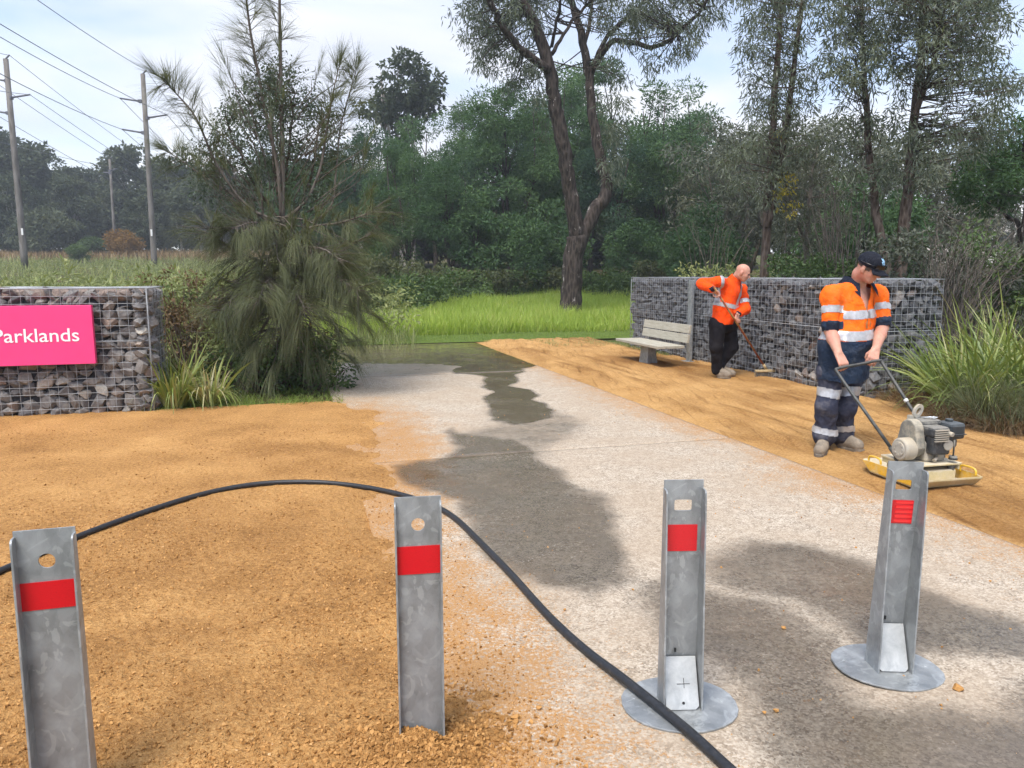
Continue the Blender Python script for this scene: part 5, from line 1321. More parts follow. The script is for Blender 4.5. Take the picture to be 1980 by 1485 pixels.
def join(parts):
    Vs, Fs, Ts, n = [], [], [], 0
    for V, F, T in parts: Vs.append(V); Fs.append(F + n); Ts.append(T); n += len(V)
    return np.concatenate(Vs), np.concatenate(Fs), np.concatenate(Ts)
def vmesh(name, parts):
    V, F, T = join(parts) if isinstance(parts, list) else parts
    return np_mesh(name, V, F, False, {'tint': T})
def puff(g, centres, rad, per, L, Wd, droop, flat=0.7, hollow=0.35):
    """leaves gathered in clumps round the given centres"""
    n = len(centres) * per; k = np.repeat(np.arange(len(centres)), per)
    d = norm(g.normal(size=(n, 3))); r = (hollow + (1 - hollow) * g.random(n) ** 0.6)
    rad = np.broadcast_to(rad, (len(centres),))
    off = d * (r * rad[k])[:, None]; off[:, 2] *= flat
    D = norm(d * 0.8 + g.normal(size=(n, 3)) * 0.7 + np.array([0, 0, -droop]))
    cl = g.random(len(centres)); 
    return leaf_cards(np.asarray(centres)[k] + off, D, L * g.uniform(0.6, 1.25, n), Wd * g.uniform(0.7, 1.2, n), g, np.clip(0.55 * g.random(n) + 0.45 * cl[k], 0, 1))
def barkmat(name, a, b, c, scale=6.0, patch_=None):
    t = NT(name); p = t.co(); q = t.mapv(p, (1, 1, 0.22)); f = t.noise(q, scale * 3, 6, 0.7, 0.4); v = t.voro(q, scale * 2.4, 'F1')
    h = t.math('ADD', t.math('MULTIPLY', f, 0.7), t.math('MULTIPLY', v, 0.6)); col = t.ramp(h, [(0.3, a), (0.55, b), (0.85, c)])
    if patch_: col = t.mix(t.rng(t.noise(t.mapv(p, (1, 1, 0.5)), 5.0, 4, 0.7), 0.62, 0.68), col, patch_)
    return t.bsdf(col, 0.9, 0, t.bump(h, 0.9, 0.04), 0.15)
BARK_DARK = barkmat('dark_ironbark', (0.012, 0.010, 0.009), (0.034, 0.027, 0.023), (0.085, 0.068, 0.058), 6, (0.36, 0.33, 0.30))
BARK_BROWN = barkmat('brown_bark', (0.035, 0.024, 0.018), (0.085, 0.06, 0.046), (0.17, 0.13, 0.105), 8)
BARK_PALE = barkmat('pale_gum_bark', (0.14, 0.12, 0.10), (0.26, 0.235, 0.21), (0.40, 0.37, 0.34), 3)
BARK_TWIG = barkmat('grey_twigs', (0.055, 0.045, 0.036), (0.11, 0.092, 0.075), (0.18, 0.155, 0.13), 8)
L_WATTLE = leafmat('wattle_leaves', [(0.15, (0.028, 0.062, 0.030)), (0.5, (0.060, 0.118, 0.050)), (0.85, (0.115, 0.19, 0.075))], 0.32, 0.6, 0.2, 0.35)
L_GUM = leafmat('gum_leaves', [(0.15, (0.045, 0.063, 0.045)), (0.5, (0.095, 0.118, 0.082)), (0.85, (0.17, 0.195, 0.13))], 0.32, 0.45, 0.4, 0.5)
L_GUM2 = leafmat('grey_gum_leaves', [(0.15, (0.050, 0.058, 0.045)), (0.5, (0.095, 0.108, 0.078)), (0.82, (0.165, 0.175, 0.12)), (0.97, (0.30, 0.27, 0.06))], 0.25, 0.5, 0.3, 0.6)
L_FAR = leafmat('far_forest_leaves', [(0.15, (0.032, 0.048, 0.032)), (0.5, (0.066, 0.086, 0.052)), (0.85, (0.115, 0.13, 0.078))], 0.25, 0.7, 0.15, 0.08)
L_SHRUB = leafmat('shrub_leaves', [(0.15, (0.028, 0.055, 0.018)), (0.5, (0.060, 0.105, 0.032)), (0.85, (0.12, 0.18, 0.055))], 0.28, 0.5, 0.3, 1.2)
L_WEED = leafmat('weed_leaves', [(0.10, (0.085, 0.11, 0.040)), (0.4, (0.185, 0.225, 0.088)), (0.72, (0.32, 0.35, 0.155)), (0.95, (0.34, 0.34, 0.16))], 0.3, 0.6, 0.2, 0.7)
L_SCRUB = leafmat('olive_scrub_leaves', [(0.15, (0.040, 0.050, 0.022)), (0.5, (0.080, 0.095, 0.042)), (0.85, (0.14, 0.15, 0.070))], 0.25, 0.6, 0.2, 1.0)
L_OLIVE = leafmat('sheoak_needles', [(0.15, (0.055, 0.068, 0.034)), (0.5, (0.115, 0.130, 0.066)), (0.85, (0.20, 0.215, 0.115))], 0.3, 0.6, 0.2, 1.3)
L_SAP = leafmat('sapling_leaves', [(0.15, (0.032, 0.050, 0.036)), (0.5, (0.066, 0.094, 0.064)), (0.85, (0.12, 0.155, 0.10))], 0.25, 0.5, 0.35, 1.0)
L_GRASS = leafmat('lush_grass', [(0.12, (0.14, 0.225, 0.030)), (0.45, (0.29, 0.405, 0.070)), (0.78, (0.45, 0.55, 0.13)), (0.95, (0.54, 0.52, 0.22))], 0.42, 0.55, 0.25, 0.6)
L_LAWN = leafmat('mown_grass', [(0.2, (0.085, 0.145, 0.022)), (0.5, (0.155, 0.235, 0.042)), (0.85, (0.26, 0.32, 0.085))], 0.3, 0.6, 0.2, 1.0)
L_STRAP = leafmat('strap_leaves', [(0.1, (0.065, 0.105, 0.025)), (0.38, (0.145, 0.205, 0.045)), (0.66, (0.27, 0.32, 0.085)), (0.86, (0.40, 0.37, 0.19)), (0.97, (0.55, 0.50, 0.34))], 0.25, 0.45, 0.4, 2.0)
L_DRY = leafmat('dry_brown_leaves', [(0.15, (0.075, 0.045, 0.024)), (0.5, (0.15, 0.098, 0.055)), (0.85, (0.27, 0.20, 0.115))], 0.2, 0.8, 0.1, 2.0)
L_OCHRE = leafmat('dry_grass_leaves', [(0.15, (0.16, 0.10, 0.05)), (0.5, (0.27, 0.185, 0.10)), (0.85, (0.40, 0.30, 0.17))], 0.2, 0.8, 0.1, 0.5)
L_RUST = leafmat('rusty_leaves', [(0.15, (0.12, 0.065, 0.02)), (0.5, (0.22, 0.125, 0.035)), (0.85, (0.30, 0.19, 0.06))], 0.2, 0.8, 0.1, 0.5)

def limb_tubes(mb, path, rad, n=7, jit=0.0, g=None, k=4):
    pts = smooth_path([Vector([float(c) for c in p]) for p in path], k)
    rr = np.interp(np.linspace(0, len(path) - 1, len(pts)), np.arange(len(path)), rad)
    if g is not None and jit:
        pts = [p + Vector(g.normal(0, jit, 3)) * (0.3 if i < 2 else 1) for i, p in enumerate(pts)]
    mb.tube(pts, list(rr), n)
def cluster_tree(g, H, lo, rad, ncl, cl_r, per, L, Wd, droop, tr, lean=0.0, flat=0.65, forks=3, shape='round'):
    """whole tree round its own foot: forked trunk whose limbs reach the leaf clumps"""
    cs = []
    while len(cs) < ncl:
        q = g.uniform(-1, 1, 3); r = np.linalg.norm(q)
        if not 0.35 < r < 1: continue
        z = lo + (H - lo) * (q[2] * 0.5 + 0.5)
        w = 1.0 if shape == 'round' else (0.55 + 0.6 * (q[2] * 0.5 + 0.5) if shape == 'umbrella' else 1.1 - 0.55 * (q[2] * 0.5 + 0.5))
        if shape == 'umbrella' and q[2] < -0.2 and g.random() < 0.75: continue
        cs.append([q[0] * rad * w + lean * z / H, q[1] * rad * w, z])
    cs = np.array(cs)
    mb = MB(); fz = lo * g.uniform(0.55, 0.8)
    trunk_top = np.array([lean * fz / H, 0, fz])
    limb_tubes(mb, [(0, 0, -0.3), (g.normal(0, .05), g.normal(0, .05), fz * 0.5), trunk_top], [tr * 1.15, tr * 0.9, tr * 0.8], 8)
    mains = []
    for k in range(forks):
        a = 2 * math.pi * (k + g.random() * 0.6) / forks; tip = np.array([math.cos(a) * rad * 0.45 + lean, math.sin(a) * rad * 0.45, lo + (H - lo) * 0.8])
        mid = trunk_top + (tip - trunk_top) * 0.5 + g.normal(0, 0.12 * rad, 3) * [1, 1, 0.4]
        limb_tubes(mb, [trunk_top, mid, tip], [tr * 0.7, tr * 0.42, tr * 0.12], 6); mains.append((trunk_top, mid, tip))
    for c in cs[:: 2]:
        m = min(mains, key=lambda m_: np.linalg.norm(m_[1] - c) + np.linalg.norm(m_[2] - c)); s = m[1] if c[2] < m[2][2] else m[1] * 0.4 + m[2] * 0.6
        limb_tubes(mb, [s, s + (c - s) * 0.55 + [0, 0, 0.05 * rad], c], [tr * 0.28, tr * 0.16, tr * 0.05], 4, k=2)
    return mb.mesh('trunk'), vmesh('crown', puff(g, cs, cl_r * g.uniform(0.7, 1.3, ncl), per, L, Wd, droop, flat))
def shared(me, mat):
    m2 = me
    if not m2.materials: m2.materials.append(mat)
    return m2
def plant_tree(name, proto, bark, leaf, loc, rz, sc, label, group, cat='tree', szx=1.0):
    o = thing(name, label, cat, (loc[0], loc[1], float(terr(loc[0], loc[1])) - 0.03), rz, group); o.scale = (sc * szx, sc * szx, sc)
    ob('trunk', shared(proto[0], bark), None, o); ob('crown', shared(proto[1], leaf), None, o)
    return o

g = np.random.default_rng(21)
# ---------------------------------------------------------------- far forest on the left and behind
FAR = [cluster_tree(g, 15, lo_, 4.6, 74, 1.25, 120, 0.62, 0.34, 0.3, 0.20, flat=0.75, forks=4, shape=s) for s, lo_ in (('round', 1.0), ('umbrella', 2.5), ('round', 1.5), ('round', 2.0))]
far_spots = [(-4, 306, 92), (-22, 322, 104), (-40, 330, 98)]
k = 0
for i, (px, Yd, sc) in enumerate([(-40, 96, 1.12), (15, 92, 1.22), (62, 108, 0.98), (105, 102, 1.0), (150, 112, 1.02), (190, 104, 0.93), (232, 112, 0.88), (275, 98, 1.06), (318, 104, 0.98), (352, 96, 0.98), (395, 100, 0.92), (440, 92, 0.95),
                                   (-95, 100, 1.1), (480, 96, 0.85), (520, 88, 0.9), (580, 92, 0.9), (640, 84, 0.85), (700, 80, 0.8), (35, 84, 0.70), (300, 84, 0.62), (135, 88, 0.72), (390, 82, 0.66), (-160, 104, 1.05), (-225, 98, 1.1), (-290, 108, 1.0), (-360, 100, 1.1), (-430, 106, 1.05), (-500, 98, 1.1)]):
    q = P(px, 500, Yd)
    plant_tree('forest_tree', FAR[i % 4], BARK_PALE, L_FAR, (q[0], Yd), i * 1.7, sc * 0.84 * (0.92 + 0.1 * g.random()), 'dull green eucalypt in the forest edge across the field', 'eucalypts across the field', szx=1.12)
# bushes standing in front of that forest
BUSH = [cluster_tree(g, 2.6, 0.5, 1.5, 26, 0.62, 150, 0.26, 0.13, 0.2, 0.05, flat=0.8, forks=5) for _ in range(3)]
for px, Yd, sc, mat, lab in ((240, 78, 0.95, L_RUST, 'rusty brown round bush in the field between two power poles'), (182, 80, 0.75, L_SHRUB, 'small green round bush in the field beside the rusty bush'), (90, 82, 1.7, L_FAR, 'wide dark bush at the forest edge beside a power pole'), (150, 70, 0.55, L_SHRUB, 'low green tussock bush in the field grass')):
    q = P(px, 480, Yd); plant_tree('field_bush', (BUSH[0][0], BUSH[0 if mat is L_RUST else 1][1].copy()), BARK_TWIG, mat, (q[0], Yd), px, sc * 1.1, lab, None, 'bush')

for i, px in enumerate(range(-440, 700, 38)):
    q = P(px + g.normal(0, 8), 480, 96 + 6 * g.random()); plant_tree('forest_bush', BUSH[2], BARK_TWIG, L_FAR, (q[0], q[1]), i * 1.1, 2.0 + 0.9 * g.random(), 'dark understorey bush below the forest across the field', 'understorey bushes below the far forest', 'bush', 1.3)
THK = [(b_[0].copy(), b_[1].copy()) for b_ in BUSH]
for b_ in THK: b_[0].materials.clear(); b_[1].materials.clear()
for i, px in enumerate(range(640, 1460, 52)):
    q = P(px + g.normal(0, 10), 480, 58 + 8 * g.random()); plant_tree('thicket_bush', THK[i % 3], BARK_TWIG, L_SHRUB if i % 3 == 2 else L_FAR, (q[0], q[1]), i * 1.3, 1.5 + 0.7 * g.random(), 'dark thicket bush deep behind the wattles', 'thicket bushes deep behind the wattles', 'bush', 1.25)
# ---------------------------------------------------------------- dark wattles behind the grass
L_WATTLE2 = leafmat('blue_wattle_leaves', [(0.15, (0.022, 0.052, 0.034)), (0.5, (0.046, 0.096, 0.058)), (0.85, (0.085, 0.15, 0.082))], 0.3, 0.6, 0.2, 0.4)
WATB = [cluster_tree(g, 9.0, 2.6, 2.5, 46, 0.66, 310, 0.19, 0.056, 0.15, 0.12, flat=0.7, forks=5, shape=s) for s in ('cone', 'round')]
for w_ in WATB: w_[1].materials.append(L_WATTLE2)
WAT = [cluster_tree(g, 9.0, 2.4, 2.7, 50, 0.68, 330, 0.20, 0.058, 0.15, 0.13, flat=0.75, forks=4, shape=s, lean=l) for s, l in (('round', 0.0), ('cone', 0.3), ('round', -0.4), ('cone', 0.0))]
W_SPOTS = [(725, 40, 0.95), (790, 35, 0.80), (840, 46, 1.10), (890, 38, 0.82), (930, 48, 1.18), (985, 38, 1.12), (1040, 46, 1.22), (1090, 40, 1.22), (1140, 45, 1.36), (1195, 38, 0.92), (1240, 46, 0.95), (1290, 38, 1.14), (1345, 43, 1.05), (655, 46, 0.85), (610, 40, 0.72), (1410, 46, 0.95), (560, 48, 0.8), (870, 33, 0.66), (1060, 52, 1.2), (760, 52, 1.0), (1320, 54, 1.2)]
for i, (px, Yd, sc) in enumerate(W_SPOTS):
    q = P(px, 500, Yd); plant_tree('wattle_tree', WAT[i % 4] if i % 3 else WATB[i % 2], BARK_DARK, L_WATTLE, (q[0], Yd), i * 2.1, sc, 'dense dark green wattle behind the tall grass', 'wattles behind the tall grass')
# lower wattle boughs and saplings nearer in
LOW = [cluster_tree(g, 4.4, 1.0, 1.7, 34, 0.62, 190, 0.22, 0.085, 0.15, 0.06, flat=0.8, forks=4, shape='round') for _ in range(2)]
for i, (px, Yd, sc) in enumerate([(940, 33, 1.0), (1010, 32, 0.72), (1075, 34, 0.9), (1230, 33, 0.72), (1340, 31, 0.75), (740, 35, 0.8), (1390, 31, 0.7)]):
    q = P(px, 500, Yd); plant_tree('wattle_sapling', LOW[i % 2], BARK_DARK, L_WATTLE, (q[0], Yd), i * 2.4, sc, 'bushy green wattle sapling at the edge of the tall grass', 'wattle saplings')
# umbrella-crowned gum and pale trunks beyond the wattles
um = cluster_tree(g, 15.2, 8.6, 3.3, 34, 0.95, 150, 0.42, 0.2, 0.3, 0.22, flat=0.55, forks=6, shape='umbrella')
q = P(778, 480, 56); plant_tree('umbrella_gum', um, BARK_PALE, L_FAR, (q[0], 56), 0.4, 1.0, 'tall eucalypt with umbrella crown rising above the wattles', None)
for i, (px, Yd, hh) in enumerate([(783, 50, 8.5), (800, 50, 8.0), (1297, 42, 7.5), (655, 52, 7), (700, 54, 7.5), (1420, 36, 6.5)]):
    q = P(px, 500, Yd); zb_ = float(terr(q[0], Yd)); o = thing('bare_trunk', 'slender pale bare trunk standing among the wattles', 'tree trunk', (q[0], Yd, zb_), 0, 'pale bare trunks among the wattles')
    mb = MB(); limb_tubes(mb, [(0, 0, -0.3), (g.normal(0, .15), 0, hh * 0.5), (g.normal(0, .3), 0, hh)], [0.17, 0.13, 0.05], 7); mb.build('trunk', BARK_PALE, o)
    mb = MB(); limb_tubes(mb, [(0, 0, hh * 0.55), (0.5, 0.1, hh * 0.75), (0.8, 0.1, hh * 0.95)], [0.06, 0.04, 0.02], 5); mb.build('limb', BARK_PALE, o)

# ---------------------------------------------------------------- the great forked gum
YT = 24.0
def T(px, py, dy=0.0): return P(px, py, YT + dy)
tb = T(1105, 590); tz = float(terr(tb[0], YT)); tree = thing('forked_gum', 'great dark eucalypt with forked flaking trunk in the tall grass', 'tree', (tb[0], YT, tz)); OT = np.array(tree.location)
pxm = YT / FPX
LIMBS = [([(1104, 625), (1105, 560), (1109, 500), (1117, 455)], [24, 20, 19, 20], 0, 0),
         ([(1117, 470), (1108, 400), (1097, 335), (1085, 265), (1072, 190), (1056, 115), (1034, 50), (1010, 0), (985, -60), (950, -160)], [15, 14, 13, 13, 12, 11, 9.5, 8, 6, 3], 0, -1.5),
         ([(1118, 478), (1150, 408), (1172, 372), (1161, 310), (1150, 250), (1141, 180), (1134, 120), (1118, 45), (1102, -10), (1090, -100)], [13, 13, 12, 10.5, 9.5, 8.5, 8, 7, 6, 3], 0, 1.2),
         ([(1062, 135), (1010, 100), (972, 50), (946, 0), (925, -70)], [8, 6.5, 6, 5, 2.5], -0.9, -2.5),
         ([(1139, 150), (1160, 108), (1190, 80), (1230, 85), (1268, 92), (1310, 66), (1348, 28), (1378, -15), (1400, -60)], [6.5, 6, 5, 4.5, 4, 3.5, 3, 2.5, 1.5], 0.8, -1.5),
         ([(1146, 130), (1176, 68), (1226, 24), (1262, -20), (1300, -90)], [5, 4.2, 3.5, 3, 1.5], 0.9, 2.5),
         ([(1068, 105), (1090, 65), (1122, 22), (1152, -12), (1180, -80)], [4, 3, 2.8, 2.2, 1.2], -0.4, 1.0),
         ([(1066, 90), (1078, 40), (1086, -10), (1092, -70)], [3.2, 2.6, 2.2, 1.2], -0.6, -2.0),
         ([(1128, 95), (1140, 40), (1150, -20)], [4.5, 3.5, 2], 0.9, 2.0)]
mb = MB(); centres = []
for path, rad, d0, d1 in LIMBS:
    n_ = len(path); pp = [T(x, y, d0 + (d1 - d0) * i / (n_ - 1)) - OT for i, (x, y) in enumerate(path)]
    m2 = MB(); limb_tubes(m2, pp, [r * pxm for r in rad], 10, 0.02, g); m2.build('trunk' if rad[0] > 10 else 'limb', BARK_DARK, tree)
    if rad[0] <= 8 or True:
        for i in range(n_ - 1):
            if path[i + 1][1] > 60: continue
            for s in np.linspace(0, 1, 4): centres.append(pp[i] + (pp[i + 1] - pp[i]) * s)
GB = [(905, 20, 30), (930, 60, 40), (950, 100, 40), (985, 130, 40), (1020, 150, 30), (990, 60, 50), (960, 0, 60), (1010, 20, 40), (1050, 30, 30), (920, -60, 60), (1000, -60, 60), (1080, -40, 50), (1040, 200, 24), (1060, 250, 20),
      (1180, 110, 20), (1200, 40, 40), (1240, 10, 40), (1230, 70, 25), (1270, 50, 40), (1300, 110, 24), (1265, 120, 22), (1320, 20, 50), (1350, 60, 28), (1375, 30, 26), (1380, -20, 40), (1320, -60, 60), (1240, -60, 60), (1160, -30, 50), (1160, 30, 30), (1195, 150, 18), (1330, 90, 20),
      (1185, 200, 26), (1195, 250, 30), (1180, 300, 30), (1190, 340, 22), (1170, 260, 24)]
twigs = MB()
cs = []
for px, py, r in GB:
    for _ in range(max(3, int(r * r / 110))):
        a = g.random() * 6.283; q = r * math.sqrt(g.random()); c = T(px + q * math.cos(a), py + q * math.sin(a), g.normal(0, 1.1)) - OT; cs.append(c)
        s = min(centres, key=lambda m_: np.linalg.norm(m_ - c)) if py < 160 else None
        if s is not None and np.linalg.norm(s - c) < 2.5: limb_tubes(twigs, [s, s + (c - s) * 0.5 + g.normal(0, 0.12, 3), c], [0.022, 0.014, 0.006], 4, k=2)
twigs.build('twigs', BARK_DARK, tree)['kind'] = 'stuff'
cs = np.array(cs)
ob('crown', vmesh('crown', puff(g, cs, 0.36 * g.uniform(0.7, 1.25, len(cs)), 48, 0.20, 0.036, 1.3, 0.95, 0.05)), L_GUM, tree)

# ---------------------------------------------------------------- gums behind the dark wall, on the right
def hand_gum(name, label, Yd, limbs, blobs, bark, leaf, L, Wd, per, r_cl, dens, droop=1.1, dy=0.9, twig_r=0.012):
    b0 = P(limbs[0][0][0][0], limbs[0][0][0][1], Yd); o = thing(name, label, 'tree', (b0[0], Yd, float(terr(b0[0], Yd)))); O = np.array(o.location); ctr = []
    for path, rad, d1 in limbs:
        n_ = len(path); pp = [P(x, y, Yd + d1 * i / (n_ - 1)) - O for i, (x, y) in enumerate(path)]
        if path is limbs[0][0]: pp[0][2] = -0.2
        m2 = MB(); limb_tubes(m2, pp, [r * Yd / FPX for r in rad], 7, 0.012, g); m2.build('trunk' if rad[0] > 6 else 'limb', bark, o)
        for i in range(n_ - 1):
            for s in np.linspace(0, 1, 5): ctr.append(pp[i] + (pp[i + 1] - pp[i]) * s)
    tw = MB(); cs = []
    for px, py, r in blobs:
        for _ in range(max(2, int(r * r * dens))):
            a = g.random() * 6.283; q = r * math.sqrt(g.random()); c = P(px + q * math.cos(a), py + q * math.sin(a), Yd + g.normal(0, dy)) - O; cs.append(c)
            s = min(ctr, key=lambda m_: np.linalg.norm((m_ - c) * [1, 1, 0.6]) + max(0, m_[2] - c[2]) * 0.6)
            limb_tubes(tw, [s, s + (c - s) * 0.5 + g.normal(0, 0.06, 3), c], [twig_r, twig_r * 0.6, twig_r * 0.3], 4, k=2)
    tw.build('twigs', bark, o)['kind'] = 'stuff'
    cs = np.array(cs); ob('crown', vmesh('crown', puff(g, cs, r_cl * g.uniform(0.7, 1.3, len(cs)), per, L, Wd, droop, 0.95, 0.05)), leaf, o)
    return o
hand_gum('gum_tree', 'twin stemmed slender gum behind the post and sweeping man', 17.0,
         [([(1479, 560), (1482, 430), (1490, 300), (1498, 170), (1507, 60), (1512, -40)], [10, 8, 7, 6, 5, 3], 0.4), ([(1484, 440), (1505, 330), (1522, 230), (1538, 110), (1550, 10), (1556, -60)], [7, 6.5, 5.5, 4.5, 3.5, 2], -0.6)],
         [(1455, 60, 40), (1480, 20, 50), (1440, 110, 22), (1530, 40, 45), (1490, 100, 40), (1545, 110, 40), (1460, 150, 26), (1520, 170, 45), (1480, 200, 40), (1560, 180, 30), (1500, 250, 50), (1450, 260, 40), (1540, 270, 40), (1430, 330, 40), (1500, 350, 50), (1470, -40, 60), (1560, -30, 50)],
         BARK_BROWN, L_GUM, 0.15, 0.027, 38, 0.24, 0.0088)
hand_gum('gum_tree', 'tall spreading gum with long drooping leaves behind the capped man', 15.0,
         [([(1735, 560), (1750, 430), (1762, 320), (1768, 220), (1782, 100), (1786, 0), (1788, -60)], [15, 11, 9, 8, 7, 6, 4], 0.3), ([(1766, 230), (1795, 150), (1812, 70), (1818, -20)], [6, 5, 4, 2.5], -0.6),
          ([(1722, 555), (1700, 440), (1684, 330), (1676, 200), (1668, 90), (1664, -20)], [10, 8.5, 7, 5.5, 4.5, 3], 0.9)],
         [(1620, 30, 50), (1660, 80, 55), (1700, 30, 55), (1740, 80, 55), (1780, 30, 60), (1830, 40, 60), (1880, 30, 55), (1930, 25, 36), (1850, 100, 55), (1900, 110, 45), (1610, 110, 40), (1690, 140, 45), (1760, 160, 40), (1830, 160, 45), (1630, 170, 34), (1890, 190, 40), (1940, 180, 45), (1970, 140, 30), (1650, 230, 40),
          (1930, 250, 36), (1880, 270, 40), (1720, 240, 36), (1780, 260, 40), (1700, 330, 40), (1640, 310, 36), (1830, 240, 40), (1700, -50, 70), (1800, -50, 70), (1900, -50, 70), (1620, -40, 50), (1790, 330, 36)],
         BARK_BROWN, L_GUM, 0.155, 0.028, 34, 0.23, 0.0082)
hand_gum('gum_tree', 'grey leaved straggly gum flecked with yellow behind the wall', 19.0,
         [([(1555, 560), (1560, 450), (1568, 360), (1580, 280)], [7, 5, 3.5, 2], 0.4), ([(1558, 470), (1530, 400), (1515, 340)], [3.5, 2.5, 1.5], -0.4)],
         [(1530, 330, 40), (1570, 300, 40), (1610, 350, 40), (1545, 400, 36), (1590, 420, 36), (1520, 450, 30), (1620, 430, 30), (1560, 480, 30)],
         BARK_TWIG, L_GUM2, 0.15, 0.035, 30, 0.22, 0.0125)
GREY = [cluster_tree(g, 8.0, 1.8, 2.7, 46, 0.80, 150, 0.26, 0.085, 0.8, 0.14, flat=0.7, forks=4, shape='round') for _ in range(2)]
for i, (px, Yd, sc) in enumerate([(1450, 30, 0.86), (1520, 26, 0.78), (1600, 32, 0.95), (1660, 27, 0.78), (1790, 28, 0.84), (1850, 30, 0.86), (1400, 34, 0.95), (1940, 38, 0.62)]):
    q = P(px, 500, Yd); plant_tree('scrub_gum', GREY[i % 2], BARK_TWIG, L_GUM2, (q[0], Yd), i * 2.2, sc, 'bushy grey green gum in the scrub beyond the dark wall', 'grey gums beyond the dark wall')
for i, (px, Yd, sc) in enumerate([(1640, 24, 0.95), (1700, 23, 0.85), (1370, 27, 0.8)]):
    q = P(px, 500, Yd); plant_tree('wattle_sapling', LOW[i % 2], BARK_DARK, L_WATTLE, (q[0], Yd), i * 2.4, sc, 'dark green wattle growing among the grey gums', 'wattles among the grey gums')
hand_gum('casuarina_tree', 'dark spreading tree with crooked limbs above the tussocks', 16.5,
         [([(1985, 560), (1975, 460), (1950, 420), (1925, 400), (1900, 385)], [7, 5, 4, 3, 1.5], 0.5), ([(1976, 470), (1985, 380), (1980, 300), (1990, 240)], [5, 4, 3, 1.5], -0.4)],
         [(1900, 340, 36), (1950, 310, 40), (1980, 260, 36), (1960, 360, 30), (1920, 380, 30), (1990, 330, 40), (1870, 370, 26)], BARK_DARK, L_WATTLE, 0.16, 0.045, 60, 0.26, 0.0115, 0.4)

# low green shrubs just over the wall, and the bare twiggy shrub
for i, (px, py, Yd, w_, h_, mat, lab) in enumerate([(1560, 520, 15.5, 0.95, 1.9, L_SHRUB, 'bright green low shrub showing over the dark wall'), (1640, 525, 15.2, 0.7, 1.8, L_SHRUB, 'small green shrub beside the trunk behind the capped man'), (1420, 515, 19, 1.1, 1.7, L_WEED, 'dry pale scrub showing over the dark wall by the bald man'),
                                               (1790, 500, 12.5, 0.9, 2.2, L_GUM2, 'greyish scrub bush behind the near end of the dark wall'), (1900, 520, 12.5, 1.2, 2.1, L_GUM2, 'grey green scrub bush beside the tussocks'), (1985, 500, 12.0, 1.0, 2.3, L_SHRUB, 'dark green bush rising behind the tussocks')]):
    q = P(px, py, Yd); zb_ = float(terr(q[0], Yd)); o = thing('shrub', lab, 'shrub', (q[0], Yd, zb_))
    n_ = 36; c = np.stack([g.normal(0, w_ * 0.5, n_), g.normal(0, w_ * 0.4, n_), h_ * (0.35 + 0.6 * g.random(n_))], -1)
    mb = MB()
    for cc in c[::2]: limb_tubes(mb, [(0, 0, 0), cc * 0.5, cc], [0.02, 0.012, 0.005], 4, k=2)
    mb.build('stems', BARK_TWIG, o)['kind'] = 'stuff'; ob('foliage', vmesh('foliage', puff(g, c, 0.28, 85, 0.11, 0.045, 0.1, 0.85, 0.1)), mat, o)
o = thing('dead_shrub', 'bare twiggy dead shrub leaning over the tussocks', 'shrub', (*P(1850, 560, 11.5)[:2], 0.0)); mb = MB()
OD = np.array(o.location)
for k in range(110):
    px, py = 1780 + 200 * g.random(), 420 + 120 * g.random() ** 0.8; a = P(1800 + 60 * g.random(), 640, 11.5 + g.normal(0, .2)) - OD; b = P(px, py, 11.5 + g.normal(0, .6)) - OD
    limb_tubes(mb, [a * [1, 1, 0.3], a * 0.5 + b * 0.5 + g.normal(0, 0.10, 3), b, b + g.normal(0, 0.15, 3) + [0.12, 0, 0.12]], [0.010, 0.006, 0.004, 0.0015], 4, k=3)
mb.build('twigs', BARK_TWIG, o)['kind'] = 'stuff'
for px, py, Yd, n_, lab in ((1640, 400, 15.5, 40, 'bare grey twigs before the gum trunks'), (1380, 440, 24, 22, 'tangle of bare grey twigs beside the wattles')):
    q = P(px, 560, Yd); o = thing('dead_shrub', lab, 'shrub', (q[0], Yd, float(terr(q[0], Yd)))); OD = np.array(o.location); mb = MB()
    for k in range(n_):
        b = P(px + g.normal(0, 45), py + g.normal(0, 40), Yd + g.normal(0, .5)) - OD; limb_tubes(mb, [(g.normal(0, .15), g.normal(0, .1), 0), b * 0.5 + g.normal(0, .12, 3), b, b + g.normal(0, .2, 3)], [0.016, 0.010, 0.006, 0.002], 4, k=3)
    mb.build('twigs', BARK_TWIG, o)['kind'] = 'stuff'
# yellow blossom of a climber on the gum stem
q = P(1520, 375, 16.6); n_ = 10; c = np.stack([q[0] + g.normal(0, .16, n_), q[1] + g.normal(0, .15, n_), q[2] + g.normal(0, .40, n_)], -1)
L_YEL = leafmat('yellowing_leaves', [(0.2, (0.16, 0.17, 0.03)), (0.8, (0.42, 0.33, 0.03))], 0.3)
o = thing('climbing_vine', 'yellowing vine hanging on the twin stemmed gum', 'vine', (q[0], q[1], float(terr(q[0], q[1])))); OV = np.array(o.location)
mb = MB(); limb_tubes(mb, [(0, 0, 0), (0.05, 0, q[2] * 0.6), (0, 0, q[2])], [0.012, 0.01, 0.005], 5); mb.build('stem', BARK_TWIG, o)
ob('foliage', vmesh('foliage', puff(g, c - OV, 0.13, 26, 0.09, 0.04, 0.8)), L_YEL, o)

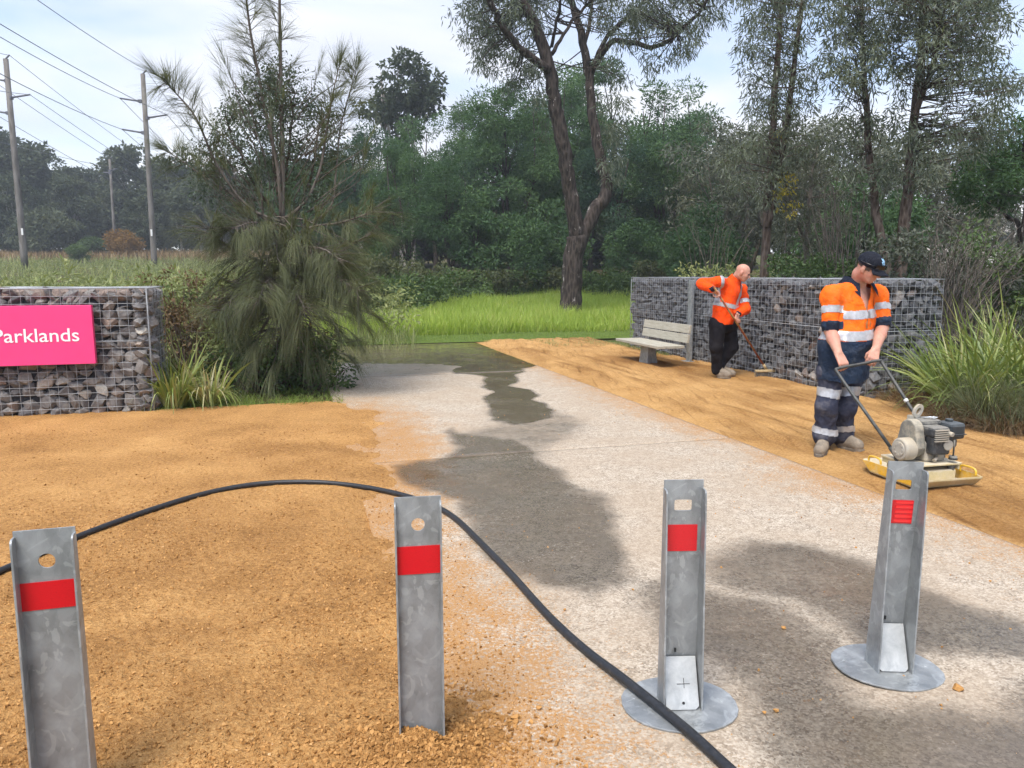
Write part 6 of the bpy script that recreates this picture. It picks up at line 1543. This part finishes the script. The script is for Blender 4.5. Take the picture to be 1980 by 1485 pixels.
# ---------------------------------------------------------------- undergrowth between grass and wattles
US = [(690, 24, 1.2, 1.25, 0), (740, 24.8, 1.3, 1.3, 0), (790, 26, 1.2, 1.3, 0), (845, 28, 1.1, 1.05, 0), (690, 26, 1.5, 1.9, 1), (740, 28, 1.6, 1.8, 1), (810, 29, 1.5, 1.7, 1), (880, 31, 1.2, 1.2, 0), (920, 31, 1.2, 1.2, 0), (970, 31, 1.3, 1.2, 1), (1020, 31.5, 1.2, 1.15, 0), (1060, 32, 1.2, 1.2, 1), (1150, 31.5, 1.2, 1.2, 0), (1190, 31, 1.0, 1.0, 0), (1250, 32, 1.4, 1.5, 1), (1310, 32, 1.4, 1.5, 1), (650, 24, 1.3, 1.5, 0), (640, 25, 1.6, 2.0, 1)]
for i, (px, Yd, w_, h_, m) in enumerate(US):
    q = P(px, 520, Yd); zb_ = float(terr(q[0], Yd)); o = thing('shrub', ('dark leafy shrub standing in the edge of the tall grass', 'dull olive scrub shrub below the wattles')[m], 'shrub', (q[0], Yd, zb_), 0, ('leafy shrubs edging the tall grass', 'scrub below the wattles')[m])
    n_ = 40; c = np.stack([g.normal(0, w_ * 0.45, n_), g.normal(0, w_ * 0.4, n_), h_ * (0.1 + 0.85 * g.random(n_) ** 0.8)], -1)
    mb = MB()
    for cc in c[::3]: limb_tubes(mb, [(0, 0, 0), cc * 0.5, cc], [0.02, 0.012, 0.005], 4, k=2)
    mb.build('stems', BARK_TWIG, o)['kind'] = 'stuff'; ob('foliage', vmesh('foliage', puff(g, c, 0.30, 75, 0.14, 0.07, 0.1, 0.85, 0.1)), (L_SHRUB, L_SCRUB)[m], o)

# ---------------------------------------------------------------- lawn strip and tall grass
t = NT('lawn_soil'); p = t.pos(); f = t.noise(p, 14, 5, 0.7)
M_LAWN = t.bsdf(t.ramp(f, [(0.3, (0.07, 0.11, 0.02)), (0.7, (0.14, 0.19, 0.045))]), 0.95, 0, t.bump(f, 0.6, 0.02), 0.1)
uu, vv = np.meshgrid(np.linspace(-14, 15, 80), np.linspace(VF + 0.01, 30, 40)); x = uu * U_[0] + vv * V_[0]; y = uu * U_[1] + vv * V_[1]; I = np.arange(uu.size).reshape(uu.shape)
F = np.stack([I[:-1, :-1], I[:-1, 1:], I[1:, 1:], I[1:, :-1]], -1).reshape(-1, 4)
tag(ob('lawn', np_mesh('lawn', np.stack([x, y, terr(x, y) + 0.006], -1).reshape(-1, 3), F, True), M_LAWN), kind='structure')
def blades(n, uf, vf, h, w, droop, g, lean=0.35, segs=2):
    u = uf(n); v = vf(n, u); C = U_[None] * u[:, None] + V_[None] * v[:, None]; C[:, 2] = terr(C[:, 0], C[:, 1])
    D = g.normal(size=(n, 3)) * lean; D[:, 2] = 1.0
    return C, ribbons(C, D, h(C, n), w, droop * g.uniform(0.3, 1.3, n), g, segs)
C, R1 = blades(26000, lambda n: g.uniform(-6, 12, n), lambda n, u: VF + 0.03 + 2.6 * g.random(n), lambda C, n: 0.045 * g.uniform(0.5, 1.4, n), 0.012, 0.2, g, 0.5, 1)
tag(ob('mown_grass', vmesh('mown_grass', R1), L_LAWN), 'short mown grass strip beyond the driveway', 'grass', kind='stuff')
def tall_v(n, u): return 18.55 + 0.18 * np.sin(u * 1.3) + 0.25 * fbm(u * 0.8, u * 0, s=91) + 11.5 * g.random(n) ** 1.1
def tall_h(C, n): return (0.58 + 0.30 * fbm(C[:, 0] * 0.7, C[:, 1] * 0.7, s=92)) * g.uniform(0.65, 1.2, n)
C, R2 = blades(95000, lambda n: g.uniform(-5.5, 13.5, n), tall_v, tall_h, 0.016, 0.38, g, 0.28, 2)
tag(ob('tall_grass', vmesh('tall_grass', R2), L_GRASS), 'lush tall green grass below the forked gum', 'grass', kind='stuff')

# ---------------------------------------------------------------- field on the left: weeds and dry grass
n_ = 520; yy = 11.5 * (62 / 11.5) ** g.random(n_); xx = yy * g.uniform(-0.86, -0.13, n_)
ok = (xx * U_[0] + yy * U_[1] < UC_L + 1.6) | (yy > 16); xx, yy = xx[ok], yy[ok]; n_ = len(xx)
hh = (0.75 + 0.55 * g.random(n_)) * (1 + 0.5 * fbm(xx * .3, yy * .3, s=95)) * np.clip(20 / yy, 0.6, 1.1); zc_ = terr(xx, yy)
cs = []
for i in range(n_):
    for _ in range(4): cs.append([xx[i] + g.normal(0, 0.35), yy[i] + g.normal(0, 0.35), zc_[i] + hh[i] * (0.25 + 0.75 * g.random())])
pf = puff(g, np.array(cs), 0.30, 26, 0.15, 0.05, 0.0, 0.9, 0.05)
n2 = 26000; y2 = 11 * (80 / 11) ** g.random(n2); x2 = y2 * g.uniform(-0.86, -0.13, n2); ok = (x2 * U_[0] + y2 * U_[1] < UC_L + 1.2) | (y2 > 15); x2, y2 = x2[ok], y2[ok]
C = np.stack([x2, y2, terr(x2, y2)], -1); D = g.normal(size=C.shape) * 0.3; D[:, 2] = 1
rb = ribbons(C, D, (0.45 + 0.25 * g.random(len(C))) * np.clip(y2 / 25, 0.8, 1.4), 0.016 * np.clip(y2 / 18, 0.8, 3), 0.3, g, 2)
tag(ob('field_weeds', vmesh('field_weeds', [pf, rb]), L_WEED), 'pale green weeds filling the field behind the gabion wall', 'weeds', kind='stuff')
n2 = 9000; y2 = g.uniform(74, 90, n2); x2 = y2 * g.uniform(-0.80, -0.25, n2); C = np.stack([x2, y2, terr(x2, y2)], -1); D = g.normal(size=C.shape) * 0.25; D[:, 2] = 1
tag(ob('dry_grass', vmesh('dry_grass', ribbons(C, D, g.uniform(0.7, 1.3, n2), 0.09, 0.2, g, 2)), L_OCHRE), 'dry brown grass along the foot of the far forest', 'grass', kind='stuff')
SH = [(20, 12.0, 0.5, 1.50, 'brown stemmed weed bush behind the left end of the sign', 2), (120, 12.5, 0.8, 1.42, 'pale green weed bush behind the pink sign', 1), (215, 12.3, 0.8, 1.40, 'grey green weed bush behind the gabion with the sign', 1), (290, 11.6, 0.6, 1.40, 'low leafy bush behind the corner of the gabion with the sign', 0),
      (345, 11.2, 0.6, 1.55, 'tall weed bush beside the corner of the signed gabion', 1), (395, 10.9, 0.5, 1.62, 'seeding brown weed bush beside the sheoak', 2), (430, 11.4, 0.6, 1.65, 'leafy weed bush behind the sheoak trunk', 1), (360, 10.3, 0.45, 1.15, 'dark twiggy weed above the strap leaved plants', 2), (440, 10.0, 0.45, 0.95, 'small dark weed bush beside the sheoak foot', 2),
      (600, 9.9, 0.5, 0.75, 'low green weed at the foot of the sheoak', 0), (500, 9.6, 0.45, 0.65, 'small bright green weed at the gravel edge below the sheoak', 0), (560, 10.6, 0.5, 0.8, 'dark weed under the drooping sheoak', 2)]
for i, (px, Yd, w_, h_, lab, m) in enumerate(SH):
    q = P(px, 600, Yd); o = thing('weed_bush', lab, 'bush', (q[0], Yd, -0.03)); n_ = 34
    c = np.stack([g.normal(0, w_ * 0.5, n_), g.normal(0, w_ * 0.4, n_), h_ * (0.12 + 0.85 * g.random(n_) ** 0.85)], -1); mb = MB()
    for cc in c: limb_tubes(mb, [cc * [0.3, 0.3, 0], cc * [0.6, 0.6, 0.55], cc], [0.012, 0.008, 0.004], 4, k=2)
    mb.build('stems', BARK_BROWN, o)['kind'] = 'stuff'
    ob('foliage', vmesh('foliage', puff(g, c, 0.17, (60, 60, 34)[m], 0.075, 0.032, 0.0, 0.9, 0.05)), (L_SHRUB, L_WEED, L_DRY if i % 2 else L_WEED)[m], o)

# ---------------------------------------------------------------- she-oak with a leafy sapling grown through it
YS = 9.9
def S(px, py, dy=0.0): return P(px, py, YS + dy)
b0 = S(548, 760); so = thing('sheoak', 'young sheoak with drooping needle sprays beside the driveway', 'tree', (b0[0], YS, -0.03)); OS = np.array(so.location); psc = YS / FPX
SL = [([(548, 790), (549, 640), (546, 500), (545, 420)], [9, 8, 7, 6.5], 0.0, 0.0), ([(545, 425), (546, 300), (543, 150), (541, 40), (541, -40), (545, -160)], [6, 4.5, 3.5, 2.8, 2.2, 1], 0, 0.1), ([(545, 415), (536, 320), (512, 210), (497, 130), (484, 60), (474, -20), (462, -120)], [4, 3.6, 3, 2.6, 2.2, 1.7, .8], 0, -0.4),
      ([(548, 425), (590, 390), (618, 330), (632, 250), (642, 190), (655, 130)], [3.6, 3, 2.6, 2.2, 1.6, 0.7], 0, 0.4), ([(600, 430), (640, 400), (650, 330), (658, 250), (676, 180), (688, 140)], [2.2, 2, 1.8, 1.5, 1.2, .6], 0.1, 0.7), ([(546, 430), (480, 400), (420, 320), (380, 230), (340, 180), (318, 158)], [3, 2.6, 2.2, 1.8, 1.2, .6], -.1, -0.6),
      ([(545, 450), (470, 390), (400, 345), (350, 310), (322, 292)], [2.6, 2.2, 1.8, 1.3, .6], 0, 0.5), ([(547, 520), (490, 500), (430, 470), (405, 440)], [2.8, 2.3, 1.6, .8], -.1, -0.7), ([(547, 470), (600, 440), (660, 430), (720, 410)], [2.8, 2.4, 1.8, .8], 0, -0.7),
      ([(548, 540), (610, 510), (670, 480), (730, 440)], [2.6, 2.2, 1.6, .8], 0, 0.4), ([(548, 560), (600, 540), (650, 540), (690, 560)], [2.5, 2, 1.5, .8], -.1, -0.9), ([(548, 580), (500, 560), (460, 570), (430, 600)], [2.5, 2, 1.5, .8], -.1, -0.8), ([(548, 600), (560, 570), (575, 570), (590, 600)], [2.5, 2, 1.5, .8], -.1, -1.0), ([(548, 560), (530, 540), (515, 545), (500, 580)], [2.5, 2, 1.5, .8], -.2, -1.1),
      ([(546, 480), (520, 440), (490, 430), (455, 440)], [2.5, 2, 1.5, .8], -.1, -0.9), ([(547, 500), (580, 480), (620, 480), (655, 500)], [2.5, 2, 1.5, .8], -.1, -0.9)]
NB, ND, NL, NDR, NT_ = [], [], [], [], []
def spray(q, d, L, n, nl, droop, spread, tint):
    """one branchlet: needles leave its outer two thirds and sweep forward"""
    d = unit(d); t_ = 0.25 + 0.75 * g.random(n); base = q[None] + d[None] * (L * t_)[:, None]; base[:, 2] -= 0.25 * max(droop, 0) * L * t_ ** 2
    sd = g.normal(size=(n, 3)); sd -= (sd @ d)[:, None] * d; sd = norm(sd)
    NB.append(base); ND.append(norm(d[None] + sd * spread * g.uniform(0.3, 1.1, n)[:, None])); NL.append(nl * g.uniform(0.55, 1.15, n)); NDR.append(droop * g.uniform(0.4, 1.3, n)); NT_.append(np.clip(tint + g.normal(0, 0.16, n), 0, 1))
twg = MB()
for li, (path, rad, d0, d1) in enumerate(SL):
    n_ = len(path); pp = [S(x, y, d0 + (d1 - d0) * i / (n_ - 1)) - OS for i, (x, y) in enumerate(path)]
    m2 = MB(); limb_tubes(m2, pp, [r * psc for r in rad], 7); m2.build('trunk' if li == 0 else 'branch', BARK_TWIG, so)
    if li == 0: continue
    dense = [np.array(v_) for v_ in smooth_path([Vector(p_) for p_ in pp], 8)]; top = path[-1][1] < 320; N_ = len(dense)
    for j in range(N_):
        f_ = j / (N_ - 1); d = unit(dense[min(j + 1, N_ - 1)] - dense[max(j - 1, 0)])
        yp = np.interp(f_, np.linspace(0, 1, n_), [p_[1] for p_ in path])
        if top:
            if yp > 340 or f_ < 0.3: continue
            for _ in range(2):
                sd = g.normal(size=3); sd = unit(sd - d * (sd @ d)); dd = unit(d * g.uniform(0.35, 0.9) + sd); L_ = g.uniform(0.12, 0.34) * (1.15 - 0.6 * f_)
                if g.random() < 0.9: spray(dense[j], dd, L_, 24, g.uniform(0.24, 0.50), 0.22, 0.5, g.uniform(0.1, 0.6)); limb_tubes(twg, [dense[j], dense[j] + dd * L_], [0.005, 0.002], 4, k=1)
            if f_ > 0.93: spray(dense[j], d, 0.2, 30, 0.35, 0.1, 0.5, 0.3)
        else:
            for _ in range(3):
                sd = g.normal(size=3) * [1, 1, 0.5]; dd = unit(d * 0.6 + unit(sd - d * (sd @ d)) * 0.7 + [0, 0, -0.05]); L_ = g.uniform(0.15, 0.40)
                spray(dense[j], dd, L_, 30, g.uniform(0.22, 0.42), g.uniform(0.3, 0.9), 0.4, g.uniform(0.1, 0.8)); limb_tubes(twg, [dense[j], dense[j] + dd * L_], [0.005, 0.002], 4, k=1)
for _ in range(70):                      # thin upright sprays between the leaders
    a, r_ = g.random() * 6.283, math.sqrt(g.random()); q = S(540 + 165 * r_ * math.cos(a), 290 + 190 * r_ * math.sin(a), g.normal(0, 0.35)) - OS
    spray(q, unit([0.5 * math.cos(a), g.normal(0, 0.3), 0.9]) + g.normal(0, 0.15, 3), g.uniform(0.2, 0.4), 26, g.uniform(0.25, 0.5), 0.25, 0.4, g.uniform(0.1, 0.7))
    s0 = np.array([q[0] * 0.45, q[1] * 0.4, q[2] - 0.45]); limb_tubes(twg, [s0, (s0 + q) / 2 + g.normal(0, .03, 3), q, q + [0, 0, 0.2]], [0.009, 0.007, 0.004, 0.002], 4, k=2)
for _ in range(120):                     # weeping lower boughs, uneven, with gaps between them
    a = g.random() * 6.283; rr_ = 0.35 + 0.75 * g.random(); z = g.uniform(0.45, 2.15); wz = (1.0 - 0.30 * abs(z - 1.15))
    q = np.array([math.cos(a) * rr_ * wz * 1.05, math.sin(a) * rr_ * wz * 0.9, z]); q[0] += 0.14
    out = unit([math.cos(a), math.sin(a), 0.0]); dd = unit(out * 0.8 + [0, 0, g.uniform(-0.9, 0.25)] + g.normal(0, 0.25, 3)); L_ = g.uniform(0.15, 0.4)
    spray(q, dd, L_, int(g.uniform(35, 85)), g.uniform(0.25, 0.52), g.uniform(0.35, 1.0), 0.38, g.uniform(0.0, 0.95))
    s0 = np.array([0, 0, min(z + 0.25, 2.3)]); limb_tubes(twg, [s0, (s0 + q) / 2 + [0, 0, 0.08], q, q + dd * L_], [0.012, 0.009, 0.006, 0.002], 4, k=2)
twg.build('branchlets', BARK_TWIG, so)['kind'] = 'stuff'
ob('needles', vmesh('needles', ribbons(np.concatenate(NB), np.concatenate(ND), np.concatenate(NL), 0.0040, np.concatenate(NDR), g, 3, np.concatenate(NT_))), L_OLIVE, so)
hand_gum('leafy_sapling', 'bushy small leaved gum sapling growing through the sheoak', 10.8,
         [([(556, 770), (552, 560), (548, 430)], [7, 6, 5], 0.0), ([(548, 435), (535, 330), (525, 240), (520, 150)], [4, 3.4, 2.6, 1.4], 0.3), ([(548, 435), (500, 370), (465, 300), (440, 240)], [3.2, 2.6, 2, 1], -0.3), ([(549, 430), (590, 380), (610, 300), (620, 220)], [3.4, 2.8, 2, 1], 0.4), ([(548, 440), (470, 400), (420, 360), (385, 330)], [2.6, 2, 1.5, .8], 0.2), ([(546, 390), (560, 280), (570, 180)], [3, 2.2, 1], -0.3)],
         [(500, 160, 30), (540, 150, 36), (480, 200, 36), (520, 210, 45), (580, 190, 34), (450, 230, 30), (560, 250, 45), (610, 230, 36), (500, 270, 45), (440, 280, 40), (640, 240, 24), (400, 300, 30), (460, 330, 40), (540, 320, 45), (600, 310, 40), (640, 290, 30), (400, 350, 34), (440, 380, 36), (500, 370, 36), (580, 380, 34), (620, 360, 30), (370, 310, 20), (540, 180, 30)],
         BARK_BROWN, L_SAP, 0.055, 0.022, 40, 0.17, 0.0125, 0.5, 0.6, 0.006)

# ---------------------------------------------------------------- strap-leaved clumps and tussocks
def strap_clump(name, label, cat, base, n, L, Wd, spread, droop, mat, foot=0.08, segs=5, tint=None, up=1.0):
    o = thing(name, label, cat, base); a = g.random(n) * 6.283; r = foot * np.sqrt(g.random(n)); C = np.stack([r * np.cos(a), r * np.sin(a), np.zeros(n)], -1)
    a2 = a + g.normal(0, 0.5, n); D = np.stack([np.cos(a2) * spread * g.random(n) ** 0.6, np.sin(a2) * spread * g.random(n) ** 0.6, up * np.ones(n)], -1)
    ob('leaves', vmesh('leaves', ribbons(C, D, L * g.uniform(0.55, 1.1, n), Wd, droop * g.uniform(0.2, 1.3, n), g, segs, tint(n) if tint else None)), mat, o); return o
for px, py, n_, L_, w_, lab in ((338, 790, 150, 1.30, 0.024, 'strappy plant with arching yellow edged leaves against the gabion corner'), (405, 786, 150, 1.05, 0.022, 'strappy plant with bleached drooping leaves beside the gabion corner plant'), (372, 765, 100, 1.40, 0.022, 'tall upright strappy plant behind the bleached one'), (640, 722, 70, 0.65, 0.012, 'strappy tuft leaning over the slab edge'), (470, 745, 70, 0.75, 0.014, 'dark strappy tuft under the sheoak')):
    q = G(px, py); strap_clump('strap_plant', lab, 'plant', (q[0], q[1], 0.0), n_, L_ * 0.86, w_, 0.62, 0.80, L_STRAP, 0.10, 6, lambda n: np.clip(g.random(n) * 0.75 + 0.35, 0, 1))
TUS = [(1870, 800, 300, 1.55, 0.026, 0.80, L_STRAP, 'broad strappy tussock beside the end of the dark wall'), (1955, 800, 300, 1.7, 0.026, 0.85, L_STRAP, 'strappy tussock beside the broad one'), (1915, 772, 260, 1.8, 0.028, 0.65, L_STRAP, 'tall strappy tussock behind the compactor'), (2040, 800, 260, 1.7, 0.024, 0.8, L_STRAP, 'strappy tussock farthest from the dark wall'), (1838, 775, 170, 1.35, 0.026, 0.75, L_STRAP, 'strappy tussock crowding the end of the dark wall'), (1985, 770, 240, 1.9, 0.026, 0.6, L_STRAP, 'tallest strappy tussock before the dark green bush')]
for px, py, n_, L_, w_, sp_, mat, lab in TUS:
    q = G(px, py); strap_clump('tussock', lab, 'plant', (q[0], q[1], 0.0), n_, L_, w_, sp_ * 1.2, 0.72, mat, 0.2, 6)
for px, py, n_, L_, lab in ((1905, 822, 900, 0.95, 'fine leaved olive tussock drooping to the gravel edge'), (1985, 826, 900, 1.0, 'fine leaved olive tussock with brown skirt'), (2060, 830, 700, 1.0, 'outermost fine leaved tussock')):
    q = G(px, py); strap_clump('tussock', lab, 'plant', (q[0], q[1], 0.0), n_, L_, 0.0065, 0.9, 0.85, L_OLIVE, 0.15, 5)
for px, py, n_, L_, lab in ((1745, 775, 500, 0.42, 'low mound of dead brown grass at the foot of the dark wall'), (1800, 792, 600, 0.5, 'dead brown grass mound beside the tussocks'), (1860, 818, 700, 0.55, 'dead brown grass skirt under the broad tussock'), (1940, 832, 800, 0.55, 'dead brown grass skirt under the olive tussock'), (2030, 838, 600, 0.55, 'outermost dead brown grass skirt')):
    q = G(px, py); strap_clump('dead_grass', lab, 'grass clump', (q[0], q[1], 0.0), n_, L_, 0.006, 1.5, 0.75, L_DRY, 0.25, 4)
# weeds and grass along the bed edge on the left, and under the bench end of the wall
n_ = 6500; u = g.uniform(UC_L - 0.1, UL + 0.1, n_); v = V_LEFT - 0.05 + 1.9 * g.random(n_) ** 1.3; C = U_[None] * u[:, None] + V_[None] * v[:, None]; C[:, 2] = -0.03
dn = sstep(-0.25, 0.3, fbm(u * 3, v * 3, s=97)); ok = g.random(n_) < 0.2 + 0.8 * dn; C = C[ok]; D = g.normal(size=C.shape) * 0.5; D[:, 2] = 1
tag(ob('bed_grass', vmesh('bed_grass', ribbons(C, D, g.uniform(0.05, 0.24, len(C)), 0.007, 0.5, g, 2)), L_LAWN), 'patchy grass along the edge of the sheoak bed', 'grass', kind='stuff')
n_ = 3500; u = g.uniform(UC_L, UL + 0.1, n_); v = V_LEFT - 0.02 + 2.5 * g.random(n_); C = U_[None] * u[:, None] + V_[None] * v[:, None]; C[:, 2] = -0.015
D = g.normal(size=C.shape); D[:, 2] *= 0.25
tag(ob('leaf_litter', vmesh('leaf_litter', ribbons(C, D, g.uniform(0.04, 0.16, n_), 0.006, 0.1, g, 2)), L_DRY), 'brown needle litter under the sheoak', 'leaf litter', kind='stuff')
n_ = 1600; u = U_WALL - 0.02 + g.normal(0, 0.05, n_); v = g.uniform(V_CORNER + 5.0, 15.0, n_); u[:600] = g.uniform(5.2, 6.7, 600); v[:600] = g.uniform(14.6, 16.4, 600); C = U_[None] * u[:, None] + V_[None] * v[:, None]; D = g.normal(size=C.shape) * 0.5; D[:, 2] = 1
tag(ob('wall_weeds', vmesh('wall_weeds', ribbons(C, D, g.uniform(0.06, 0.22, n_), 0.008, 0.5, g, 2)), L_WEED), 'straggling weeds along the far end of the dark wall', 'weeds', kind='stuff')

# ---------------------------------------------------------------- building glimpsed through the trees
q = P(1850, 520, 62); zb_ = float(terr(q[0], 62)); bd_ = thing('warehouse', 'pale warehouse with red panel glimpsed through the trees', 'building', (q[0], 62, zb_), R(-8))
M_PALE = simple('pale_cladding', (0.55, 0.50, 0.46), 0.7, var=0.06, scale=2)
M_ROOF = simple('pale_roof', (0.60, 0.58, 0.56), 0.6, var=0.06, scale=2)
M_REDW = simple('red_panel', (0.60, 0.06, 0.04), 0.6, var=0.08, scale=2)
hz = P(1850, 425, 62)[2] - zb_; ht = P(1850, 385, 62)[2] - zb_
MB().box((0, 6, hz / 2), (15, 12, hz)).build('wall', M_PALE, bd_)
MB().add([(-7.7, -0.3, hz), (7.7, -0.3, hz), (7.7, 6, ht), (-7.7, 6, ht), (7.7, 12.3, hz), (-7.7, 12.3, hz)], [(0, 1, 2, 3), (3, 2, 4, 5), (0, 3, 5), (1, 4, 2), (0, 5, 4, 1)]).build('roof', M_ROOF, bd_)
x1_ = P(1748, 400, 62)[0] - q[0]
MB().box((x1_, -0.25, ht * 0.52), (1.7, 0.3, ht * 1.05)).build('red_panel', M_REDW, bd_)
for k in range(5): MB().box((-4 + 2.4 * k, -0.03, hz * 0.6), (1.3, 0.05, hz * 0.25)).build('window', M_LENS, bd_)

# ================================================================== POWER POLES AND LINES
M_POLE = barkmat('weathered_pole', (0.075, 0.066, 0.058), (0.125, 0.113, 0.10), (0.19, 0.175, 0.16), 2)
M_INS = simple('grey_insulator', (0.10, 0.10, 0.12), 0.4)
M_LINE = simple('aluminium_line', (0.13, 0.14, 0.16), 0.5, 0.3)
M_TAGP = simple('white_pole_tag', (0.7, 0.7, 0.68), 0.5)
ATT = {}
def pole(key, label, top, foot, Yd, r0, r1, arms, tagy=None):
    a, b = P(*foot, Yd), P(*top, Yd); zb_ = float(terr(a[0], Yd)); o = thing('power_pole', label, 'power pole', (a[0], Yd, min(zb_, a[2]) - 0.05)); O = np.array(o.location)
    MB().tube([(a[0] - O[0], 0, 0), a - O, (a + b) / 2 - O, b - O], [r0, r0, (r0 + r1) / 2, r1], 12).build('shaft', M_POLE, o)
    for k, (x0, y0, x1, y1, dy) in enumerate(arms):
        s, e = P(x0, y0, Yd), P(x1, y1, Yd + dy); d = (e - s)
        ar = MB().tube([s - O, e - O], [0.07, 0.06], 8); ar.build('insulator', M_INS, o, bevel=0)
        MB().box(s - O, (0.28, 0.3, 0.22)).build('bracket', M_INS, o)
        ATT[key, k] = e
    ATT[key, 'top'] = b + np.array([0.3, 0, 0.25]); MB().tube([b - O, b - O + np.array([0.3, 0, 0.28])], 0.06, 6).build('top_insulator', M_INS, o)
    if tagy: t_ = P(tagy[0], tagy[1], Yd - 0.25) - O; MB().box(t_, (0.13, 0.05, 0.5)).build('tag', M_TAGP, o)
pole('A', 'weathered power pole with three insulator arms nearest the sheoak', (276, 143), (298, 500), 58, 0.22, 0.16, [(272, 196, 232, 190, 0.4), (284, 228, 323, 222, -0.4), (278, 257, 236, 250, 0.4)], (293, 450))
pole('B', 'weathered power pole at the dark wide bush', (11, 114), (46, 490), 56, 0.24, 0.17, [(20, 189, 58, 183, -0.4), (14, 157, -22, 150, 0.4), (17, 219, -22, 213, 0.4)], (43, 448))
pole('C', 'thin distant power pole behind the rusty bush', (212, 308), (222, 462), 81, 0.17, 0.12, [(213, 330, 226, 326, 0), (213, 335, 200, 333, 0)])
def line(a, b, sag, lab, n=24):
    a, b = np.asarray(a), np.asarray(b); pts = [a + (b - a) * t_ - np.array([0, 0, 4 * sag * t_ * (1 - t_)]) for t_ in np.linspace(0, 1, n)]
    o = a; tag(MB().tube([p_ - o for p_ in pts], 0.021, 5).build('power_line', M_LINE, loc=o), lab, 'power line', 'lines strung between the power poles')
LAB = 'thin grey power line strung across the sky between the poles'
for key, near, far in ((('A', 'top'), (-330, -300, 24), (520, 430, 112)), (('A', 0), (-330, -130, 24), (520, 445, 112)), (('A', 1), (-330, -160, 24), (545, 442, 112)), (('A', 2), (-330, -40, 24), (520, 460, 112)),
                       (('B', 'top'), (-420, -60, 26), (470, 425, 112)), (('B', 0), (-420, 60, 26), (480, 440, 112)), (('B', 1), (-480, 20, 26), (450, 440, 112)), (('B', 2), (-480, 100, 26), (450, 455, 112)), (('C', 0), (-260, 200, 60), (420, 430, 150))):
    q = ATT[key]; line(q, P(*near), 0.35, LAB); line(q, P(*far), 0.8, LAB)

# ================================================================== AIR
t = bpy.data.materials.new('hazy_air'); t.use_nodes = True; nt = t.node_tree; nt.nodes.clear()
ho = nt.nodes.new('ShaderNodeOutputMaterial'); hv = nt.nodes.new('ShaderNodeVolumePrincipled')
hv.inputs['Color'].default_value = (0.86, 0.92, 1.0, 1); hv.inputs['Density'].default_value = 0.0012; hv.inputs['Anisotropy'].default_value = 0.2
nt.links.new(hv.outputs[0], ho.inputs['Volume'])
hz_ = MB().box((0, 100, 17), (500, 310, 38)).build('haze', t)
tag(hz_, 'thin pale haze in the air', 'haze', kind='stuff')
